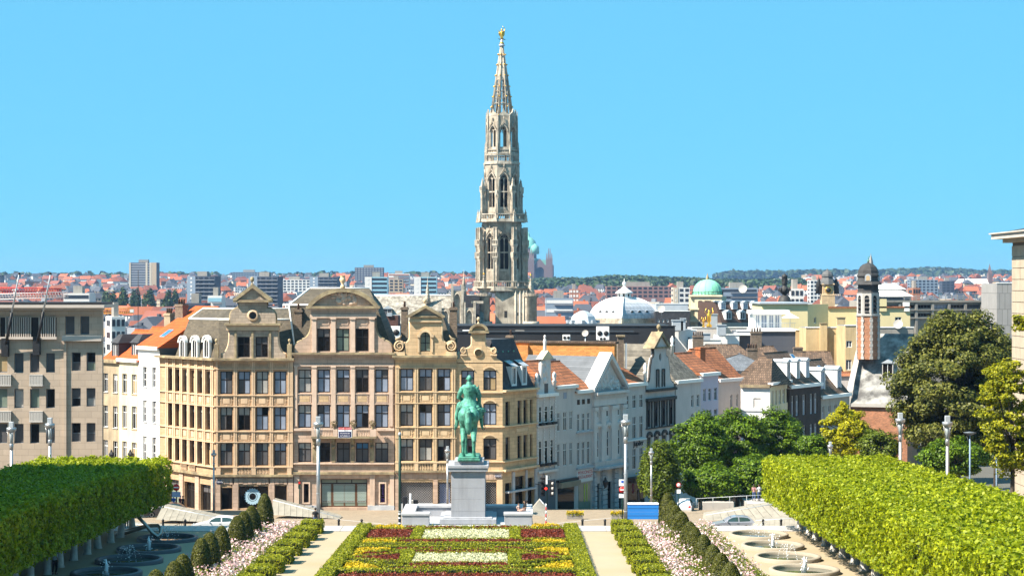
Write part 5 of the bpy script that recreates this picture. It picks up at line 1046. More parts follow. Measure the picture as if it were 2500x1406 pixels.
# town hall roof and gabled parapets, left of the tower
th = Bld('town_hall_wing', 'long lichen-spotted slate roof of the town hall with pale gabled parapets', 'building', 880, 466, 1180, 466, -14)
U, Z = th.u, th.z
th.lbox('wall', M_lime, 0, th.W, 3, 22, 0, Z(800))
MB().add([(0, 2.5, Z(802)), (th.W, 2.5, Z(802)), (th.W, 12, Z(722)), (0, 12, Z(722)), (th.W, 22, Z(802)), (0, 22, Z(802))], [(0, 1, 2, 3), (3, 2, 4, 5)]).build('roof', M_lichen, th.root)
MB().tube([(0, 12, Z(722)), (th.W, 12, Z(722))], .25, 6).build('ridge', M_white, th.root)
for x, w, yt in ((1087.5, 15, 736), (1116.5, 15, 694), (1146, 15, 735)):
 u0, u1 = U(x - w), U(x + w); c = (u0 + u1) / 2; hw = (u1 - u0) / 2; zt2 = Z(yt); z0 = Z(810)
 nich = pointed(c, Z(800), hw * .55, Z(yt + 22) - Z(800))
 k = MB().poly([(u0, z0), (u1, z0), (u1, zt2), (u1 - .5, zt2), (u1 - .5, zt2 - 1.6), (u0 + .5, zt2 - 1.6), (u0 + .5, zt2), (u0, zt2)], 0, 1.2, [nich]); k.build('parapet_gable', M_lime, th.root)
 th.lbox('niche', M_lime2, c - hw * .6, c + hw * .6, .5, .7, z0, Z(yt + 20)); MB().tube([(p[0], -.05, p[1]) for p in nich], .18, 5).build('arch_moulding', M_lime2, th.root)
 for xx in (u0 + .25, u1 - .25): th.lbox('buttress', M_lime2, xx - .3, xx + .3, -.35, .3, z0, zt2 - .3)
th.box('flank_roof', M_slate_dark, 1131, 1170, 722, 800, 4, 10); th.box('eaves_parapet', M_lime2, 1150, 1180, 735, 741, 1.0, 1.6)
for x in (1040, 1130):
 q = MB().lathe([(.8, 0), (.6, 1), (.1, 5), (.02, 6.5)], 8)
 for lv in range(5): [q.sphere(((.62 - .12 * lv) * math.cos(a), (.62 - .12 * lv) * math.sin(a), 1 + lv * .8), .16, 5, 3) for a in (0, PI / 2, PI, 3 * PI / 2)]
 q.build('roof_spirelet', M_lime2, th.root, (U(x), 9, Z(740) if x < 1100 else Z(722)))
dormer(th.root, (U(942), 6, Z(775)), 2.2, 2.0, M_lichen, d=3)
# middle distance
M_membrane = mat('roof_membrane', (0.022, 0.023, 0.026), 0.7, 0.25, 0.4)
M_roofdeck = mat('roof_deck', (0.20, 0.21, 0.22), 0.8, 0.2, 0.3)
M_yellow = mat('yellow_render', (0.62, 0.52, 0.29), 0.85, 0.06, 0.4, streak=0.06)
M_ochrewall = mat('ochre_render', (0.50, 0.37, 0.20), 0.9, 0.2, 0.4, streak=0.35)
M_panel = mat('grey_cladding', (0.075, 0.085, 0.11), 0.6, 0.06, 0.6, pat='brick', psize=(3.0, 0.22), msize=.01, pvar=.05, pbump=.2)
M_concrete = mat('concrete', (0.27, 0.25, 0.22), 0.9, 0.15, 0.4, streak=0.25)
M_verdigris = mat('verdigris', (0.22, 0.56, 0.38), 0.7, 0.15, 0.4, streak=0.12)
M_leaddome = mat('lead_dome', (0.42, 0.44, 0.48), 0.55, 0.1, 0.5, pat='brick', psize=(1.0, 0.8), msize=.06, pvar=.1, pbump=.3)
M_brick = mat('red_brick', (0.36, 0.13, 0.06), 0.9, 0.25, 1.0, pat='brick', psize=(.30, .10), msize=.02, pvar=.35, pbump=.3, mortar=(.32, .2, .13))
def simple(name, label, cat, px0, px1, D, top, zb, dep, m, group=None, wins=(), tilt=0, wst='mid', roof=M_roofdeck, para=True, fm=None):
 b = Bld(name, label, cat, px0, D, px1, D + tilt, zb, group)
 for (x0, x1, y0, y1) in wins: b.win(x0, x1, y0, y1, 1 if x1 - x0 < 9 else 2, (1,), fm=fm or M_frame_wh, st=wst, set_=.12, ft=.1)
 b.wall([(px0, 1000), (px1, 1000), (px1, top), (px0, top)], m, ref=px0); b.lbox('rear_wall', m, .01, b.W - .01, .41, dep, 0, b.z(top) - .1)
 b.lbox('roof', roof, .1, b.W - .1, .2, dep - .1, b.z(top) - .12, b.z(top) - .02)
 if para: b.lbox('coping', M_white if m != M_membrane else M_membrane, -.1, b.W + .1, -.1, .35, b.z(top), b.z(top) + .15)
 return b
def ac_unit(px, py, D, w, h, lab, grp='rooftop cooling units'):
 o = empty('air_conditioner', P(px, py, D), 0, lab, 'cooling unit', grp); MB().box(-w / 2, w / 2, 0, w * .6, 0, h).build('casing', M_white, o, bevel=.03)
 for sx in (-.25, .25): MB().lathe([(.02, 0), (w * .2, 0), (w * .2, .04), (.02, .04)], 12).build('fan_grille', M_iron, o, (sx * w, -.01, h * .5)).rotation_euler = (PI / 2, 0, 0)
def dish(px, py, D, r, lab, pole=0):
 o = empty('satellite_dish', P(px, py, D), 0, lab, 'dish', 'satellite dishes'); k = MB().lathe([(.02, 0), (r * .6, .08 * r), (r, .25 * r)], 16, cap=False).build('reflector', M_palestone, o); k.rotation_euler = (R(70), 0, R(-20))
 MB().tube([(0, .1, 0), (0, .1, -max(pole, r * 1.5))], .06, 6).build('mast', M_zinc, o)
bb = simple('flat_black_roof_building', 'long low building with black membrane roof and parapet below the town hall', 'building', 1090, 1560, 262, 812, -8, 10, M_membrane, tilt=0, roof=M_membrane)
b2_ = simple('rear_black_roof_building', 'second black roofed block edged by a pale strip behind the first', 'building', 900, 1648, 300, 797, -8, 22, M_membrane, roof=M_membrane)
b2_.box('skylight_strip', mat('blue_grey_sheet', (.30, .38, .44), .5, .1, .6), 1280, 1385, 814, 829, -.5, -.1)
for x0, x1, y0, y1, m, nm in ((1342, 1366, 808, 829, M_palestone, 'roof_hut'), (1258, 1280, 806, 818, M_concrete, 'roof_vent'), (1130, 1147, 805, 830, M_white, 'roof_hut')): b2_.box(nm, m, x0, x1, y0, y1, -2.0, -.3)
ac_unit(1472, 830, 258, 1.7, 1.8, 'big white twin-fan cooling unit on the black flat roof'); ac_unit(1383, 831, 256, 1.0, .75, 'small white cooling unit left of the big one'); ac_unit(1471.5, 831, 255.5, .9, .45, 'lowest white cooling box in front of the big unit', 'rooftop cooling units'); ac_unit(958, 826, 240, 1.9, 1.5, 'white cooling unit beside the brown hoist behind the golden gable')
dish(1429, 814, 240, .42, 'large pale satellite dish on pole above ochre brick wall', 4); dish(923, 777, 240, .40, 'white satellite dish beside segmental gable'); dish(2193, 792, 300, .75, 'big white satellite dish right of the chapel tower'); dish(1814, 706, 400, .9, 'white satellite dish on brown mansard roof'); dish(1615, 755, 400, .8, 'white satellite dish on dark rooftop behind the lead dome')
plant = simple('rooftop_plant_room', 'rust brown rooftop plant room with pipes behind segmental gable', 'building', 918, 972, 246, 770, 5, 5, mat('rust_brown', (.10, .05, .04), .8, .3, 1), para=False); plant.box('red_pipe', M_red, 928, 931, 792, 828, -.3, 0); plant.box('vent_hood', M_zinc, 945, 957, 764, 772, -.2, 1)
dm = empty('lead_dome_building', P(1524, 800, 420) * Vector((1, 1, 0)) + Vector((0, 0, -10)), R(38), 'pale lead-scaled square dome with lantern and small round windows', 'building')
k_ = 420 / F; zz = lambda y: CZ + (HY - y) * k_ + 10
def sqdome(r0, z0, r1, z1, n=8):
 q = MB(); pr = []
 for i in range(n + 1): t = i / n; a = t * PI / 2 * .86; pr.append((r0 * math.cos(a), z0 + (z1 - z0) * math.sin(a) / math.sin(PI / 2 * .86)))
 q.lathe([(p[0] * 1.414 if True else p[0], p[1]) for p in pr], 4, smooth=False, a0=PI / 4); return q, pr
q, pr = sqdome(5.3, zz(777), 1.4, zz(727), 10); q.build('dome', M_leaddome, dm)
for i in range(4):
 a = i * PI / 2 + PI / 4; MB().tube([(p[0] * 1.414 * math.cos(a), p[0] * 1.414 * math.sin(a), p[1] + .05) for p in pr], .22, 6).build('dome_rib', M_white, dm)
 for o_ in (-2.6, 0, 2.6):
  rr = 5.0; w = MB().lathe([(.02, -.3), (.45, -.3), (.62, .25), (.45, .3), (.45, 0), (.02, 0)], 12).build('round_window', M_roofgrey, dm); ca = i * PI / 2
  w.matrix_basis = Matrix.Rotation(ca, 4, 'Z') @ Matrix.Translation((o_ * .82, -4.75, zz(763))) @ Matrix.Rotation(PI / 2, 4, 'X')
  g_ = MB().lathe([(.02, .31), (.44, .31), (.44, .33), (.02, .33)], 12).build('pane', M_dkint, w)
MB().lathe([(1.9, zz(728)), (1.9, zz(726)), (1.5, zz(725.5)), (1.5, zz(716.5)), (2.1, zz(716)), (1.7, zz(712)), (.6, zz(703)), (.25, zz(699)), (.2, zz(697)), (.45, zz(694)), (.4, zz(690)), (.08, zz(687)), (.03, zz(680))], 12).build('lantern', M_white, dm)
MB().lathe([(1.53, zz(725)), (1.53, zz(717))], 8, cap=False).build('lantern_glass', M_dkint, dm)
part('cornice', M_lime, dm, (-6, 6, -6, 6, zz(795), zz(787)), (-5.7, 5.7, -5.7, 5.7, zz(787), zz(781)), (-5.4, 5.4, -5.4, 5.4, zz(781), zz(776.5))); part('wall', M_lime, dm, (-5.6, 5.6, -5.6, 5.6, 0, zz(795)))
sd = empty('grey_mansard_dome', P(1424, 800, 400) * Vector((1, 1, 0)) + Vector((0, 0, -10)), R(20), 'small grey zinc mansard dome with dormer teeth left of lead dome', 'building'); zs = lambda y: CZ + (HY - y) * 400 / F + 10
MB().lathe([(3.4, 0), (3.4, zs(797)), (2.9, zs(784)), (2.5, zs(772)), (1.9, zs(766)), (.9, zs(760)), (.1, zs(758))], 8, smooth=False).build('roof', M_zinc, sd)
for i in range(8): a = i * PI / 4 + PI / 8; MB().box(-.35, .35, -.2, .4, zs(789), zs(781)).build('dormer', M_roofgrey, sd, (3.05 * math.cos(a), 3.05 * math.sin(a), 0))
gd = Bld('green_dome_building', 'cream stone corner pavilion with green copper dome', 'building', 1682, 432, 1762, 430, -10); U, Z = gd.u, gd.z
for y0, y1 in ((734, 747), (762, 777)):
 for x0, x1 in ((1705, 1715), (1720, 1736), (1741, 1751)): gd.win(x0, x1, y0, y1, 2, (1,), fm=M_frame_gr, st='blind' if y0 > 750 else 'mid', set_=.2, ft=.09)
gd.wall([(1696, 900), (1762, 900), (1762, 722), (1696, 722)], M_wall_cream, ref=1683)
for y, h, pr in ((720, 4, .4), (752, 4, .3), (781, 5, .5)): gd.box('cornice', M_wall_cream, 1682, 1764, y, y + h, -pr, .5, 1683)
gd.lbox('rear_wall', M_wall_cream, .3, gd.W - .1, .42, 7, 0, Z(724)); gd.lbox('side_bay', M_wall_cream, U(1680), U(1696), .8, 7, 0, Z(726))
for x in (1684, 1688, 1692):
 for y0, y1 in ((734, 746), (762, 776)): gd.box('bay_window', M_frame_gr, x, x + 2.2, y0, y1, .76, .8)
MB().lathe([(3.35, 0), (3.45, .25), (3.3, .5), (3.25, 1.0), (3.0, 1.9), (2.5, 2.65), (1.7, 3.25), (.8, 3.6), (.3, 3.7)], 24).build('dome', M_verdigris, gd.root, (U(1721), 3.4, Z(722)))
for i in range(12): a = 2 * PI * i / 12; MB().tube([(3.3 * math.cos(a), 3.3 * math.sin(a), .5), (3.27 * math.cos(a), 3.27 * math.sin(a), 1.0), (3.02 * math.cos(a), 3.02 * math.sin(a), 1.9), (2.52 * math.cos(a), 2.52 * math.sin(a), 2.65), (1.72 * math.cos(a), 1.72 * math.sin(a), 3.25), (.4 * math.cos(a), .4 * math.sin(a), 3.68)], .05, 4).build('dome_rib', M_verdigris, gd.root, (U(1721), 3.4, Z(722)))
rl = MB()
for i in range(28): a = 2 * PI * i / 28; rl.box(3.5 * math.cos(a) - .04, 3.5 * math.cos(a) + .04, 3.5 * math.sin(a) - .04, 3.5 * math.sin(a) + .04, 0, .9)
rl.lathe([(3.5, .85), (3.55, .9), (3.5, .95)], 24, cap=False); rl.build('dome_railing', M_iron, gd.root, (U(1721), 3.4, Z(722)))
MB().lathe([(.5, 0), (.3, .25), (.38, .5), (.22, .75), (.12, 1.2), (.02, 1.5)], 10).build('dome_finial', M_darktrim, gd.root, (U(1721), 3.4, Z(722) + 3.6))
bm = Bld('brown_mansard_building', 'brown mansard roofed block with white framed dormers beside the green dome', 'building', 1762, 424, 1862, 430, -10); bm.lbox('wall', M_concrete, 0, bm.W, 0, 12, 0, bm.z(788))
MB().add([(0, 0, bm.z(788)), (bm.W, 0, bm.z(788)), (bm.W, 2.6, bm.z(737)), (0, 2.6, bm.z(737)), (bm.W, 12, bm.z(737)), (0, 12, bm.z(737)), (bm.W, 12, bm.z(788)), (0, 12, bm.z(788))], [(0, 1, 2, 3), (3, 2, 4, 5), (0, 3, 5, 7), (1, 6, 4, 2)]).build('mansard', mat('brown_cladding', (.075, .045, .035), .7, .15, .5), bm.root)
bm.lbox('roof_edge', M_zinc, -.2, bm.W + .2, 2.3, 2.9, bm.z(737), bm.z(734))
for x in (1778, 1812, 1840): dormer(bm.root, (bm.u(x), -.2, bm.z(780)), 1.5, 1.6, gl='mid', d=2)
for x in (1774, 1803, 1828, 1850): dormer(bm.root, (bm.u(x), 1.2, bm.z(755)), 1.3, 1.35, gl='blind', d=1.6)
GB = 'flat roofed blocks among the middle rooftops'
simple('dark_mansard_block', 'dark blue-grey mansard block between lead dome and green dome', 'building', 1600, 1684, 415, 760, -10, 14, M_slate_dark, GB, [(x, x + 4, 779, 787) for x in range(1606, 1680, 11)]); simple('glass_roof_block', 'grey rooftop box above the dark mansard block', 'building', 1602, 1680, 425, 742, -10, 12, M_roofgrey, GB)
simple('white_rooftop_block', 'white stepped rooftop block with ducts below green dome', 'building', 1632, 1700, 318, 806, -8, 10, M_wall_white, GB, [(1678, 1686, 822, 829)]); simple('low_white_block', 'low white rooftop block between ducts and grey cladding', 'building', 1690, 1760, 310, 830, -8, 10, M_wall_white, GB)
simple('long_white_shed', 'long white parapet roof beyond the ducts', 'building', 1690, 1850, 360, 800, -8, 10, M_wall_cool, GB); simple('white_terrace_block', 'pale flat roofed block with duct frame', 'building', 1755, 1805, 312, 818, -8, 8, M_wall_white, GB)
for i, (x, y, D, w, h) in enumerate(((1655, 807, 316, 1.8, 1.6), (1668, 807, 316, .8, 1.9), (1725, 831, 308, 1.2, 1.0), (1742, 801, 358, 1.5, 2.5), (1762, 819, 310, 1.4, 1.6))):
 o = empty('roof_duct', P(x, y, D), 0, ['white boxy ventilation duct left on stepped rooftop', 'narrow white duct beside the boxy duct', 'low pale duct on low white block', 'tall white vent shaft near gilded statuettes', 'pale duct frame on the terrace block'][i], 'duct', 'white rooftop ducts'); MB().box(-w / 2, w / 2, 0, w * .8, 0, h).build('casing', M_roofgrey, o, bevel=.04); MB().box(-w / 2 - .1, w / 2 + .1, -.1, w * .8 + .1, h, h + .15).build('cap', M_zinc, o)
for i, (x, y, s_) in enumerate(((1717.5, 799, .8), (1731, 799, 1.5))):
 o = empty('gilded_statuette', P(x, y, 340), 0, ['small gilded ball finial with green base on white roof', 'gilded dancing statuette on a roof pinnacle'][i], 'statue'); k = MB().lathe([(.3 * s_, 0), (.35 * s_, .2 * s_), (.12 * s_, .5 * s_), (.25 * s_, .8 * s_), (.22 * s_, 1.2 * s_), (.3 * s_, 1.5 * s_), (.1 * s_, 1.7 * s_), (.16 * s_, 1.9 * s_), (.02, 2.1 * s_)], 10); k.tube([(-.1, 0, 1.4 * s_), (-.5 * s_, 0, 1.8 * s_), (-.3 * s_, 0, 2.3 * s_)], .07, 5); k.tube([(.1, 0, 1.4 * s_), (.5 * s_, 0, 1.7 * s_), (.4 * s_, 0, 2.3 * s_)], .07, 5); k.build('figure', M_goldleaf, o)
yb = simple('yellow_building', 'yellow rendered modern building with roof terrace and parasol', 'building', 1860, 1972, 335, 742, -8, 14, M_yellow, wins=[(1986, 1992, 775, 790)] and []); yb.lbox('roof_edge', M_zinc, -.4, yb.W + .4, -.5, 14, yb.z(742), yb.z(738.5))
yw = Bld('', '', '', 1972, 335, 2022, 341, -8, sub=yb.root); yw.win(1987, 1993, 775, 790, 1, (1,), fm=M_frame_wh, st='mid', set_=.15); yw.wall([(1972, 1000), (2022, 1000), (2022, 743), (1972, 743)], M_yellow, ref=1973)
ph = simple('glass_penthouse', 'white framed glass penthouse on the grey clad block', 'building', 1838, 1908, 325, 766, -8, 6, M_white, wins=[(1845, 1855, 768, 804), (1858, 1873, 768, 804), (1877, 1889, 768, 804), (1892, 1904, 768, 804)], wst='blind'); ph.box('roof_canopy', M_white, 1830, 1925, 757, 766, -1.5, 4)
for i in range(26): ph.box('balcony_bar', M_zinc, 1836 + i * 4.0, 1836.5 + i * 4.0, 788, 803, -1.6, -1.55)
ph.box('balcony_rail', M_zinc, 1835, 1940, 787.3, 788.3, -1.65, -1.5)
gc = simple('grey_clad_block', 'dark blue-grey clad block below the glass penthouse', 'building', 1800, 1944, 318, 808, -8, 8, M_panel); gc.box('ledge', M_white, 1838, 1945, 803, 809, -.3, 8); gc.box('shadow_roof', M_white, 1795, 1842, 812, 818, -1.4, 2)
simple('cream_annex', 'cream annex wall with one white window beside grey cladding', 'building', 1943, 1968, 317.5, 806, -8, 8, M_ochrewall, wins=[(1951, 1962, 829, 850)])
ow = simple('ochre_party_wall', 'blank ochre rendered party wall with chimney flues', 'building', 1968, 2066, 310, 800, -8, 8, M_ochrewall)
for x0, x1, yt in ((2001, 2018, 790), (2042, 2062, 776)): ow.box('flue', M_ochrewall, x0, x1, yt, 960, -.6, .01); ow.box('flue_cap', M_darktrim, x0 - 1, x1 + 1, yt - 2, yt, -.7, .2)
yr = simple('yellow_wing', 'yellow wing with red tile coping left of the chapel tower', 'building', 2018, 2092, 345, 752, -8, 10, M_yellow, para=False); yr.box('tile_coping', M_oldorange, 2018, 2092, 748.5, 752, -.3, .6)
yq = simple('yellow_annex', 'small yellow annex with chimney right of chapel tower', 'building', 2140, 2222, 335, 752, -8, 9, M_yellow, wins=[(2185, 2201, 774, 790)], wst='dark', para=False); yq.box('tile_coping', M_oldorange, 2140, 2222, 748, 752, -.3, .6); yq.box('chimney', M_yellow, 2146, 2164, 730, 760, -.3, 1); yq.box('chimney', M_wall_white, 2207, 2220, 738, 760, -.3, 1)
simple('concrete_annex', 'low grey annex roof beside the chapel', 'building', 2138, 2230, 300, 800, -8, 9, M_concrete)
rh = simple('rendered_side_house', 'ochre side house with two white windows behind the chapel tower', 'building', 2064, 2090, 300, 795, -8, 8, M_ochrewall, wins=[(2066, 2080, 832, 848), (2065, 2079, 878, 903)])
pr_ = empty('white_parasol', P(1929, 801, 323), 0, 'white square parasol on the roof terrace of the yellow building', 'parasol'); MB().lathe([(.05, 0), (.05, 2.4)], 6).build('pole', M_zinc, pr_); MB().lathe([(1.9, 1.75), (1.0, 2.1), (.05, 2.5)], 4, a0=PI / 4, smooth=False).build('canopy', M_white, pr_)
ot = empty('ornate_turret', P(1915.5, 742, 400) , 0, 'black ornate baroque roof turret with onion bulge', 'turret'); kk = 400 / F
M_sooty = mat('sooty_lead', (.035, .033, .032), .6, .4, 2.0, bump=.5, bscale=4)
MB().lathe([(x * kk, z * kk) for x, z in ((19, 0), (18, 4), (15, 10), (13, 16), (9, 20), (5, 22), (6, 24), (11, 28), (13, 33), (11, 39), (6, 43), (5, 46), (7, 48), (7, 52), (6, 58), (6, 64), (8, 66), (6, 70), (2, 73), (.5, 75))], 12).build('body', M_sooty, ot)
for i in range(8):
 a = i * PI / 4; MB().tube([(13 * kk * math.cos(a), 13 * kk * math.sin(a), 31 * kk), (15 * kk * math.cos(a), 15 * kk * math.sin(a), 35 * kk), (12 * kk * math.cos(a), 12 * kk * math.sin(a), 40 * kk)], .12, 5).build('scroll', M_sooty, ot); MB().box(-.06, .06, -.06, .06, 0, 10 * kk).build('column', M_sooty, ot, (6.6 * kk * math.cos(a), 6.6 * kk * math.sin(a), 53 * kk))
ct = empty('clock_turret', P(2020, 722, 520), 0, 'grey capped stone clock turret with gilded clock face', 'turret'); kk = 520 / F
MB().lathe([(x * kk * 1.3, z * kk) for x, z in ((17, -40), (17, 0), (18, 2), (15, 4), (14, 26), (17, 27), (16, 30))], 4, a0=PI / 4, smooth=False).build('clock_stage', M_gold, ct)
MB().lathe([(x * kk, z * kk) for x, z in ((20, 28), (17, 36), (14, 42), (13, 46), (15, 47), (14, 52), (10, 58), (4, 61), (.5, 66))], 8, smooth=False).build('cap', mat('old_lead', (.10, .10, .10), .7, .3, .8), ct)
MB().lathe([(.02, 0), (8 * kk, 0), (8 * kk, .15), (6.6 * kk, .16), (.02, .12)], 16).build('clock_face', M_goldleaf, ct, (0, -14.3 * kk, 14 * kk)).rotation_euler = (PI / 2, 0, 0)
MB().lathe([(.02, 0), (6 * kk, 0), (6 * kk, .05), (.02, .05)], 16).build('clock_dial', M_iron, ct, (0, -14.3 * kk - .2, 14 * kk)).rotation_euler = (PI / 2, 0, 0)
for sx in (-1, 1): MB().lathe([(.9, 0), (.7, 2), (.9, 2.3), (.2, 4), (.02, 5)], 8).build('corner_pinnacle', M_sooty, ct, (sx * 21 * kk, 0, 5 * kk))
lb = Bld('long_concrete_building', 'long grey concrete office with window bands and rooftop parking deck', 'building', 2150, 372, 2440, 376, -8); U, Z = lb.u, lb.z
for (y0, y1) in ((744, 753), (765, 773)):
 for i in range(7): x0 = 2160 + i * 40; lb.win(x0, x0 + 33, y0, y1, 4, (1,), fm=M_frame_gr, st=['mid', 'dark', 'dark', 'blind', 'dark', 'mid', 'dark'][i], set_=.3, ft=.06)
lb.wall([(2150, 1000), (2440, 1000), (2440, 735), (2150, 735)], M_concrete, ref=2151); lb.lbox('rear_wall', M_concrete, 0.02, lb.W - .02, .42, 18, 0, Z(736)); lb.lbox('roof', M_roofdeck, 0.1, lb.W - .1, .2, 18, Z(736), Z(735.6))
for y, h in ((733, 5), (756, 2), (775, 3)): lb.box('ledge', M_concrete, 2150.2, 2439.8, y, y + h, -.45, .02, 2151)
for i in range(8): lb.box('pier', M_concrete, 2153 + i * 40, 2159 + i * 40, 742, 860, -.35, .02, 2151)
for i in range(16): lb.box('railing_post', M_concrete, 2212 + i * 14.5, 2213.2 + i * 14.5, 720, 733.5, 1.0, 1.15, 2151)
lb.box('railing', M_zinc, 2210, 2438, 723, 724, 1.0, 1.1, 2151); lb.box('railing', M_zinc, 2210, 2438, 728, 729, 1.0, 1.1, 2151)
simple('concrete_slab_tower', 'windowless grey panel slab next to right-hand stone building', 'building', 2434, 2490, 360, 692, -8, 12, mat('panel_concrete', (.27, .26, .25), .9, .1, .4, pat='brick', psize=(1.0, 3.0), msize=.05, pbump=.2, pvar=.05))
tg = 'white tent roofs'
for i, (x, y, w, h) in enumerate(((2165, 706, 95, 14), (2182, 724, 100, 15))):
 t = empty('tent_roof', P(x, y, 470 - 20 * i), 0, ['upper white tiered roof behind chapel cupola', 'lower white tiered roof behind chapel cupola'][i], 'roof', tg); kk = (470 - 20 * i) / F
 MB().frustum((-w / 2 * kk, w / 2 * kk, 0, 14), 0, (-w / 2 * kk * .55, w / 2 * kk * .55, 4, 10), h * kk).build('roof', M_wall_white, t); MB().box(-w / 2 * kk * .9, w / 2 * kk * .9, 1, 13, -12, 0).build('wall', M_frame_gr, t)
# chapel with brick bell turret
cp = Bld('brick_chapel', 'brick chapel with mottled slate roof and octagonal bell turret with black cupola', 'chapel', 2076, 284, 2215, 281.5, -9); U, Z = cp.u, cp.z; RF = 2077
M_chroof = mat('chapel_slate', (.10, .095, .09), .85, .35, .9, col2=(.42, .41, .38), c2scale=.55, c2amt=.45)
cp.lbox('wall', M_brick, 0, cp.W, 0, 14, 0, Z(990)); cp.lbox('eaves_cornice', M_palestone, -.3, cp.W + .3, -.4, .4, Z(992), Z(984))
MB().add([(-.2, -.35, Z(984)), (cp.W + .3, -.35, Z(984)), (cp.W + .3, 7.5, Z(820) + .2), (1.2, 7.5, Z(820) + .2), (cp.W + .3, 15, Z(984)), (-.2, 15, Z(984))], [(0, 1, 2, 3), (3, 2, 4, 5), (0, 3, 5)]).build('roof', M_chroof, cp.root)
MB().add([(-.9, -.5, Z(1000)), (-.1, -.5, Z(1000)), (.35, -.5, Z(955)), (1.25, 7.3, Z(812)), (.55, 7.3, Z(812)), (-.5, -.5, Z(955)), (-.9, 2, Z(1000)), (-.5, 2, Z(955))], [(0, 1, 2, 5), (5, 2, 3, 4), (0, 5, 7, 6)]).build('gable_coping', M_palestone, cp.root)
dormer(cp.root, (U(2162), 2.6, Z(930)), 1.6, 2.6, M_palestone, gl='dark', d=3, roof=M_roofgrey)
kk = 281 / F; tc_ = (U(2113), 3.2, 0); rB = 29 * kk
zc_ = lambda y: CZ + (HY - y) * kk + 9
MB().lathe([(rB, zc_(880)), (rB, zc_(772))], 8, a0=PI / 8, smooth=False).build('turret_shaft', M_brick, cp.root, tc_)
for i in range(8):
 a = PI / 8 + i * PI / 4
 qn = MB()
 for j in range(14): s_ = .24 if j % 2 else .15; qn.box(-s_, s_, -rB - .03, -rB + .25, zc_(772) - (j + 1) * .46, zc_(772) - j * .46 - .03)
 qo = qn.build('quoins', M_palestone, cp.root, tc_); qo.rotation_euler = (0, 0, a + PI / 2); qo['kind'] = 'stuff'
MB().lathe([(rB + .15, zc_(773)), (rB + .2, zc_(770)), (rB, zc_(769.8))], 8, a0=PI / 8, smooth=False).build('string_course', M_palestone, cp.root, tc_)
w = rB * math.sin(PI / 8); a_ = rB * math.cos(PI / 8)
for i in range(8):
 hole = [(-w * .5, zc_(766)), (w * .5, zc_(766))] + arc(0, zc_(727), w * .5, 0, 180, 8)
 f_ = MB().poly([(-w, zc_(770)), (w, zc_(770)), (w, zc_(714)), (-w, zc_(714))], -a_, -a_ + .3, [hole]).build('belfry_face', M_palestone, cp.root, tc_); f_.rotation_euler = (0, 0, i * PI / 4 + .0)
 lv = MB()
 for j in range(4): z_ = zc_(764 - 10.5 * j); lv.add([(-w * .5, -a_ - .12, z_), (w * .5, -a_ - .12, z_), (w * .5, -a_ + .3, z_ + .5), (-w * .5, -a_ + .3, z_ + .5), (-w * .5, -a_ - .12, z_ + .06), (w * .5, -a_ - .12, z_ + .06)], [(0, 1, 2, 3), (0, 1, 5, 4)])
 lv.build('louvres', M_sooty, f_)
MB().lathe([(.05, zc_(768)), (rB - .5, zc_(768)), (rB - .5, zc_(714)), (.05, zc_(714))], 8).build('dark_core', M_dkint, cp.root, tc_)  # near-black core stands in for shade behind the louvres
M_cup = mat('cupola_slate', (.045, .043, .042), .7, .3, 1.0)
MB().lathe([(x * kk, zc_(y)) for x, y in ((30, 715), (27, 713), (26, 696), (36, 695), (35, 693), (29, 687), (26, 680), (26, 676), (29, 674), (28, 670), (26, 667), (25, 660), (21, 651), (14, 645), (6, 642), (2, 640), (1, 632))], 8, a0=PI / 8, smooth=False).build('cupola', M_cup, cp.root, tc_)
for i in range(4):
 o = MB().poly([(-.45, zc_(686)), (.45, zc_(686))] + arc(0, zc_(676), .45, 0, 180, 8), -28.5 * kk, -20 * kk).build('cupola_lucarne', M_zinc, cp.root, tc_); o.rotation_euler = (0, 0, i * PI / 2 + .1); q2 = MB().poly([(-.28, zc_(685)), (.28, zc_(685))] + arc(0, zc_(677), .28, 0, 180, 8), -28.5 * kk - .02, -28.5 * kk + .05).build('lucarne_louvre', M_gold, o)
MB().tube([(0, 0, zc_(640)), (0, 0, zc_(627)), (.25, 0, zc_(625))], .06, 5).sphere((0, 0, zc_(636)), .18, 8, 6).build('weathercock', mat('weathercock_green', (.1, .25, .18), .6, .2, 2), cp.root, tc_)
sp = empty('distant_stepped_spire', P(2126, 690, 1500), 0, 'pale stepped spire top showing just behind the chapel cupola', 'spire'); kk2 = 1500 / F
MB().lathe([(x * kk2, z * kk2) for x, z in ((10, 0), (10, 35), (8, 36), (8, 44), (6, 45), (5, 54), (1, 66), (.3, 72))], 4, smooth=False).build('spire', M_concrete, sp)
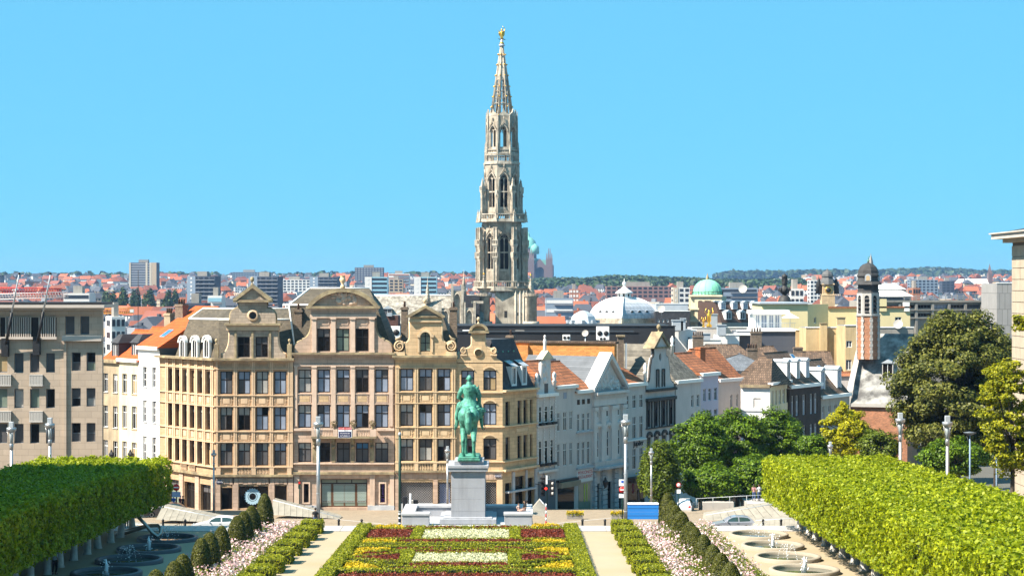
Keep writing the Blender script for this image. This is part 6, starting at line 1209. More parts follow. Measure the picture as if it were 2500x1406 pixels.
# wings that flank the garden: right one in view, left one beyond the frame edge
M_slabstone = mat('slab_stone', (.40, .33, .25), .85, .16, .8, streak=.12)
M_slabjoint = mat('slab_joint', (.16, .13, .10), .9, .1, .5)
rw = Bld('garden_wing', 'pale stone slab building with deep flared cornice cut by the right edge', 'building', 2470, 180, 2840, 138, -2); U, Z = rw.u, rw.z
rw.lbox('wall', M_slabjoint, .0, rw.W, .08, 8, 0, Z(592)); rng2 = random.Random(5)
for r_ in range(26):
 zb_ = .2 + r_ * 1.05
 if zb_ + 1.03 > Z(597): break
 for c_ in range(12):
  x0 = c_ * 1.5 + (0.0 if r_ % 2 else .0); dpt = rng2.uniform(-.012, .012)
  if x0 > 14: break
  o = MB().box(x0 + .03, x0 + 1.47, 0 + dpt, .1, zb_ + .03, zb_ + 1.02).build('stone_slab', M_slabstone, rw.root)
rw.lbox('cornice', M_modtrim, -1.3, rw.W, -1.6, 9, Z(584), Z(572)); rw.lbox('cornice', M_slabstone, -.6, rw.W, -.7, 8.5, Z(593), Z(584)); rw.lbox('roof_edge', M_modtrim, -1.45, rw.W, -1.8, 9, Z(572), Z(569)); MB().add([(-.9, -1.2, Z(569)), (rw.W, -1.2, Z(569)), (rw.W, 5, Z(542)), (1.2, 3.0, Z(548)), (-.6, 9, Z(569))], [(0, 1, 2, 3), (0, 3, 4)]).build('roof', M_slate_dark, rw.root)
lw = empty('garden_wing', (-62, 70, 0), 0, 'stone wing flanking the garden just beyond the left edge', 'building'); part('wall', M_modstone, lw, (0, 20, 0, 76, -3, 24.6)); part('cornice', M_modtrim, lw, (-.5, 20.8, -.5, 76.8, 24.6, 25.5))
for j in range(3):
 for i in range(14): MB().box(20.0, 20.06, 2.5 + i * 5.2, 4.6 + i * 5.2, 5 + j * 5, 7.6 + j * 5).build('window', GL['mid'], lw)
# far city
FW = [mat('far_white', (.62, .60, .57), .9, .12, .02), mat('far_cream', (.50, .43, .33), .9, .15, .02), mat('far_brick', (.30, .13, .08), .9, .2, .02), mat('far_grey', (.24, .25, .27), .9, .2, .02), mat('far_tan', (.42, .32, .22), .9, .15, .02)]
FR = [mat('far_orange_roof', (.34, .105, .05), .85, .25, .05), mat('far_red_roof', (.22, .075, .05), .85, .25, .05), mat('far_slate_roof', (.06, .065, .08), .8, .25, .05), mat('far_flat_roof', (.24, .25, .27), .85, .2, .05)]
M_farwin = mat('far_window', (.03, .035, .045), .2, .2, .05)
PROTO = {}
def house_geo(wv, h, roof):
 W_, Dp = 13.0, 11.0; wl, rf, wn_ = MB(), MB(), MB(); wl.box(-W_ / 2, W_ / 2, -Dp / 2, Dp / 2, -6, h)
 if roof == 'flat': rf.box(-W_ / 2 + .3, W_ / 2 - .3, -Dp / 2 + .3, Dp / 2 - .3, h, h + .3); rf.box(-2, 1.5, -1, 3, h, h + 2.6)
 else:
  e = .5; a = [(-W_ / 2 - e, -Dp / 2 - e, h - .3), (W_ / 2 + e, -Dp / 2 - e, h - .3), (W_ / 2 + e, Dp / 2 + e, h - .3), (-W_ / 2 - e, Dp / 2 + e, h - .3)]; hp = 2.5 if roof == 'hip' else 0
  rf.add(a + [(-W_ / 2 - e + hp, 0, h + 4.6), (W_ / 2 + e - hp, 0, h + 4.6)], [(0, 1, 5, 4), (2, 3, 4, 5), (1, 2, 5), (3, 0, 4)]); rf.box(W_ / 2 - 2.2, W_ / 2 - 1, 1, 2, h + 1, h + 5.6)
 for fl in range(int(h / 3.3)):
  z = h - 2.6 - fl * 3.3
  for i in range(4):
   x = -W_ / 2 + W_ * (i + .5) / 4; wn_.box(x - .6, x + .6, -Dp / 2 - .05, -Dp / 2 + .02, z, z + 1.7); y = -Dp / 2 + Dp * (i + .5) / 4; wn_.box(-W_ / 2 - .05, -W_ / 2 + .02, y - .55, y + .55, z, z + 1.7)
 return wl, rf, wn_
class Multi:
 def __init__(s, mats): s.v = []; s.f = []; s.mi = []; s.mats = mats
 def add(s, mb, M, mi):
  o = len(s.v); s.v += [tuple(M @ Vector(p)) for p in mb.v]; s.f += [tuple(i + o for i in f) for f in mb.f]; s.mi += [mi] * len(mb.f)
 def build(s, name):
  me = bpy.data.meshes.new(name); me.from_pydata(s.v, [], s.f)
  for m in s.mats: me.materials.append(m)
  me.polygons.foreach_set('material_index', s.mi); me.update(); o = bpy.data.objects.new(name, me); COL.objects.link(o); return o
HL = {('gable', 0): 'distant pitched house with orange tile roof in the far rooftops', ('gable', 1): 'distant pitched house with dull red roof in the far rooftops', ('hip', 2): 'distant hipped house with dark slate roof in the far rooftops', ('flat', 3): 'distant flat roofed apartment house in the far rooftops'}
rest = Multi(FW + FR + [M_farwin]); spots = []; r6 = random.Random(21)
D = 3300.0
while D > 560:
 step = 15.5 * F / D; px = -40 + r6.uniform(0, step)
 while px < 2540:
  skip = (1290 < px < 1960 and 2250 < D < 3400) or (235 < px < 460 and 1180 < D < 1650) or (2450 < px and D < 900)
  if not skip and r6.random() < .93:
   spots.append((px + r6.uniform(-.2, .2) * step, D + r6.uniform(-.02, .02) * D))
  px += step * r6.uniform(.9, 1.35)
 D /= 1.050
near = [s for s in spots if 620 < s[1] < 1750]
vis = [s for s in near if (230 < s[0] < 700 or 915 < s[0] < 1165 or 1290 < s[0] < 1700 or 1750 < s[0] < 2470)]
r6.shuffle(vis); chosen = set(vis[:290])
for s in spots:
 px, D = s; k = r6.random(); roof = ('gable', 0) if k < .22 else ('gable', 1) if k < .38 else ('hip', 2) if k < .68 else ('flat', 3)
 wv = r6.choice([0, 0, 1, 2, 3, 4]); h = r6.choice([10, 13.5] if D > 1700 else ([13.5, 17] if D > 850 else [14, 17])); key = (wv, h, roof)
 if key not in PROTO: PROTO[key] = house_geo(wv, h, roof[0])
 wl, rf, wn_ = PROTO[key]; sc = r6.uniform(.85, 1.2); rz = R(r6.choice([-25, 10, 32, 60, 95]) + r6.uniform(-8, 8)); loc = Vector(((px - 1250) * D / F, D, pz(D)))
 if s in chosen:
  mk = key + ('m',)
  if mk not in PROTO:
   tmp = []
   for mb, m, nm in ((wl, FW[wv], 'wall'), (rf, FR[roof[1]], 'roof'), (wn_, M_farwin, 'windows')): o = mb.build(nm, m); tmp.append(o.data); bpy.data.objects.remove(o)
   PROTO[mk] = tmp
  lab = ('nearer ' if D < 1000 else 'farther ') + HL[roof].replace('distant ', '').split(' in the far')[0] + ', %s walls, ' % ['white', 'cream', 'red brick', 'grey', 'tan'][wv] + ('beyond the left-hand gables' if px < 700 else 'behind the town hall roof' if px < 1200 else 'around the lead dome' if px < 1700 else 'beyond the yellow building'); e = empty('city_house', loc, rz, lab, 'house', lab); e.scale = (sc, sc, 1)
  for me, nm in zip(PROTO[mk], ('wall', 'roof', 'windows')):
   o = bpy.data.objects.new(nm, me); COL.objects.link(o); o.parent = e
   if nm == 'windows': o['kind'] = 'stuff'
 else:
  M = Matrix.LocRotScale(loc, Matrix.Rotation(rz, 3, 'Z').to_quaternion(), Vector((sc, sc, 1)))
  rest.add(wl, M, wv); rest.add(rf, M, 5 + roof[1])
  if D < 2400: rest.add(wn_, M, 9)
tag(rest.build('distant_houses'), 'mass of far houses and rooftops stretching to the horizon', 'houses', kind='stuff')
# tower blocks on the skyline
def block(label, px0, px1, ytop, ybot, D, dep, m, wm, floors, style='band', rot=0, side=None, name='tower_block'):
 k = D / F; w = (px1 - px0) * k; z1 = CZ + (HY - ytop) * k; z0 = pz(D) - 4
 e = empty(name, (((px0 + px1) / 2 - 1250) * k, D, z0), rot, label, 'tower block', 'tower blocks on the skyline'); H = z1 - z0
 part('wall', m, e, (-w / 2, w / 2, 0, dep, 0, H)); part('roof_plant', M_concrete, e, (-w * .2, w * .15, dep * .3, dep * .7, H, H + 3.5)); b = MB(); fh = 3.0; n = min(floors, int(H / fh))
 for f in range(n):
  z = H - 2.4 - f * fh * (1 if style != 'coarse' else 1.4)
  if style in ('band', 'coarse'): b.box(-w / 2 + w * .03, w / 2 - w * .03, -.12, .02, z, z + 1.5)
  else:
   nx = max(3, int(w / 4))
   for i in range(nx): x = -w / 2 + w * (i + .5) / nx; b.box(x - w / nx * .33, x + w / nx * .33, -.12, .02, z, z + 1.7)
  b.box(-w / 2 - .06, -w / 2 + .02, dep * .2, dep * .8, z, z + 1.4)
 o = b.build('windows', wm, e); o['kind'] = 'stuff'
 if side:
  part('end_wall', side, e, (-w / 2 - .05, -w / 2 + w * .30, -.3, dep * .9, 0, H)); q = MB()
  for f in range(n): q.box(-w / 2 + w * .12, -w / 2 + w * .18, -.4, -.28, H - 2.4 - f * fh, H - 1 - f * fh)
  q.build('stair_windows', FW[0], e)['kind'] = 'stuff'
 if style == 'balcony' or style == 'coarse':
  q = MB()
  for f in range(n): q.box(-w / 2 + w * .3, w / 2, -.9, -.15, H - 3.2 - f * fh, H - 2.7 - f * fh)
  q.build('balconies', FW[3], e)['kind'] = 'stuff'
 return e
M_dkglass = mat('block_glass', (.028, .035, .055), .25, .2, .03); M_blue_block = mat('block_bluegrey', (.20, .25, .31), .8, .1, .03); M_cyanw = mat('block_cyan', (.24, .42, .5), .4, .1, .03); M_dkblock = mat('block_dark', (.055, .065, .09), .7, .1, .03)
e = block('tall dark slab tower with two pale vertical stripes on the left skyline', 316, 383, 641, 710, 2300, 18, M_dkblock, FW[3], 20); kk = 2300 / F
for x in (317.5, 358, 367.5): part('pale_stripe', FW[1], e, ((x - 349.5) * kk - 1.1, (x - 349.5) * kk + 1.1, -.5, .2, 0, CZ + (HY - 641) * kk - pz(2300) + 4));
part('tan_end', FW[4], e, ((369 - 349.5) * kk, (382 - 349.5) * kk, -.35, .2, 0, CZ + (HY - 641) * kk - pz(2300) + 4))
block('dark banded slab with blue-grey end wall left of corner building roof', 456, 525, 674, 745, 1450, 16, M_dkblock, M_farwin, 22, 'balcony', R(-8), M_blue_block)
block('wide grey panel office on hill behind the first gable', 568, 648, 664, 690, 2900, 20, M_blue_block, M_farwin, 8, 'grid')
block('dark banded slab right behind the first gable', 606, 679, 675, 745, 1480, 16, M_dkblock, M_farwin, 22, 'balcony', R(-8), M_blue_block)
block('white low-rise slab with window grid left of segmental gable', 681, 757, 683, 700, 2100, 14, FW[0], M_farwin, 5, 'grid'); block('dark banded slab with grey end left of the segmental gable urn', 756, 824, 676, 715, 1800, 16, M_dkblock, M_farwin, 14, 'balcony', R(-6), M_blue_block)
block('dark grid slab standing on the hill behind segmental gable', 866, 936, 653, 690, 2700, 16, M_dkblock, FW[3], 11, 'grid')
block('white and pale cyan tower left of the town hall roof', 891, 946, 676, 722, 1350, 14, M_cyanw, M_farwin, 14, 'band', 0, FW[0]); block('white and pale cyan tower nearer the gothic tower', 1011, 1066, 676, 722, 1370, 14, M_cyanw, M_farwin, 14, 'band', 0, FW[0])
block('white terraced apartment slab with red balconies on left hill', 948, 1000, 668, 690, 2400, 14, FW[0], FW[2], 6, 'coarse'); block('orange brown flat block below the hill terraces', 950, 984, 682, 700, 1900, 14, FW[4], M_farwin, 4, 'grid')
block('low blue-grey balcony block right of the gothic tower', 1332, 1400, 728, 760, 900, 12, M_blue_block, FW[0], 6, 'coarse'); block('brown brick school block with tall window slots beyond the lead dome', 1480, 1645, 699, 725, 1500, 20, mat('plum_brick', (.23, .13, .12), .9, .15, .03), M_farwin, 3, 'grid')
block('white and pink slab left of the green dome', 1644, 1684, 702, 745, 1150, 16, FW[0], M_farwin, 10, 'grid', 0, FW[1]); block('long dark terrace block behind the green dome', 1755, 1850, 703, 735, 1200, 14, M_blue_block, M_farwin, 8, 'coarse'); block('pink brick block with window grid in far rooftops', 1391, 1413, 706, 735, 1300, 12, FW[2], FW[0], 6, 'grid')
block('white cubic block left of the clock turret', 1978, 2004, 684, 715, 1500, 14, FW[0], M_farwin, 8, 'grid'); block('small white flats on the far wooded ridge', 1890, 1938, 681, 694, 2900, 12, FW[0], M_farwin, 4, 'grid'); block('pale rooftop house with two black windows left of clock turret', 1930, 1962, 705, 725, 700, 12, FW[0], M_farwin, 3, 'grid')
block('glass fronted office by yellow building', 2222, 2290, 683, 705, 2000, 14, M_blue_block, M_farwin, 5, 'grid'); block('brown brick cube above the parking deck', 2229, 2247, 703, 730, 900, 12, FW[2], M_farwin, 1, 'grid'); block('dark grey slab cluster below the wooded hill', 2300, 2330, 686, 705, 2100, 14, M_dkblock, M_farwin, 5, 'grid')
block('grey tower peeking at the extreme left horizon', -12, 4, 672, 700, 2500, 14, M_dkblock, M_farwin, 8); block('white office with black bands under red crane', 155, 218, 716, 745, 900, 14, FW[0], M_farwin, 6); block('pale green-white laboratory block behind orange roof', 507, 542, 722, 750, 800, 10, FW[0], M_cyanw, 5, 'coarse'); block('white rendered cube house behind the left chimneys', 272, 306, 773, 830, 480, 10, FW[0], M_farwin, 4, 'grid', R(20)); block('black flat roofed hall beyond the orange roof', 446, 500, 740, 760, 700, 14, M_dkblock, M_farwin, 1)
# basilica on the hill
bs = empty('hill_basilica', (0, 0, 0), 0, 'brick basilica with green domes on the hill right of the gothic tower', 'church'); D = 3500.0; kk = D / F
bs.location = ((1318 - 1250) * kk, D, pz(D) - 6); BZ = lambda y: CZ + (HY - y) * kk - bs.location.z; BX = lambda x: (x - 1318) * kk
M_bas = mat('basilica_brick', (.16, .11, .105), .9, .12, .02); M_green = mat('basilica_green', (.16, .42, .36), .7, .1, .02)
MB().poly([(BX(1262), 0), (BX(1352), 0), (BX(1352), BZ(647)), (BX(1331), BZ(647)), (BX(1318), BZ(631)), (BX(1305), BZ(647)), (BX(1262), BZ(647))], 0, 40, [[(BX(1308), BZ(680)), (BX(1328), BZ(680))] + arc(BX(1318), BZ(662), 10 * kk, 0, 180, 10)]).build('nave', M_bas, bs)
part('porch_shade_sheet', M_farwin, bs, (BX(1307), BX(1329), 4, 5, 0, BZ(650)))  # near-black sheet stands in for the shade deep in the arch
for x0, x1, yt in ((1333, 1349, 622), (1288, 1304, 622)):
 t = part('tower', M_bas, bs, (BX(x0), BX(x1), -3, 12, 0, BZ(yt + 10))); w = x1 - x0
 for q in range(4): xx = x0 + w * (q + .5) / 4; MB().frustum((BX(xx - 1.8), BX(xx + 1.8), 0, 6), BZ(yt + 10), (BX(xx - .6), BX(xx + .6), 2, 4), BZ(yt - (16 if q in (1, 2) else 4))).build('tower_pinnacle', M_bas, t)
part('crossing_roof', M_green, bs, (BX(1300), BX(1312), 8, 20, BZ(647), BZ(634)), (BX(1322), BX(1333), 8, 20, BZ(647), BZ(634)))
MB().lathe([(20, 0), (20, BZ(632)), (15, BZ(630)), (15, BZ(606)), (17, BZ(605)), (16, BZ(600)), (13, BZ(588)), (7, BZ(579)), (3, BZ(577)), (3, BZ(572)), (.5, BZ(565))], 16).build('drum_dome', M_green, bs, (BX(1290), 40, 0)); MB().lathe([(19, 0), (19, BZ(634)), (15.4, BZ(632)), (15.4, BZ(607))], 16, cap=False).build('drum', M_bas, bs, (BX(1290), 39.5, 0))
MB().lathe([(8, BZ(620)), (8, BZ(607)), (7, BZ(601)), (3, BZ(597)), (.5, BZ(594))], 12).build('small_dome', M_green, bs, (BX(1306), 20, 0))
rc = empty('far_church', P(2380, 700, 2500), 0, 'far church with white nave roof and brown spire below the wooded hill', 'church'); kk = 2500 / F
part('nave', FW[0], rc, (-40 * kk, 34 * kk, 0, 20, -10, 8 * kk)); MB().add([(-42 * kk, -1, 7 * kk), (34 * kk, -1, 7 * kk), (34 * kk, 10, 19 * kk), (-36 * kk, 10, 19 * kk), (34 * kk, 21, 7 * kk), (-42 * kk, 21, 7 * kk)], [(0, 1, 2, 3), (3, 2, 4, 5), (0, 3, 5)]).build('nave_roof', FW[0], rc)
part('belfry', M_bas, rc, (34 * kk, 44 * kk, 2, 10, -10, 33 * kk)); MB().frustum((35 * kk, 43 * kk, 3, 9), 33 * kk, (38.7 * kk, 39.3 * kk, 5.8, 6.2), 56 * kk).build('spire', M_bas, rc)
for x in (34.5, 43.5): MB().frustum(((x - .8) * kk, (x + .8) * kk, 3, 4), 33 * kk, ((x - .1) * kk, (x + .1) * kk, 3.4, 3.6), 44 * kk).build('pinnacle', M_bas, rc)
# cranes and mast on the left
def jib(label, pa, pb, h, m, name='crane_jib', n=16):
 e = empty(name, pa, 0, label, 'crane'); d = pb - pa; k = MB(); w = h * .6
 ch = [Vector((0, 0, 0)), Vector((0, w, 0)), Vector((0, w / 2, h))]
 for c in ch: k.tube([c, c + d], h * .09, 4)
 for i in range(n):
  a, b_ = d * (i / n), d * ((i + 1) / n); mid = d * ((i + .5) / n)
  k.tube([ch[0] + a, ch[2] + mid, ch[0] + b_], h * .055, 4); k.tube([ch[1] + a, ch[2] + mid, ch[1] + b_], h * .055, 4)
 k.build('lattice', m, e); return e
jb = jib('orange lattice crane jib lying above the red roofs', P(238, 766, 520), P(325, 764, 520), 1.25, mat('crane_orange', (.55, .25, .03), .6, .1, 1)); MB().boxc(((325 - 238) * 520 / F - .4, .4, .7), (1.0, .8, 1.0)).build('counterweight', FW[0], jb)
jib('red and white crane jib behind the office roof, upper one', P(-40, 716, 560), P(150, 719, 560), 1.7, mat('crane_red', (.5, .04, .03), .6, .1, 1), n=30); jib('red and white crane jib behind the office roof, lower one', P(-40, 732, 540), P(165, 726, 540), 1.5, mat('crane_white', (.6, .5, .48), .6, .2, .8), n=30)
ms = empty('antenna_mast', P(337.5, 800, 470), 0, 'thin dark lattice antenna mast in front of the tall slab tower', 'mast'); k = MB(); hh = 140 * 470 / F
for sx in (-.12, .12): k.tube([(sx, 0, 0), (sx * .6, 0, hh)], .035, 4)
for i in range(24): k.tube([(-.11, 0, hh * i / 24), (.11, 0, hh * (i + .5) / 24), (-.11, 0, hh * (i + 1) / 24)], .022, 3)
k.build('mast', M_iron, ms)
# hills and far woods
M_hill = mat('hill_green', (.035, .06, .025), .95, .3, .004)
def ridge(name, pts, D, back, m):
 vs = []; fs = []; n = len(pts)
 for (px, py) in pts: t = P(px, py, D); g0 = pz(D - back); vs += [(t.x * .97, D - back, g0 - 5), (t.x, D, t.z), (t.x * 1.1, D + back * 1.5, pz(D + back * 1.5) - 10)]
 for i in range(n - 1):
  for j in range(2): fs.append((3 * i + j, 3 * i + 3 + j, 3 * i + 4 + j, 3 * i + 1 + j))
 return tag(MB().add(vs, fs, True).build(name, m), kind='structure')
hillR = [(1750, 690), (1830, 688), (1900, 676), (1960, 668), (2040, 664), (2150, 664), (2190, 660), (2230, 659), (2270, 656), (2320, 656), (2360, 663), (2400, 667), (2440, 668), (2480, 672), (2600, 676)]
hillR = [(x, y + 17) for x, y in hillR]; ridge('hill', hillR, 6400, 1500, M_hill); hillC = [(1240, 694), (1290, 688), (1370, 684), (1440, 687), (1480, 680), (1530, 679), (1590, 682), (1650, 683), (1700, 686), (1760, 690), (1850, 690), (1930, 686), (2000, 692)]
hillC = [(x, y + 15) for x, y in hillC]; ridge('hill', hillC, 3350, 700, M_hill); hillL = [(-60, 693), (40, 690), (120, 688), (180, 684), (240, 690), (300, 690), (380, 680), (440, 679), (470, 688), (560, 692), (700, 690), (840, 690), (950, 684), (1060, 676), (1150, 682), (1200, 690)]
hillL = [(x, y + 13) for x, y in hillL]; ridge('hill', hillL, 4300, 900, M_hill)
L_far = leaf_mat('far_leaves', (.018, .035, .012), (.06, .10, .03), .15); L_farb = leaf_mat('far_leaves_light', (.05, .085, .02), (.10, .15, .04), .15)
def wood(name, pts, D0, D1, n, sz, hgt, label, m):
 ps = []; ns = []; xs = [p[0] for p in pts]; ys = [p[1] for p in pts]
 for _ in range(n):
  t = r6.random(); px = r6.uniform(xs[0], xs[-1]); yt = float(np.interp(px, xs, ys)); Dd = D0 + (D1 - D0) * t; ztop = CZ + (HY - yt) * D1 / F; z = pz(D0) + (ztop - pz(D0)) * t; c = np.array([(px - 1250) * Dd / F, Dd, z + hgt * .4])
  q = nrg.normal(0, 1, (26, 3)); q /= np.linalg.norm(q, axis=1)[:, None]; q[:, 2] = np.abs(q[:, 2]) * 1.0; ps.append(c + q * np.array([hgt * .55, hgt * .55, hgt * .6]) * r6.uniform(.7, 1.2)); ns.append(q)
 o = leaves(name, np.concatenate(ps), np.concatenate(ns), sz, m, None, .35, .8, kind='stuff'); tag(o, label, 'woods'); return o
wood('wooded_ridge', hillC, 2500, 3360, 1500, 7.5, 15, 'dark green wooded ridge below the basilica and behind the domes', L_far)
wood('wooded_hilltop', hillR, 5600, 6420, 900, 15, 26, 'far bluish wooded hill on the right horizon', L_far); wood('wooded_skyline', hillL, 3700, 4320, 700, 10, 17, 'far trees along the left horizon', L_far)
def far_tree_proto(kind):
 n = 420; q = nrg.normal(0, 1, (n, 3)); q /= np.linalg.norm(q, axis=1)[:, None]; rr = nrg.uniform(.65, 1.0, n)[:, None]
 if kind == 'poplar': p = q * rr * np.array([2.4, 2.4, 9.0]) + np.array([0, 0, 11]); sz = 1.5
 else: p = q * rr * np.array([5.5, 5.5, 5.0]) * (1 + .25 * blob_field(q, 3, 1)[:, None]) + np.array([0, 0, 7]); sz = 1.9
 o = leaves('crown', p, q, sz, L_far if kind == 'poplar' else L_farb, None, .45, .8); t = MB().tube([(0, 0, -4), (0, 0, 5)], [.5, .3], 6).build('trunk', M_pot); r = (o.data, t.data); bpy.data.objects.remove(o); bpy.data.objects.remove(t); return r
FT = {k: far_tree_proto(k) for k in ('poplar', 'round')}
for i in range(54):
 kind = 'poplar' if i < 26 else 'round'; px = r6.uniform(255, 445) if i < 40 else r6.choice([r6.uniform(1300, 1600), r6.uniform(430, 470), r6.uniform(1940, 2300), r6.uniform(670, 700), r6.uniform(540, 575)]); D = r6.uniform(1250, 1500) if kind == 'poplar' else r6.uniform(1050, 1300)
 e = empty(kind + '_tree', ((px - 1250) * D / F, D, pz(D) + (6 if kind == 'poplar' else 3)), r6.uniform(0, 6), (('tall' if i % 2 else 'short') + ' slim poplar in far belt below the tall slab tower, %s' % ['left of it', 'in front of it', 'right of it'][0 if px < 316 else 1 if px < 383 else 2]) if kind == 'poplar' else ('round pale green tree among the far rooftops, %s' % ('below the poplars' if px < 480 else 'near the left-hand gables' if px < 800 else 'near the lead dome' if px < 1700 else 'near the chapel cupola')), 'tree', 'far poplars' if kind == 'poplar' else 'far round trees'); s_ = (r6.uniform(1.02, 1.25) if i % 2 else r6.uniform(.75, .98)) if kind == 'poplar' else r6.uniform(.75, 1.25); e.scale = (s_, s_, s_)
 for me, nm in zip(FT[kind], ('crown', 'trunk')): o = bpy.data.objects.new(nm, me); COL.objects.link(o); o.parent = e
# haze
hz = MB().box(-7000, 7000, -60, 9500, -40, 130).build('haze', None) if False else None
me = bpy.data.meshes.new('haze'); hb = MB().box(-7500, 7500, -70, 9000, -45, 118); me.from_pydata(hb.v, [], hb.f); hz = bpy.data.objects.new('haze', me); COL.objects.link(hz); tag(hz, kind='stuff')
hm = bpy.data.materials.new('haze_air'); hm.use_nodes = True; nt = hm.node_tree; nt.nodes.clear(); ho = nt.nodes.new('ShaderNodeOutputMaterial'); hv = nt.nodes.new('ShaderNodeVolumePrincipled'); hv.inputs['Color'].default_value = (.38, .62, 1.0, 1); hv.inputs['Density'].default_value = 0.00006; hv.inputs['Anisotropy'].default_value = 0.2; nt.links.new(hv.outputs[0], ho.inputs['Volume']); me.materials.append(hm)
# garden: parterre
AX = -3.75
ORD = 'first second third fourth fifth sixth seventh eighth ninth tenth eleventh twelfth thirteenth fourteenth fifteenth sixteenth seventeenth eighteenth nineteenth twentieth twenty-first'.split()
L_box = leaf_mat('box_leaves', (.10, .135, .007), (.36, .36, .012), .32)
L_red = leaf_mat('red_leaves', (.085, .016, .010), (.25, .052, .022), .25); L_yel = leaf_mat('yellow_flowers', (.40, .31, .010), (.68, .47, .015), .3); L_whi = leaf_mat('white_flowers', (.40, .42, .24), (.75, .73, .50), .3)
M_soil = mat('soil', (.09, .06, .035), .95, .3, 2.0)
M_core = mat('hedge_shade_core', (.020, .028, .008), .95, .3, 3)  # near-black filling that makes hollows between leaves look shaded
def box_pts(hx, hy, h, dens, z0=0.0, jag=.05):
 out = []; nn = []
 for (n_, u, v, c) in (((0, 0, 1), (hx, 0, 0), (0, hy, 0), (0, 0, h)), ((1, 0, 0), (0, hy, 0), (0, 0, h / 2), (hx, 0, h / 2)), ((-1, 0, 0), (0, hy, 0), (0, 0, h / 2), (-hx, 0, h / 2)), ((0, 1, 0), (hx, 0, 0), (0, 0, h / 2), (0, hy, h / 2)), ((0, -1, 0), (hx, 0, 0), (0, 0, h / 2), (0, -hy, h / 2))):
  u, v, c, n_ = map(np.array, (u, v, c, n_)); ar = 4 * np.linalg.norm(u) * np.linalg.norm(v); k = max(4, int(ar * dens)); a = nrg.uniform(-1, 1, (k, 2))
  out.append(c + a[:, :1] * u + a[:, 1:] * v + nrg.normal(0, jag, (k, 1)) * n_); nn.append(np.tile(n_, (k, 1)).astype(float))
 p = np.concatenate(out); p[:, 2] += z0; return p, np.concatenate(nn)
def hedge(label, pts, w, h, dens=130, size=.13, name='box_hedge', group='low box hedges of the flower parterre'):
 a = Vector((AX + pts[0][0], pts[0][1], gz(pts[0][1]))); e = empty(name, a, 0, label, 'hedge', group); P_, N_ = [], []; core = MB()
 for (x0, y0), (x1, y1) in zip(pts, pts[1:]):
  d = np.array([x1 - x0, y1 - y0]); ln = np.linalg.norm(d); d /= ln; p, n = box_pts(ln / 2 + w * .35, w / 2, h, dens); Rm = np.array([[d[0], -d[1], 0], [d[1], d[0], 0], [0, 0, 1]])
  c = np.array([(x0 + x1) / 2 - pts[0][0], (y0 + y1) / 2 - pts[0][1], gz((y0 + y1) / 2) - gz(pts[0][1])]); q = p @ Rm.T; q[:, 2] += -0.0316 * (q[:, 1]); P_.append(q + c); N_.append(n @ Rm.T)
  nrm = Vector((-d[1], d[0], 0)) * (w / 2 - .07); A = Vector((x0 - pts[0][0], y0 - pts[0][1], gz(y0) - gz(pts[0][1]) - .05)); B = Vector((x1 - pts[0][0], y1 - pts[0][1], gz(y1) - gz(pts[0][1]) - .05)); up = Vector((0, 0, h - .04))
  core.add([A - nrm, B - nrm, B + nrm, A + nrm, A - nrm + up, B - nrm + up, B + nrm + up, A + nrm + up], [(0, 3, 2, 1), (4, 5, 6, 7), (0, 1, 5, 4), (1, 2, 6, 5), (2, 3, 7, 6), (3, 0, 4, 7)])
 leaves('foliage', np.concatenate(P_), np.concatenate(N_), size, L_box, e, .55, .7); core.build('shade_core', M_core, e); return e  # solid dark core painted as the shade inside the hedge
def bed(label, x0, x1, y0, y1, m, h=.33, dens=150, size=.15, group='flower beds of the parterre', tilt=.9, tri=None):
 c = Vector((AX + (x0 + x1) / 2, (y0 + y1) / 2, gz((y0 + y1) / 2))); e = empty('flower_bed', c, 0, label, 'flower bed', group); hx, hy = (x1 - x0) / 2, (y1 - y0) / 2; n = int(4 * hx * hy * dens)
 a = nrg.uniform(-1, 1, (n, 2)); z = h * (.55 + .45 * np.sqrt(np.clip(1 - np.maximum(np.abs(a[:, 0]), np.abs(a[:, 1])) ** 4, 0, 1))) + nrg.normal(0, .05, n) + .05 * blob_field(np.stack([a[:, 0] * hx, a[:, 1] * hy, a[:, 0]], 1), 3); p = np.stack([a[:, 0] * hx, a[:, 1] * hy, z - .0316 * a[:, 1] * hy], 1)
 if tri:
  T3 = np.array(tri) - np.array([(x0 + x1) / 2, (y0 + y1) / 2]); cr = lambda i, j: (T3[j][0] - T3[i][0]) * (p[:, 1] - T3[i][1]) - (T3[j][1] - T3[i][1]) * (p[:, 0] - T3[i][0]); c_ = np.stack([cr(0, 1), cr(1, 2), cr(2, 0)], 1); p = p[(c_ > 0).all(1) | (c_ < 0).all(1)]; n = len(p)
 leaves('blooms', p, np.tile([0, 0, 1.], (n, 1)), size, m, e, tilt, .7)
 if tri: return e
 lo = nrg.uniform(-1, 1, (n // 3, 2)); pl = np.stack([lo[:, 0] * hx, lo[:, 1] * hy, nrg.uniform(.05, h * .6, n // 3) - .0316 * lo[:, 1] * hy], 1); leaves('foliage', pl, np.tile([0, 0, 1.], (n // 3, 1)), size, m if m in (L_red,) else L_box, e, 1.0, .7); return e
soil = sheet('planting_soil', [AX - 9.4, AX + 9.4], [117.5, 140, 163.9], lambda x, y: gz(y) + .03, M_soil)
hedge('long low box hedge framing the left edge of the parterre', [(-8.75, 118), (-8.75, 163.4)], 1.03, 0.50); hedge('long low box hedge framing the right edge of the parterre', [(8.75, 118), (8.75, 163.4)], 1.03, 0.50)
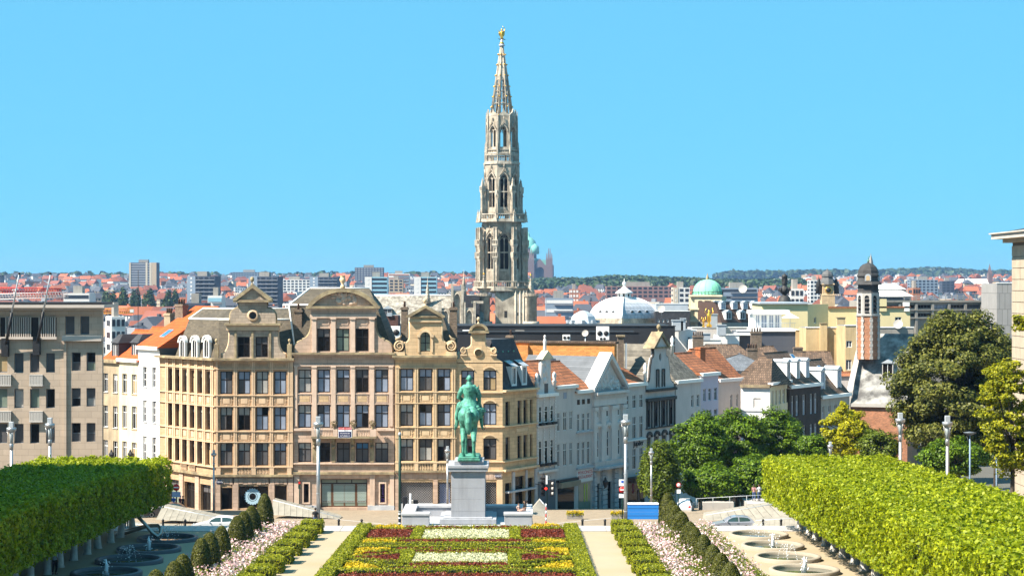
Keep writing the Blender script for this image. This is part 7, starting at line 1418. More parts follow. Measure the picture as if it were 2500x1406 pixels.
hedge('thin box hedge closing the far end of the parterre', [(-8.1, 163.2), (8.1, 163.2)], 0.44, 0.35); hedge('box hedge crossing the parterre, farther of the double line', [(-8.1, 148.9), (8.1, 148.9)], 0.67, 0.42); hedge('box hedge crossing the parterre, nearer of the double line', [(-8.1, 146.6), (8.1, 146.6)], 0.67, 0.42); hedge('box hedge crossing the parterre along the bottom of the picture', [(-8.1, 131.4), (8.1, 131.4)], 0.81, 0.42)
hedge('box hedge between far left red bed and white bed', [(-4.0, 152.6), (-4.0, 161.6)], 0.71, 0.42); hedge('box hedge between far right red bed and white bed', [(4.0, 152.6), (4.0, 161.6)], 0.71, 0.42); hedge('box hedge behind the long thin red strip', [(-8.1, 152.5), (8.1, 152.5)], 0.44, 0.38); hedge('box hedge in front of the top flower strip', [(-8.1, 161.2), (8.1, 161.2)], 0.44, 0.35)
cv = lambda s, D0, D1: [(x, D1 + (D0 - D1) * (x / 8.1) ** 2) for x in (-8.1, -6, -4, -2, 0, 2, 4, 6, 8.1)]
hedge('curved box hedge arching behind the near white bed', cv(1, 142.2, 145.2), 0.44, 0.38); hedge('curved box hedge bowing in front of the near white bed', cv(-1, 136.4, 133.2), 0.44, 0.38)
for sg, nm in ((-1, 'left'), (1, 'right')):
 hedge('diagonal box hedge from back of near white bed to the %s frame' % nm, [(sg * 4.3, 142.6), (sg * 8.1, 139.7)], .45, .36); hedge('diagonal box hedge from front of near white bed to the %s frame' % nm, [(sg * 4.3, 136.7), (sg * 8.1, 139.1)], .45, .36); hedge('short box hedge at the %s end of the near white bed' % nm, [(sg * 3.95, 136.2), (sg * 3.95, 143.0)], .8, .4)
hedge('box hedge along the back of the near white bed', [(-3.9, 142.9), (3.9, 142.9)], 0.36, 0.35); hedge('box hedge along the front of the near white bed', [(-3.9, 136.3), (3.9, 136.3)], 0.36, 0.35)
bed('dark red bed in the far left compartment', -8.0, -4.5, 153, 160.7, L_red); bed('white flower bed in the middle of the far compartment', -3.5, 3.5, 153, 160.7, L_whi, .3); bed('dark red bed in the far right compartment', 4.5, 8.0, 153, 160.7, L_red)
bed('yellow bed in front of the far left red bed', -8.0, -5.4, 149.5, 152.1, L_yel); bed('long thin dark red strip before the far white bed', -5.2, 5.2, 149.5, 152.1, L_red); bed('yellow bed in front of the far right red bed', 5.4, 8.0, 149.5, 152.1, L_yel)
bed('yellow clump in the top left corner of the parterre', -7.8, -5.4, 161.7, 162.8, L_yel, .45); bed('thin red strip along the top left of the parterre', -5.2, -.4, 161.7, 162.8, L_red); bed('thin red strip along the top right of the parterre', .4, 5.2, 161.7, 162.8, L_red); bed('yellow clump in the top right corner of the parterre', 5.4, 7.8, 161.7, 162.8, L_yel, .55)
bed('white flower bed in the middle of the near compartment', -3.4, 3.4, 136.7, 142.5, L_whi, .3)
for sg, nm in ((-1, 'left'), (1, 'right')):
 q = sorted((sg * 8.0, sg * 4.4)); bed('dark red wedge bed %s of the near white bed' % nm, *q, 137.0, 142.2, L_red, .3, tri=[(sg * 4.5, 137.3), (sg * 4.5, 142.0), (sg * 7.7, 139.4)]); bed('yellow wedge bed in the back %s corner of the near compartment' % nm, *q, 140.5, 146, L_yel, .36, tri=[(sg * 8.1, 146), (sg * 5.4, 146), (sg * 8.1, 140.6)]); bed('yellow wedge bed in the front %s corner of the near compartment' % nm, *q, 132, 138, L_yel, .36, tri=[(sg * 8.1, 132), (sg * 5.0, 132), (sg * 8.1, 137.8)])
 q = sorted((sg * 5.0, sg * .3)); bed('dark red strip behind the curved hedge, %s half' % nm, *q, 145.4, 146.1, L_red, .3); bed('dark red wedge beside the arching hedge, %s half' % nm, *sorted((sg * 7.8, sg * 4.2)), 141, 145, L_red, .3, tri=[(sg * 4.4, 143.2), (sg * 7.7, 140.9), (sg * 7.2, 142.6)]); q = sorted((sg * 4.8, sg * 1.2)); bed('dark red strip under the front curved hedge, %s half' % nm, *q, 132.0, 133.0, L_red, .3)
bed('dark red strip between near white bed and arching hedge', -3.5, 3.5, 143.3, 144.5, L_red, .28); bed('dark red strip between near white bed and bowing hedge', -3.5, 3.5, 134.2, 135.9, L_red, .34)
bed('red and green bedding at the near end of the parterre', -8.0, 8.0, 118.5, 130.6, L_red, .3, 60)
# side borders: box cubes, topiary domes, flowers
L_yew = leaf_mat('yew_leaves', (.030, .042, .005), (.115, .115, .010), .2); L_flow = leaf_mat('pink_petals', (.62, .32, .36), (.88, .76, .72), .3); L_stem = leaf_mat('border_leaves', (.075, .11, .015), (.24, .26, .03), .35)
for sg, nm in ((-1, 'left'), (1, 'right')):
 D = 160.6; i = 0
 while D > 121:
  big = i % 2 == 0; w, l, h = (1.7, 2.1, 1.0) if big else (1.1, 1.3, .8); x = sg * (12.1 + w / 2 + (0 if big else .55)); e = empty('box_cube', (AX + x, D, gz(D)), 0, '%s clipped box cube, %s from the far end of the %s border' % (['larger', 'smaller'][i % 2], ORD[i // 2], nm), 'hedge', 'clipped box cubes along the gravel paths')
  p, n = box_pts(w / 2, l / 2, h, 170, 0, .04); leaves('foliage', p, n, .13, L_box, e, .55, .7); part('shade_core', M_core, e, (-w / 2 + .1, w / 2 - .1, -l / 2 + .1, l / 2 - .1, -.1, h - .08)); D -= 2.75; i += 1  # dark inner block stands in for shade between the leaves
 tops = {-1: [(646, 3.1), (614, 2.75), (595, 2.7), (579, 2.65), (541, 2.65), (512, 2.7), (491, 2.7), (446, 2.4), (426, 2.3), (381, 2.5)], 1: [(1630, 3.2), (1641, 2.6), (1650, 2.5), (1663, 2.45), (1684, 2.3), (1696, 2.3), (1717, 2.35), (1740, 2.3), (1760, 2.3), (1783, 2.3)]}[sg]
 for j, (px, h) in enumerate(tops):
  xr = -21.0 if sg < 0 else 13.5; D = min(163.0, xr * F / (px - 1250)); xr = (px - 1250) * D / F; e = empty('topiary_dome', (xr, D, gz(D)), 0, 'dark yew topiary dome, %s from the street end of the %s row' % (['first and tallest', 'second', 'third', 'fourth', 'fifth', 'sixth', 'seventh', 'eighth', 'ninth', 'tenth'][j], nm), 'topiary', 'yew domes in the %s border' % nm)
  n = 5200; u = nrg.uniform(0, 1, n); th = nrg.uniform(0, 2 * PI, n); zz = u * h; r0 = rng.uniform(.70, .80); rr = r0 * np.sqrt(np.clip(1 - u ** 2.3, 0, 1)) * (.98 + .02 * np.minimum(1, u * 4)); rr = rr * (1 + .05 * np.sin(th * 3 + j) + nrg.normal(0, .02, n)); q = np.stack([rr * np.cos(th), rr * np.sin(th), zz], 1); nn = np.stack([np.cos(th), np.sin(th), u ** 2 * 1.6], 1)
  leaves('foliage', q, nn, .13, L_yew, e, .5, .55); MB().lathe([(r0 * .9, -.1), (r0 * .84, h * .5), (r0 * .62, h * .75), (r0 * .3, h * .92), (.02, h * .97)], 14).build('shade_core', M_core, e)  # dark inner shape stands in for shade under the clipped leaves
 n = 30000; x = nrg.uniform(12.4, 19.3 if sg < 0 else 20.6, n) * sg; y = nrg.uniform(119, 161.8, n); keep = (np.abs(x) > 14.1); x, y = x[keep], y[keep]; n = len(x); hgt = .42 + .2 * blob_field(np.stack([x, y, x], 1), 1.3, 2) + nrg.uniform(0, .35, n); z = -0.0316 * (y - 164)
 leaves('border_foliage', np.stack([AX + x, y, z + hgt * nrg.uniform(.25, .95, n)], 1), np.tile([0, 0, 1.], (n, 1)), .21, L_stem, None, 1.0, .4, kind='stuff')
 o = bpy.data.objects[-1] if False else None
 n2 = 11000; x = nrg.uniform(13.0, 19.2 if sg < 0 else 20.5, n2) * sg; y = nrg.uniform(119, 161.8, n2); cl = blob_field(np.stack([x, y, y], 1), 1.1, 5) + nrg.normal(0, .35, n2); keep = (cl > .02) & (np.abs(x) > 14.1); x, y = x[keep], y[keep]; n2 = len(x); hgt = .55 + .22 * blob_field(np.stack([x, y, x], 1), 1.3, 2) + nrg.uniform(0, .45, n2)
 leaves('border_flowers', np.stack([AX + x, y, -0.0316 * (y - 164) + hgt], 1), np.tile([0, 0, 1.], (n2, 1)), .15, L_flow, None, .9, .9, kind='stuff')
for o in bpy.data.objects:
 if o.name.startswith('border_foliage'): tag(o, 'leafy green stems of the side flower border', 'plants')
 if o.name.startswith('border_flowers'): tag(o, 'pink and white blossoms of the side flower border', 'flowers')
# round fountains
M_basin = mat('basin_stone', (.30, .26, .20), .8, .15, 1.0, bump=.1); M_basin_shaded = mat('basin_shaded', (.075, .08, .09), .5, .2, 1.0)  # darker copy for the left row, its shade put into the stone colour
wm = bpy.data.materials.new('water'); wm.use_nodes = True; wb = wm.node_tree.nodes['Principled BSDF']; wb.inputs['Base Color'].default_value = (.035, .05, .04, 1); wb.inputs['Roughness'].default_value = .06; wb.inputs['Specular IOR Level'].default_value = .6
nz = wm.node_tree.nodes.new('ShaderNodeTexNoise'); nz.inputs['Scale'].default_value = 3; bmp = wm.node_tree.nodes.new('ShaderNodeBump'); bmp.inputs['Strength'].default_value = .25; bmp.inputs['Distance'].default_value = .1; wm.node_tree.links.new(nz.outputs['Fac'], bmp.inputs['Height']); wm.node_tree.links.new(bmp.outputs[0], wb.inputs['Normal'])
M_spray = mat('water_spray', (.78, .80, .82), .3, .05, 2)
for sg, xx, DD in ((-1, -27.65, (154.2, 146.3, 138.7, 130.9)), (1, 20.15, (157, 148.5, 140.4, 132.4))):
 for i, D in enumerate(DD):
  e = empty('fountain', (xx, D, gz(D)), 0, 'round sunken fountain basin, %s from the street in the %s row' % (['first', 'second', 'third', 'fourth'][i], 'shaded left' if sg < 0 else 'sunny right'), 'fountain', 'round fountains in the %s row' % ('left' if sg < 0 else 'right'))
  MB().lathe([(2.12, .02), (2.12, .30), (2.18, .34), (2.38, .34), (2.44, .28), (2.44, -.15)], 40, cap=False).build('rim', M_basin_shaded if sg < 0 else M_basin, e); MB().lathe([(.02, .10), (2.14, .10)], 40, cap=False).build('water', wm, e)
  j = MB(); r7 = random.Random(i + 10 * sg)
  if i % 2 == (1 if sg > 0 else 1): pts = [(0, 0, .1), (.02, 0, .7), (-.02, 0, 1.15)]; j.tube(pts, [.16, .12, .03], 7); [j.sphere((r7.gauss(0, .16), r7.gauss(0, .16), .1 + r7.random() * 1.0), r7.uniform(.025, .06), 5, 4) for _ in range(40)]
  else:
   for q in range(9):
    a = 2 * PI * q / 9 + r7.random(); R_ = r7.uniform(.5, .95); hh = r7.uniform(.7, 1.15)
    for t in range(14): tt = t / 13; j.sphere((R_ * tt * math.cos(a), R_ * tt * math.sin(a), .12 + 4 * hh * tt * (1 - tt)), r7.uniform(.016, .036), 5, 3)
  o = j.build('water_jet', M_spray, e); o['kind'] = 'stuff'
# clipped lime trees in two blocks
L_lime = leaf_mat('lime_leaves', (.115, .175, .004), (.42, .455, .010), .40)
M_limewash = mat('limewashed_bark', (.58, .55, .50), .9, .3, 2.5, bump=.4, bscale=6, streak=.3)
M_bark = mat('bark', (.075, .06, .045), .95, .3, 2, bump=.5, bscale=6)
def crown_cell(hx, hy, h, variant, m):
 p, n = box_pts(hx, hy, h, 125, 0, .10); b, nb = [], []
 k = int(4 * hx * hy * 40); a = nrg.uniform(-1, 1, (k, 2)); b = np.stack([a[:, 0] * hx, a[:, 1] * hy, nrg.uniform(-.12, .15, k)], 1); nb = np.tile([0, 0, -1.], (k, 1))
 inn = nrg.uniform(-1, 1, (900, 3)) * np.array([hx * .9, hy * .9, h * .45]) + np.array([0, 0, h / 2]); q = np.concatenate([p, b, inn]); nn = np.concatenate([n, nb, nrg.normal(0, 1, (900, 3))])
 f = blob_field(q, 1.6, variant) + .8 * blob_field(q, 4.1, variant + 5); q = q + nn * (f * .2)[:, None]; kp = nrg.uniform(0, 1, len(q)) < .66 + .75 * f; q, nn = q[kp], nn[kp]
 up = nrg.uniform(-1, 1, (30, 2)); sp = np.stack([up[:, 0] * hx, up[:, 1] * hy, h + nrg.uniform(.05, .4, 30)], 1); q = np.concatenate([q, sp]); nn = np.concatenate([nn, np.tile([0, 0, 1.], (30, 1))])
 o = leaves('crown', q, nn, .225, m, None, .65, .75, rnd=np.clip(nrg.uniform(0, 1, len(q)) * .8 + .2 * (blob_field(q, 2.5, variant + 3) + .5), 0, 1)); me = o.data; bpy.data.objects.remove(o); return me
CV = [crown_cell(2.72, 2.25, 3.45, v, L_lime) for v in range(4)]
tk = MB().tube([(0, 0, -.2), (.0, 0, .15), (.03, 0, 1.2), (0, .02, 3.2)], [.42, .30, .24, .20], 10).build('trunk', M_limewash); TKM = tk.data; bpy.data.objects.remove(tk)
corem = MB().box(-2.1, 2.1, -1.75, 1.75, .5, 2.9).build('crown_shade_core', M_core); COREM = corem.data; bpy.data.objects.remove(corem)  # added dark box, blocks light through the crown and makes hollows read shaded
r8 = random.Random(4)
for sg, rows_, nm, D0, Dn in ((1, (24.55, 29.7), 'right', 163.3, 84), (-1, (-31.95, -37.2), 'left', 161.2, 106)):
 for ri, x in enumerate(rows_):
  D = D0; i = 0
  while D > Dn:
   e = empty('clipped_lime_tree', (x + r8.uniform(-.1, .1), D, gz(D)), 0, 'box-clipped lime tree, %s from the street, %s row, %s block' % (ORD[i], ['fountain-side', 'outer'][ri], nm), 'tree', 'clipped lime trees of the %s block' % nm)
   c = bpy.data.objects.new('crown', CV[r8.randrange(4)]); COL.objects.link(c); c.parent = e; c.location = (0, 0, 2.42 + r8.uniform(-.05, .05)); c.rotation_euler = (0, 0, r8.choice([0, PI])); t = bpy.data.objects.new('trunk', TKM); COL.objects.link(t); t.parent = e; t.rotation_euler = (r8.uniform(-.06, .06), r8.uniform(-.06, .06), r8.uniform(0, 6)); q = bpy.data.objects.new('crown_shade_core', COREM); COL.objects.link(q); q.parent = e; q.location = (0, 0, 2.3)
   D -= 4.2; i += 1
# free-growing trees
def tree(name, label, c, rx, ry, rz, m, nclump=150, per=170, size=.34, crad=1.25, group=None, trunk=True, seed=1, drop=.25, shape=None, base=None, gap=.0, flat=.6):
 g = random.Random(seed); cn = np.random.default_rng(seed); zb_ = base if base is not None else pz(c[1]); e = empty(name, (c[0], c[1], zb_), 0, label, 'tree', group); C = np.array([0, 0, c[2] - zb_])
 q = cn.normal(0, 1, (nclump, 3)); q /= np.linalg.norm(q, axis=1)[:, None]; rad = cn.uniform(.45, 1.0, nclump) ** .5; rad *= 1 + .16 * blob_field(q, 4, seed); cc = q * rad[:, None] * np.array([rx - crad * .6, ry - crad * .6, rz - crad * .5])
 if shape == 'cone': f = np.clip(1.25 - (cc[:, 2] + rz) / (2.1 * rz), .15, 1) ** .6; cc[:, 0] *= f; cc[:, 1] *= f
 if shape == 'dome': f = 1.08 - .45 * np.clip((cc[:, 2] + rz) / (2 * rz), 0, 1) ** 2; cc[:, 0] *= f; cc[:, 1] *= f
 ps, ns = [], []
 for k in range(nclump):
  d = cn.normal(0, 1, (per, 3)); d /= np.linalg.norm(d, axis=1)[:, None]; cr = crad * g.uniform(.6, 1.25); s_ = cn.uniform(.35, 1, per)[:, None] ** .6
  ps.append(C + cc[k] + d * s_ * np.array([cr, cr, cr * flat])); ns.append(d * .6 + np.array([0, 0, .7]) + q[k] * .5)
 leaves('crown', np.concatenate(ps), np.concatenate(ns), size, m, e, .55, .6)
 if trunk:
  b = MB(); h0 = max(1.0, C[2] - rz * .75); b.tube([(0, 0, -.5), (.05, 0, h0 * .5), (.1, .05, h0), (0, 0, C[2] + rz * .3)], [.4 * rx / 5, .3 * rx / 5, .26 * rx / 5, .08], 9); b.build('trunk', M_bark, e); lb = MB()
  for k in range(9):
   tgt = Vector(C + cc[g.randrange(nclump)]); st = Vector((0, 0, h0 + g.uniform(-.1, .5) * rz)); mid = st.lerp(tgt, .5) + Vector((0, 0, .4)); lb.tube([st, mid, tgt], [.13 * rx / 5, .08 * rx / 5, .03], 6)
  lb.build('limbs', M_bark, e)
 return e
L_dklime = leaf_mat('dark_linden_leaves', (.028, .042, .006), (.20, .20, .034), .28); L_ash = leaf_mat('ash_leaves', (.020, .055, .003), (.165, .265, .008), .32); L_yelg = leaf_mat('yellow_green_leaves', (.22, .24, .006), (.55, .50, .012), .42); L_horn = leaf_mat('hornbeam_leaves', (.035, .062, .005), (.15, .195, .012), .32); L_maple = leaf_mat('maple_leaves', (.08, .11, .005), (.42, .40, .010), .4)
def PT(px, py, D): p = P(px, py, D); return (p.x, p.y, p.z)
k2 = lambda px, D: px * D / F
T = 'street trees right of centre'
tree('linden_tree', 'huge dark round linden rising behind the clipped trees at right', PT(2334, 945, 206), k2(178, 206), 7.5, k2(196, 206), L_dklime, 420, 200, .36, 1.35, seed=3, shape='dome')
tree('linden_tree', 'dark linden behind the huge one against the right-hand stone building', PT(2430, 900, 222), k2(75, 222), 4.5, k2(105, 222), L_dklime, 130, 170, .36, 1.3, seed=9)
for i, (x, y, D, rx, rz, lab) in enumerate(((1712, 1090, 216, 74, 92, 'deep green ash tree nearest the columnar hornbeam'), (1800, 1080, 221, 78, 92, 'deep green ash tree in the middle of the clump'), (1893, 1085, 226, 72, 95, 'deep green ash tree at the right end of the clump'), (1855, 1165, 211, 84, 66, 'lower deep green tree beside the clipped block'), (1740, 1178, 208, 76, 54, 'low spreading green tree in front of the ash clump'))): tree('ash_tree', lab, PT(x, y, D), k2(rx, D), k2(rx, D) * .9, k2(rz, D), L_ash, 150, 170, .30, 1.05, T, seed=20 + i, flat=.5)
tree('columnar_hornbeam', 'dense upright hornbeam between lamp post and ash trees', PT(1611, 1152, 205), k2(62, 205), 2.5, k2(80, 205), L_horn, 110, 170, .26, .8, None, seed=31, shape='cone', flat=1.5)
tree('golden_tree', 'bright yellow-green tree above the clipped block', PT(2062, 1055, 214), k2(66, 214), 2.8, k2(70, 214), L_yelg, 90, 150, .27, .85, None, seed=33); tree('golden_tree', 'thin yellow sprig rising over the bright yellow-green tree', PT(2058, 1005, 213), k2(14, 213), .6, k2(32, 213), L_yelg, 14, 80, .24, .45, None, seed=34)
tree('shrub_tree', 'green bush tree between ash clump and golden tree', PT(1985, 1095, 212), k2(45, 212), 2.0, k2(40, 212), L_ash, 50, 150, .26, .8, None, seed=35); tree('shrub_tree', 'mid green bush right of the golden tree', PT(2150, 1090, 210), k2(60, 210), 2.4, k2(48, 210), L_horn, 70, 150, .28, .9, None, seed=36); tree('shrub_tree', 'green shrubs under the huge linden beside the tall lamps', PT(2330, 1115, 190), k2(95, 190), 2.5, k2(55, 190), L_ash, 90, 150, .28, .9, None, seed=37)
tree('maple_tree', 'loose yellow-green maple overhanging the right edge', PT(2470, 1010, 150), k2(95, 150), 2.6, k2(165, 150), L_maple, 150, 110, .26, .75, None, seed=41, flat=.5); tree('maple_tree', 'small maple spray high at the right edge', PT(2492, 790, 150), k2(26, 150), .8, k2(28, 150), L_maple, 14, 60, .24, .45, None, seed=42, base=10.0, trunk=False)
# monument
M_patina = mat('green_bronze', (.13, .44, .32), .6, .45, 1.2, metal=.15, streak=.55, col2=(.025, .10, .075), c2scale=2.6, c2amt=.7, bump=.4, bscale=5)
M_pedstone = mat('pedestal_stone', (.36, .37, .40), .75, .2, .9, bump=.12, col2=(.25, .26, .29), c2scale=.9, c2amt=.6, streak=.3)
def remesh(o, v, sm=4):
 m = o.modifiers.new('remesh', 'REMESH'); m.mode = 'VOXEL'; m.voxel_size = v; m.use_smooth_shade = True; s_ = o.modifiers.new('smooth', 'SMOOTH'); s_.iterations = sm; s_.factor = .5; return o
mo = empty('stone_monument', (-3.8, 165.1, -.05), 0, 'grey stone pedestal with curved bench walls carrying the green horse statue', 'pedestal')
for i, (z0, z1) in enumerate(((.79, 1.265), (1.275, 2.295), (2.305, 3.305), (3.315, 4.245), (4.255, 4.73))): MB().box(-1.47 + .002 * i, 1.47 - .002 * i, 1.1 - .004 * (i % 2), 5.4, z0, z1).build('stone_course', M_pedstone, mo, bevel=.012)
MB().box(-1.42, 1.42, 1.15, 5.35, .7, 4.9).build('joint_core', M_slabjoint, mo)
for q, nm in (((-1.70, 1.70, .85, 5.65, 4.73, 5.02), 'cornice'), ((-1.78, 1.78, .78, 5.72, 5.02, 5.28), 'cornice'), ((-1.2, 1.35, 1.2, 5.3, 5.28, 5.62), 'top_step'), ((-2.45, 2.45, .2, 6.0, .28, .72), 'base_step'), ((-2.1, 2.1, .5, 5.8, .72, .80), 'base_step')): MB().box(*q).build(nm, M_pedstone, mo, bevel=.03)
MB().box(-5.7, 5.6, -.5, 7.0, -.5, .25).build('floor_step', M_bluestone, mo, bevel=.03)
for sg in (-1, 1):
 x0, x1 = (-5.65, -3.3) if sg < 0 else (3.15, 5.55)
 MB().box(x0, x1, -.3, .6, .2, 1.1).build('bench_block', M_pedstone, mo, bevel=.04); MB().box(x0 - .06, x1 + .06, -.38, .7, 1.1, 1.32).build('bench_coping', M_bluestone, mo, bevel=.03); xa, xb = (x0, x0 + 1.0) if sg < 0 else (x1 - 1.0, x1)
 MB().box(xa + .01, xb - .01, .6, 6.6, .2, 1.08).build('bench_wall', M_pedstone, mo); MB().box(xa - .05, xb + .05, .705, 6.7, 1.09, 1.29).build('bench_coping', M_bluestone, mo)
MB().box(-4.6, 4.5, 5.9, 6.6, .2, 1.06).build('bench_wall', M_pedstone, mo); MB().box(-4.65, 4.55, 5.8, 6.75, 1.07, 1.27).build('bench_coping', M_bluestone, mo)
st = empty('equestrian_statue', (-3.75, 166.55, 5.57), 0, 'green patinated bronze rider on a standing horse seen from behind', 'statue')
st.scale = (.91, .95, 1.0); MB().box(-1.05, 1.1, -.6, 4.4, 0, .22).build('bronze_plinth', M_patina, st, bevel=.05); MB().box(-.95, 1.0, -.5, 4.3, .22, .34).build('bronze_plinth', M_patina, st, bevel=.05)
h = MB()
h.tube([(0, .05, 4.05), (0, .9, 4.0), (0, 2.0, 3.95), (0, 3.0, 4.0), (0, 3.5, 4.1)], [.80, .98, .96, .95, .62], 14); h.sphere((-.38, .1, 3.85), .68, 12, 8, 1, 1.1, 1.15); h.sphere((.38, .1, 3.85), .68, 12, 8, 1, 1.1, 1.15)
h.tube([(0, 3.2, 4.2), (.1, 3.8, 4.9), (.3, 4.15, 5.5), (.55, 4.3, 5.9)], [.66, .52, .42, .34], 12); h.tube([(.5, 4.2, 5.95), (.75, 4.55, 5.75), (.95, 4.85, 5.35), (1.0, 4.95, 5.2)], [.30, .30, .22, .17], 10)
for ex in (.55, .85): h.tube([(ex, 4.2, 6.1), (ex + .05, 4.15, 6.45)], [.10, .03], 6)
for sx, yo, zo in ((-.52, .35, .0), (.47, -.15, .0)):     # hind legs: stifle, hock back, cannon, fetlock, hoof
 h.tube([(sx * .85, yo + .25, 3.6), (sx * 1.0, yo + .45, 2.75), (sx * 1.05, yo - .1, 1.75), (sx * 1.05, yo - .02, .85), (sx * 1.05, yo + .12, .55), (sx * 1.05, yo + .2, .34)], [.55, .36, .215, .15, .17, .2], 10); h.sphere((sx * 1.05, yo - .16, 1.72), .2, 8, 6); h.lathe([(.25, .30), (.2, .55)], 10, (sx * 1.05, yo + .26, 0))
for sx, yo in ((-.36, 3.15), (.38, 3.4)): h.tube([(sx, yo, 3.6), (sx, yo + .1, 2.7), (sx * 1.05, yo + .15, 2.0), (sx * 1.05, yo + .08, 1.0), (sx * 1.05, yo + .2, .36)], [.42, .27, .19, .14, .18], 10); h.lathe([(.24, .30), (.19, .55)], 10, (sx * 1.05, yo + .24, 0))
h.tube([(0, -.62, 4.55), (-.02, -.98, 4.2), (-.05, -1.1, 3.4), (0, -1.05, 2.75), (.05, -.98, 2.3)], [.16, .30, .36, .30, .08], 10)
remesh(h.build('horse', M_patina, st), .055, 4)
r = MB()
r.tube([(0, 1.35, 4.75), (0, 1.35, 5.15), (0, 1.33, 5.55), (0, 1.3, 6.0), (0, 1.3, 6.35), (0, 1.32, 6.6)], [.62, .56, .52, .62, .60, .24], 14); r.sphere((-.42, 1.3, 6.22), .34, 10, 8); r.sphere((.42, 1.3, 6.22), .34, 10, 8); r.tube([(0, 1.32, 6.5), (0, 1.34, 6.85)], [.2, .18], 8); r.sphere((.02, 1.36, 7.05), .27, 12, 9, .9, 1.05, 1.2); r.lathe([(.29, 0), (.34, .04), (.29, .09)], 12, (.02, 1.36, 6.63)); r.sphere((-.27, 1.36, 7.03), .07, 6, 5); r.sphere((.3, 1.36, 7.03), .07, 6, 5)
r.tube([(-.6, 1.3, 6.25), (-.9, 1.25, 5.75), (-1.0, 1.4, 5.4), (-.65, 1.9, 5.2), (-.35, 2.2, 5.15)], [.27, .23, .2, .16, .13], 10); r.tube([(.62, 1.3, 6.25), (.88, 1.3, 5.7), (.98, 1.35, 5.2), (1.02, 1.5, 4.65)], [.27, .23, .19, .14], 10)
for fx in (-.1, -.03, .05, .12): r.tube([(1.02 + fx * .6, 1.52, 4.6), (1.05 + fx, 1.55, 4.42), (1.1 + fx, 1.52, 4.3)], .045, 6)
for sx in (-1, 1): r.tube([(sx * .4, 1.35, 4.85), (sx * .88, 1.9, 4.65), (sx * 1.08, 2.3, 4.2), (sx * 1.16, 2.05, 3.4), (sx * 1.22, 1.95, 2.85), (sx * 1.28, 2.3, 2.68)], [.42, .36, .26, .2, .14, .12], 10)
r.lathe([(.50, 5.35), (.66, 5.05), (.88, 4.75), (1.0, 4.45), (.9, 4.4), (.5, 4.7)], 14, (0, 1.25, 0), True, False, 1.0, .85); r.tube([(-.95, .9, 4.6), (-1.15, .95, 3.9), (-1.25, 1.0, 3.5)], [.28, .22, .16], 8); r.tube([(.9, .95, 4.5), (1.05, 1.0, 3.9), (1.1, 1.0, 3.6)], [.28, .2, .12], 8)
remesh(r.build('rider', M_patina, st), .045, 3)
remesh(MB().sphere((1.28, 1.5, 4.28), .31, 12, 8, 1, 1, .9).lathe([(.36, 0), (.38, .04), (.3, .08)], 12, (1.28, 1.5, 4.15)).build('helmet', M_patina, st), .04, 2)
MB().tube([(-1.22, .9, 3.8), (-1.35, .75, 2.9), (-1.3, .65, 1.9)], [.06, .05, .03], 6).build('sabre', M_patina, st)
for sx in (-1, 1): MB().tube([(sx * 1.36 + .16 * math.cos(a), 2.15, 2.75 + .22 * math.sin(a)) for a in [2 * PI * k / 10 for k in range(11)]], .035, 5).build('stirrup', M_iron, st)
MB().tube([(.95, 1.1, 4.1), (1.0, .95, 4.05)], .5, 8).build('saddle_roll', M_patina, st); MB().box(-1.02, 1.02, .75, 1.9, 4.2, 4.75).build('saddle_cloth', M_patina, st, bevel=.15)
# lamp posts
M_steel = mat('brushed_steel', (.42, .42, .43), .38, .12, 1.5, metal=.7); M_lampglass = mat('lamp_glass', (.36, .40, .42), .12, .05, 2)
def lamp(label, px, yt, yb, D, r=.16, group='tall steel lamp posts', zb=None):
 p = P(px, yt, D); z0 = zb if zb is not None else P(px, yb, D).z; H = p.z - z0; e = empty('street_lamp', (p.x, D, z0), 0, label, 'lamp post', group); k = r / .16; hd = 2.55 * k
 MB().tube([(0, 0, 0), (0, 0, H - hd + .2 * k)], [r * 1.05, r * .85], 12).build('pole', M_steel, e)
 for f_ in (.2, .42, .64): MB().lathe([(r * 1.08, 0), (r * 1.15, .03), (r * 1.08, .06)], 12, cap=False).build('joint_ring', M_zinc, e, (0, 0, (H - hd) * f_))
 MB().lathe([(r, 0), (r * 1.15, .3 * k), (r * 1.15, .5 * k), (r * .9, .55 * k)], 12).build('collar', M_steel, e, (0, 0, H - hd)); MB().lathe([(r * .8, .5 * k), (r * 1.2, 1.5 * k), (r * 1.1, 1.55 * k)], 12).build('lantern_glass', M_lampglass, e, (0, 0, H - hd))
 MB().lathe([(r * 1.2, 1.52 * k), (.42 * k, 1.72 * k), (.44 * k, 1.98 * k), (.36 * k, 2.0 * k)], 16).build('reflector_bowl', M_steel, e, (0, 0, H - hd)); MB().box(-.2 * k, .2 * k, -.2 * k, .2 * k, 2.0 * k, 2.5 * k).build('lamp_head', M_zinc, e, (0, 0, H - hd), bevel=.03)
 for q in range(4): a = q * PI / 2 + .4; MB().tube([(r * 1.2 * math.cos(a), r * 1.2 * math.sin(a), .45 * k), (.38 * k * math.cos(a), .38 * k * math.sin(a), 1.65 * k)], .018 * k, 5).build('stay_rod', M_steel, e, (0, 0, H - hd))
 return e
lamp('tall steel lamp post with orange band in front of the segmental gable building', 777, 1015, 1290, 166.3); lamp('tall steel lamp post beside the blue hoarding', 1527.5, 1010, 1290, 166.3); lamp('slim lamp post at the corner of the tan gable building', 522, 1097, 1252, 199, .11, 'slim lamp posts'); lamp('slim lamp post left of the statue pedestal', 1092.5, 1088, 1237, 197, .11, 'slim lamp posts'); lamp('slim lamp post in front of the columnar hornbeam', 1590, 1093, 1228, 201, .11, 'slim lamp posts')
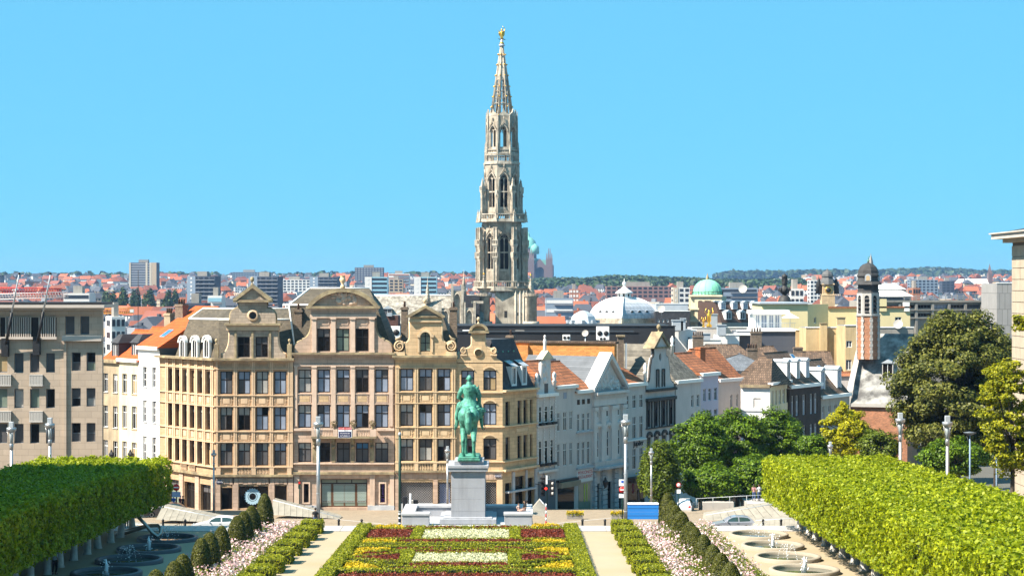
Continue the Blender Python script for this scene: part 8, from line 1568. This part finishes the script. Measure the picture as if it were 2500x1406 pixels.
lamp('lamp post nearest the left edge behind clipped trees', 28, 1028, 1300, 172); lamp('lamp post behind clipped trees below office flagpole', 122, 1018, 1300, 172); lamp('lamp post behind right clipped block, first from the left', 2198, 1006, 1290, 168); lamp('lamp post behind right clipped block, second from the left', 2313, 1013, 1320, 160); lamp('small lamp head rising beside the golden tree', 2027, 1077, 1240, 196, .11, 'slim lamp posts')
for px, yt, lab in ((2368, 1055, 'blue-grey disc-topped lamp post near the right edge'), (2433, 1080, 'thin blue-grey disc-topped lamp post closest to the maple')):
 p = P(px, yt, 158); e = empty('disc_lamp', (p.x, 158, gz(158)), 0, lab, 'lamp post', 'disc-topped lamp posts'); H = p.z - gz(158); MB().tube([(0, 0, 0), (0, 0, H)], .07, 8).build('pole', mat('blue_grey_paint', (.16, .24, .34), .5, .1, 1), e); MB().lathe([(.1, -.25), (.5, -.05), (.55, 0), (.1, .06)], 14).build('lamp_head', M_frame_gr, e, (0, 0, H)); MB().tube([(-.25, 0, H - .3), (-.1, 0, H - .9)], .02, 4).build('stay_rod', M_frame_gr, e)
# poles, lights, signs, bollards
M_dkgreen = mat('dark_green_paint', (.012, .04, .03), .5, .1, 1); M_bright_blue = mat('blue_hoarding_paint', (.03, .22, .62), .5, .06, 1)
p = P(976, 1063, 165.6); e = empty('green_pole', (p.x, 165.6, -.1), 0, 'slim dark green pole with stickers at its foot left of the monument', 'pole'); MB().tube([(0, 0, 0), (0, 0, p.z + .1)], .12, 10).build('pole', M_dkgreen, e); MB().lathe([(.15, 0), (.13, .2), (.05, .3)], 10).build('cap', M_zinc, e, (0, 0, p.z + .1))
for i, (z, c) in enumerate(((.35, M_txtw), (.6, M_navy), (.8, M_txtw), (1.15, M_txtw), (1.35, M_zinc))): MB().lathe([(.123, 0), (.123, .12)], 10, cap=False).build('sticker', c, e, (0, 0, z))
def stripes(e, h, r=.06, n=7):
 for i in range(n): MB().tube([(0, 0, h * i / n), (0, 0, h * (i + 1) / n)], r, 8).build('stripe', M_red if i % 2 else M_txtw, e)
e = empty('traffic_light', P(1333, 1288, 166.8), 0, 'traffic light on red and white banded pole right of the monument', 'traffic light'); stripes(e, 2.1); MB().tube([(.1, .2, 1.9), (.1, .2, 4.5)], .055, 8).build('post', M_dkgreen, e)
for xo, faces in ((-.25, 'left'), (.5, 'right')):
 b_ = MB().box(xo - .17, xo + .17, 0, .3, 2.75, 4.1).build('signal_head', M_black, e, bevel=.03)
 for i in range(3):
  z = 2.98 + .43 * i; MB().lathe([(.13, 0), (.14, .16)], 10, cap=False).build('visor', M_black if faces == 'left' else M_palestone, b_, (xo, 0, z)).rotation_euler = (PI / 2, 0, R(70 if faces == 'right' else -20))
MB().sphere((-.0, -.05, 3.42), .11, 8, 6, 1, .4, 1).build('red_lens', emit_mat('red_signal', (.9, .02, .01), 1.5), e); MB().box(-.02, .13, -.02, .05, 3.8, 4.55).build('white_backing', M_txtw, e)
e = empty('traffic_light', P(998, 1262, 178), 0, 'dark traffic signal box with white post left of the monument', 'traffic light'); MB().box(-.55, -.15, 0, .4, .2, 1.9).build('signal_head', M_black, e, bevel=.04); MB().box(.45, .85, 0, .35, 0, 1.6).build('signal_head', M_black, e, bevel=.04); MB().tube([(.15, -.1, 0), (.15, -.1, 2.2)], .09, 8).build('post', M_txtw, e); MB().tube([(.15, -.1, .55), (.15, -.1, .75)], .095, 8).build('red_band', M_red, e); MB().box(-.1, .4, .1, .5, 0, 1.55).build('cabinet', M_palestone, e, bevel=.03)
def noentry(e, z, r=.32, y=-.06):
 o = MB().lathe([(.01, 0), (r, 0), (r, .02), (.01, .02)], 20).build('no_entry_disc', M_red, e, (0, y, z)); o.rotation_euler = (PI / 2, 0, 0); MB().box(-r * .7, r * .7, y - .03, y - .022, z - r * .17, z + r * .17).build('white_bar', M_txtw, e)
e = empty('no_entry_sign', P(430.5, 1249, 199.5), 0, 'round no-entry sign on dark pole by the corner shop piers', 'sign'); MB().tube([(0, 0, 0), (0, 0, 2.9)], .05, 8).build('pole', M_iron, e); noentry(e, 2.55, .36); MB().box(-.45, .45, -.06, -.03, 1.55, 2.1).build('plate', mat('pale_blue_plate', (.35, .42, .6), .5, .05, 1), e)
e = empty('no_entry_sign', P(1519.5, 1286, 167.2), 0, 'no-entry sign between two white plates beside the tall lamp post', 'sign'); MB().tube([(.0, .05, 0), (.0, .05, 4.1)], .05, 8).build('pole', M_dkgreen, e); noentry(e, 3.25, .29); MB().box(-.3, .3, -.04, -.01, 2.55, 2.9).build('plate', M_txtw, e); q = MB().box(-.3, .3, -.04, -.01, 3.58, 4.15).build('plate', M_txtw, e); MB().box(-.1, .1, -.055, -.042, 3.85, 4.05).build('parking_mark', plainmat('sign_blue', (.02, .09, .5)), q)
e = empty('round_sign', P(1657, 1238, 198), 0, 'small round prohibition sign with white plate in front of the ash trees', 'sign'); MB().tube([(0, 0, 0), (0, 0, 2.5)], .045, 8).build('pole', M_dkgreen, e); o = MB().lathe([(.01, 0), (.26, 0), (.26, .02), (.01, .02)], 18).build('red_ring', M_red, e, (0, -.05, 2.3)); o.rotation_euler = (PI / 2, 0, 0); o = MB().lathe([(.01, 0), (.18, 0), (.18, .02), (.01, .02)], 18).build('white_disc', M_txtw, e, (0, -.06, 2.3)); o.rotation_euler = (PI / 2, 0, 0); MB().box(-.2, .2, -.06, -.03, 1.45, 1.85).build('plate', M_txtw, e)
e = empty('round_sign', P(731, 1236, 203.2), 0, 'narrow signal sign on thin pole against the pink facade', 'sign'); MB().tube([(0, 0, 0), (0, 0, 2.6)], .045, 8).build('pole', M_dkgreen, e); MB().box(-.12, .12, -.08, -.02, 1.9, 2.7).build('signal_plate', M_dkgreen, e); MB().box(-.1, .1, -.1, -.08, 2.4, 2.65).build('red_patch', M_red, e)
bol = None
for i, px in enumerate((398, 452, 827, 883, 1422, 1477, 1863, 1907, 1960)):
 p = P(px, 1290, 166.6); loc = (p.x, 166.6, .02 - .45)
 lab = 'short black bollard %s' % ['at the left end near the shaded fountain', 'beside the small iron railing', 'left of two before the pink facade', 'right of two before the pink facade', 'left of two right of the monument', 'right of two right of the monument', 'just behind the silver car', 'between the silver car and right clipped block', 'closest to the right clipped block'][i]
 e = empty('bollard', loc, 0, lab, 'bollard', 'black bollards along the street edge'); MB().lathe([(.13, 0), (.13, .15), (.10, .2), (.09, .75), (.12, .8), (.12, .86), (.06, .95), (.01, .98)], 10).build('post', M_iron, e)
e = empty('iron_railing', P(433, 1290, 166.4), 0, 'small sloping black iron railing between two bollards at left', 'railing')
for i in range(7): x = -.5 + .17 * i; MB().tube([(x, 0, -.3), (x, 0, .15 + .45 * i / 6)], .018, 5).build('bar', M_iron, e)
MB().tube([(-.5, 0, .15), (.52, 0, .6)], .022, 5).build('handrail', M_iron, e)
e = empty('handrail', P(1700, 1238, 196), 0, 'long thin grey handrail above the right-hand stone ramp', 'railing'); MB().tube([(0, 0, .9), (8.2, -3, 1.7)], .03, 6).build('rail', M_zinc, e)
for i in range(6): t = i / 5; MB().tube([(8.2 * t, -3 * t, 0), (8.2 * t, -3 * t, .9 + .8 * t)], .025, 6).build('post', M_zinc, e)
for i, (px, py, D, lab) in enumerate(((1327, 1180, 205.5, 'black wall lantern on bracket over the tabac sign'), (272, 1122, 221.5, 'black wall lantern on brown stained house'), (318, 1122, 218.2, 'brass-lit wall lantern on the cream house'), (1478, 1190, 213.5, 'black wall lantern on the pediment house'))):
 e = empty('wall_lantern', P(px, py, D), 0, lab, 'lantern', 'old wall lanterns'); MB().lathe([(.06, 0), (.16, .05), (.30, .62), (.34, .66), (.12, .95), (.14, 1.05), (.02, 1.2)], 6, smooth=False).build('lantern', M_iron, e); MB().lathe([(.15, .1), (.27, .6)], 6, cap=False).build('glass', GL['warm'], e); MB().tube([(0, 0, 0), (-.2, .3, -.15), (-.9, .8, -.1)], .04, 5).build('bracket', M_iron, e)
e = empty('blue_hoarding', P(1570, 1268, 180), 0, 'bright blue plank hoarding with white top between lamp post and topiary', 'hoarding')
for i in range(4): MB().box(-1.5, 1.45, -.02 * (i % 2), .08, .05 + i * .34, .05 + i * .34 + .325).build('plank', M_bright_blue, e)
MB().box(-1.52, 1.47, -.05, 1.0, 1.42, 1.5).build('top_board', M_txtw, e); MB().box(-1.5, -1.4, .1, 1.0, 0, 1.42).build('side_board', M_bright_blue, e)
def ramp(label, a, b, c, d, back, name='stone_ramp'):
 A, B, C, Dp = P(*a), P(*b), P(*c), P(*d); o = A.copy(); e = empty(name, o, 0, label, 'ramp', 'pale stone ramps on the square'); dv = Vector((0, back, 0)); n = 11
 for i in range(n):
  t0, t1 = i / n + .002, (i + 1) / n - .002; q = [A.lerp(B, t0), A.lerp(B, t1), Dp.lerp(C, t1), Dp.lerp(C, t0)]; q = [v - o for v in q]; q2 = [Vector((v.x, v.y + back, v.z)) for v in q]; lo = [Vector((v.x, v.y, v.z - 1.2)) for v in (q2[0], q2[1])]
  MB().add(q + q2, [(0, 1, 2, 3), (3, 2, 6, 7), (0, 3, 7, 4), (1, 5, 6, 2), (4, 7, 6, 5)]).build('facing_slab', M_rampstone, e)
 MB().tube([Dp - o, C - o], .05, 5).build('edge_strip', M_zinc, e); return e
ramp('long pale stone ramp below the corner building, behind the white car', (380, 1268, 184), (560, 1276, 183), (558, 1268, 186), (396, 1236, 187), 2.5); ramp('pale stone ramp descending right towards the lamp post', (664, 1256, 191), (830, 1266, 190), (828, 1262, 191), (666, 1220, 193), 2.0); ramp('low pale ramp strip beside the bollards at left', (290, 1293, 168), (460, 1294, 168), (456, 1287, 168.6), (290, 1276, 169), 1.5)
ramp('pale stone ramp behind the silver car rising to the right', (1721, 1270, 182), (1950, 1262, 182), (1912, 1226, 184.5), (1723, 1257, 184), 2.2); ramp('low pale ramp between silver car and right clipped block', (1842, 1288, 171), (1975, 1286, 171), (1975, 1263, 173), (1845, 1270, 173), 1.6); ramp('small tilted ramp end by the seated woman', (1288, 1254, 176), (1338, 1262, 176), (1335, 1238, 178), (1318, 1219, 178.5), 1.2)
for i, (a, b) in enumerate((((760, 1262), (960, 1282)), ((1340, 1262), (1560, 1240)), ((1360, 1278), (1520, 1262)))):
 def onsq(px, py):
  lo, hi = 176.0, 215.0
  for _ in range(40):
   m_ = (lo + hi) / 2; y_ = HY + (CZ - pz(m_)) * F / m_
   if y_ > py: lo = m_
   else: hi = m_
  return Vector(((px - 1250) * lo / F, lo, pz(lo) + .036))
 A, B = onsq(*a), onsq(*b); tag(MB().add([A, B, B + Vector((0, .55, -.03)), A + Vector((0, .55, -.03))], [(0, 1, 2, 3)]).build('paving_strip', M_palestone), kind='structure')
# cars
M_tyre = mat('tyre', (.015, .015, .016), .8, .1, 2); M_rim = mat('rim', (.35, .36, .38), .4, .05, 2, metal=.6); M_carglass = mat('car_glass', (.03, .06, .06), .05, .05, 1, spec=.7)
def car(name, label, loc, rz, col, L=4.15, Wd=1.70, Hh=1.42, kind='hatch', driver=False):
 e = empty(name, loc, rz, label, 'car'); cm = mat('car_paint_%s' % name, col, .3, .03, 1, metal=.25 if name == 'silver_car' else 0, coat=.6, spec=.5); s = L / 4.1; hw = Wd / 2; zw = .90
 low = [(0.02, .22), (0, .42), (.05, .58), (.25, .70), (.75, .80), (1.22, zw), (3.95, zw), (4.04, .78), (4.08, .5), (4.0, .22)]; up = [(1.22, zw), (1.62, 1.18), (1.98, 1.36), (2.35, Hh), (3.05, Hh - .02), (3.45, 1.33), (3.80, 1.10), (3.95, zw)] if kind == 'hatch' else [(1.0, zw), (1.5, 1.35), (1.9, Hh), (3.9, Hh), (4.0, zw)]
 low = [(x * s, z) for x, z in low]; up = [(x * s, z) for x, z in up]; arch_ = []
 for wx in (.78 * s, 3.22 * s): arch_.append((wx, .31))
 bot = []
 for wx, wz in arch_: bot += [(wx - .36, .22)] + [(wx + .36 * math.cos(a), .31 + .36 * math.sin(a)) for a in [PI - PI * k / 8 for k in range(9)]] + [(wx + .36, .22)]
 prof = low[1:-1] + [low[-1]] + bot[::-1] + [low[0]]
 b = MB().poly(prof[::-1], -hw, hw); b.build('body', cm, e, bevel=.045)
 cab = MB(); yw = lambda z: hw - .06 - (z - zw) * .38; n = len(up); cab.add([(x, -yw(z), z) for x, z in up] + [(x, yw(z), z) for x, z in up], [tuple(range(n))[::-1], tuple(range(n, 2 * n))] + [(i, i + 1, n + i + 1, n + i) for i in range(n - 1)]); cab.build('cabin', cm, e, bevel=.03)
 def glass(pts, nm):
  for sg in (-1, 1): MB().add([(x * s, sg * (yw(z) + .008), z) for x, z in pts], [tuple(range(len(pts)))[::-1] if sg > 0 else tuple(range(len(pts)))]).build(nm, M_carglass, e)
 if kind == 'hatch': glass([(1.52, zw + .06), (2.52, zw + .06), (2.5, Hh - .08), (2.32, Hh - .08), (2.02, 1.30), (1.72, 1.15)], 'front_side_window'); glass([(2.62, zw + .06), (3.5, zw + .1), (3.58, 1.12), (3.35, 1.28), (3.0, Hh - .09), (2.6, Hh - .08)], 'rear_side_window')
 else: glass([(1.35, zw + .08), (2.2, zw + .08), (2.2, Hh - .1), (1.9, Hh - .12)], 'front_side_window'); glass([(2.3, zw + .08), (3.8, zw + .08), (3.75, Hh - .1), (2.3, Hh - .1)], 'rear_side_window')
 def strip(i0, i1, nm): (x0, z0), (x1, z1) = up[i0], up[i1]; dx, dz = x1 - x0, z1 - z0; ln = math.hypot(dx, dz); nx, nz_ = -dz / ln * .01, dx / ln * .01; f = .08; q0 = (x0 + dx * f, z0 + dz * f); q1 = (x1 - dx * f, z1 - dz * f); MB().add([(q0[0] + nx, -yw(q0[1]) + .08, q0[1] + nz_), (q1[0] + nx, -yw(q1[1]) + .08, q1[1] + nz_), (q1[0] + nx, yw(q1[1]) - .08, q1[1] + nz_), (q0[0] + nx, yw(q0[1]) - .08, q0[1] + nz_)], [(0, 1, 2, 3)]).build(nm, M_carglass, e)
 strip(0, 2 if kind == 'hatch' else 1, 'windscreen'); strip(-3 if kind == 'hatch' else -2, -1, 'rear_window')
 for wx, wz in arch_:
  for sg in (-1, 1):
   w = MB().lathe([(.14, -.1), (.29, -.1), (.31, -.06), (.31, .06), (.29, .1), (.14, .1)], 18).build('wheel', M_tyre, e, (wx, sg * (hw - .11), .31)); w.rotation_euler = (PI / 2, 0, 0); MB().lathe([(.01, .085 * -sg), (.2, .11 * -sg)] if sg > 0 else [(.01, .09), (.2, .105)], 14, cap=False).build('rim', M_rim, w)
 for sg in (-1, 1):
  MB().box(.0, .1, sg * (hw - .42) - .16, sg * (hw - .42) + .16, .58, .70).build('headlight', M_lampglass, e, bevel=.02); MB().box(4.0 * s, 4.07 * s, sg * (hw - .22) - .12, sg * (hw - .22) + .12, .66, .88).build('tail_light', M_red, e, bevel=.02); MB().sphere((1.55 * s, sg * (hw + .05), zw + .1), .1, 8, 6, .7, 1, .7).build('mirror', cm, e); MB().box(2.38 * s, 2.55 * s, sg * hw - .02, sg * hw + .02, .78, .82).build('door_handle', M_frame_gr, e)
  MB().box(2.56 * s, 2.575 * s, sg * (hw + .001) - .004, sg * (hw + .001) + .004, .34, zw - .04).build('door_seam', M_black, e)
 return e
car('silver_car', 'silver three-door hatchback driving left behind the right flower border', P(1729, 1295, 174.2) * Vector((1, 1, 0)) + Vector((0, -.6, pz(174.2) + .03)), 0, (.30, .315, .36), 4.2)
car('white_car', 'white hatchback half hidden behind the left flower border', Vector(((470 - 1250) * 171.5 / F, 171.5, pz(171.5) + .03)), 0, (.62, .63, .64), 4.3)
car('white_van', 'small white car seen from behind before the ash trees', Vector(((1683 - 1250) * 203 / F, 206, pz(206) + .03)), R(-100), (.6, .61, .62), 3.9, 1.65, 1.5); car('black_car', 'black car in shade behind the left clipped trees', Vector(((352 - 1250) * 193 / F, 193, pz(193) + .03)), R(6), (.02, .02, .025), 4.2)
# people
M_skin = mat('skin', (.42, .25, .17), .6, .08, 3); M_hair = mat('dark_hair', (.025, .016, .012), .6, .2, 4)
def cloth(n, c): return mat('cloth_' + n, c, .85, .12, 3)
def person(label, loc, rz, top, bottom, H=1.74, pose='stand', hair=None, extra=None, skirt=False):
 e = empty('person', loc, rz, label, 'person'); e.scale = (H / 1.74,) * 3; sk, tp, bt = MB(), MB(), MB()
 if pose == 'sit': hip = Vector((0, 0, .12)); kn = [Vector((-.14, -.45, .14)), Vector((.14, -.45, .14))]; ft = [Vector((-.14, -.5, -.3)), Vector((.14, -.5, -.3))]
 else: hip = Vector((0, 0, .92)); kn = [Vector((-.10, -.06, .5)), Vector((.11, .04, .5))]; ft = [Vector((-.11, .02, .07)), Vector((.12, .10, .07))]
 sh = hip + Vector((0, .03, .52)); nk = hip + Vector((0, .02, .60)); hd = hip + Vector((0, -.01, .73))
 sk.tube([nk - Vector((0, 0, .06)), nk + Vector((0, 0, .08))], [.058, .055], 8); sk.sphere(hd, .10, 12, 9, .86, 1.05, 1.22); sk.sphere(hd + Vector((0, -.105, -.01)), .022, 6, 5); sk.sphere(hd + Vector((-.09, 0, -.01)), .025, 6, 5); sk.sphere(hd + Vector((.09, 0, -.01)), .025, 6, 5)
 el = [sh + Vector((-.25, .03, -.30)), sh + Vector((.25, -.02, -.30))]; hn = [sh + Vector((-.22, -.10, -.56)), sh + Vector((.22, -.12, -.56))] if pose == 'stand' else [sh + Vector((-.15, -.28, -.34)), sh + Vector((.14, -.28, -.34))]
 for i, sx in ((0, -1), (1, 1)):
  so = sh + Vector((sx * .18, 0, -.03)); sk.tube([so, el[i], hn[i]], [.055, .043, .03], 8)
  for f_ in range(4): d = (hn[i] - el[i]).normalized(); o_ = Vector(((f_ - 1.5) * .018, 0, 0)); sk.tube([hn[i] + o_, hn[i] + o_ + d * .07, hn[i] + o_ + d * .11 + Vector((0, -.015, 0))], .011, 5)
  sk.tube([hn[i], hn[i] + Vector((-sx * .035, -.02, -.05))], .013, 5); tp.tube([so, so.lerp(el[i], .85)], [.075, .062], 8); sk.tube([hip + Vector((sx * .09, 0, 0)), kn[i], ft[i]], [.085, .058, .04], 8); sk.tube([ft[i], ft[i] + Vector((0, -.14, -.03))], [.045, .035], 8)
  bt.tube([hip + Vector((sx * .09, 0, .02)), kn[i]] + ([] if skirt else [ft[i] + Vector((0, 0, .05))]), [.115, .085] + ([] if skirt else [.07]), 8)
  MB().tube([ft[i] + Vector((0, .04, -.01)), ft[i] + Vector((0, -.16, -.035))], [.05, .042], 8).build('shoe', M_black, e)
 tp.tube([hip, hip + Vector((0, .01, .22)), sh - Vector((0, 0, .08)), sh + Vector((0, 0, .03))], [.155, .14, .17, .12], 12); bt.tube([hip + Vector((0, 0, .08)), hip - Vector((0, 0, .06))], [.15, .15], 10)
 remesh(sk.build('body', M_skin, e), .022, 2); remesh(tp.build('top', top, e), .03, 2); remesh(bt.build('skirt' if skirt else 'trousers', bottom, e), .03, 2); hh = MB().sphere(hd + Vector((0, .02, .03)), .108, 12, 8, .92, 1.05, 1.12)
 if hair == 'long': hh.tube([hd + Vector((0, .06, .0)), hd + Vector((0, .09, -.22)), hd + Vector((0, .08, -.34))], [.095, .10, .05], 8)
 hh.build('hair', M_hair, e); return e
cB, cW, cN, cR, cBl, cG = cloth('black', (.012, .012, .014)), cloth('white', (.6, .6, .6)), cloth('denim', (.05, .08, .16)), cloth('maroon', (.16, .02, .03)), cloth('blue', (.03, .12, .42)), cloth('grey', (.2, .2, .22))
sq = lambda px, D: Vector(((px - 1250) * D / F, D, pz(D) + .03))
person('man in black t-shirt and jeans standing at foot of the tall lamp post', Vector(((770 - 1250) * 165.6 / F, 165.6, -.12)), R(180), cB, cN, 1.72)
person('long-haired woman in black top sitting on the monument bench', Vector(((1281 - 1250) * 166.0 / F, 166.3, 1.24)), R(-60), cB, cloth('floral', (.5, .3, .25)), 1.66, 'sit', 'long', skirt=True); person('person in pink floral clothing sitting beside the black-topped woman', Vector(((1266 - 1250) * 166.0 / F, 166.2, 1.24)), R(40), cloth('pale_pink', (.5, .36, .32)), cloth('floral2', (.45, .25, .2)), 1.3, 'sit'); person('person in white t-shirt walking behind the seated woman', sq(1286, 176) + Vector((0, 0, .9)), R(160), cW, cG, 1.74)
person('man in pale shirt and dark trousers standing under the left clipped trees', Vector(((134 - 1250) * 131.8 / F, 131.8, gz(131.8))), R(150), cloth('pale_blue', (.42, .48, .58)), cB, 1.8); person('woman in pale blouse near the bent metal sculpture', Vector(((309 - 1250) * 164 / F, 164, .1)), R(20), cloth('pale_lilac', (.55, .5, .55)), cG, 1.66, hair='long')
for i, (px, D, t, b_, lab) in enumerate(((412, 201, cR, cB, 'person in dark red at the left shop window'), (424, 201.5, cBl, cB, 'person in bright blue top by the no-entry sign'), (440, 201, cR, cN, 'person in maroon right of the no-entry sign'), (447, 200.4, cB, cB, 'person in black near the corner shop door'))): person(lab, sq(px, D), R(40 * i), t, b_, 1.7)
for i, (px, D, t, b_, lab) in enumerate(((1733, 206, cBl, cB, 'pedestrian with blue top and dark backpack under the ash trees'), (1758, 207, cW, cG, 'pedestrian in white shirt by the shop window under the trees'), (1768, 207.5, cG, cN, 'grey clad pedestrian right of the one in white'), (1841, 205, cloth('rose', (.4, .2, .2)), cN, 'pedestrian in rose top left of the handrail end'), (1853, 206, cW, cN, 'pedestrian in white next to the one in rose'), (1868, 205, cB, cB, 'pedestrian in black against the right clipped block'))): person(lab, sq(px, D) + Vector((0, 0, 1.0)), R(50 * i), t, b_, 1.72, hair='long' if i % 2 else None)
tag(MB().box((1825 - 1250) * 203 / F, (1885 - 1250) * 203 / F, 203, 209, pz(206) - .5, pz(206) + 1.02).build('terrace', M_palestone), kind='structure'); tag(MB().box((1715 - 1250) * 205 / F, (1790 - 1250) * 205 / F, 204.5, 210, pz(206) - .5, pz(206) + 1.0).build('terrace', M_palestone), kind='structure')
tag(MB().box((1275 - 1250) * 175 / F, (1297 - 1250) * 175 / F, 175, 178, pz(176) - .5, pz(176) + .92).build('terrace', M_palestone), kind='structure')
e = empty('bent_steel_sculpture', G(352, 1318), 0, 'bent polished steel tube sculpture beside the first left fountain', 'sculpture'); o0 = e.location
def rel(px, py, D): return P(px, py, D) - o0
MB().tube([rel(330, 1254, 155), rel(352, 1276, 155), rel(372, 1300, 155), rel(385, 1309, 155), rel(392, 1302, 155.3), rel(393, 1290, 155.8), rel(385, 1282, 156.3), rel(360, 1283, 157), rel(325, 1293, 158), rel(286, 1304, 158.5)], [.14, .14, .15, .15, .15, .15, .15, .16, .2, .24], 10).build('tube', mat('sculpture_steel', (.36, .33, .29), .3, .1, 1, metal=.8), e)
for px, lab in ((1404, 'low tub of yellow flowers before the awning shop'), (1512, 'low tub of yellow flowers left of the tall lamp post')):
 e = empty('flower_tub', sq(px, 190), 0, lab, 'planter', 'flower tubs on the square'); MB().box(-.8, .8, -.3, .3, 0, .5).build('tub', M_concrete, e); q = nrg.uniform(-1, 1, (420, 3)) * np.array([.85, .35, .2]) + np.array([0, 0, .62]); leaves('blooms', q, np.tile([0, 0, 1.], (420, 1)), .14, L_yel, e, .9, .8); q = nrg.uniform(-1, 1, (300, 3)) * np.array([.85, .35, .15]) + np.array([0, 0, .5]); leaves('foliage', q, np.tile([0, 0, 1.], (300, 1)), .14, L_box, e, .9, .8)
e = empty('parapet_wall', (30.5, 150, gz(150)), R(-60), 'pale stone parapet wall at the right edge under the maple', 'wall'); part('wall', M_palestone, e, (0, 14, 0, .5, 0, 2.6)); part('coping', M_bluestone, e, (-.1, 14.1, -.1, .6, 2.6, 2.8))
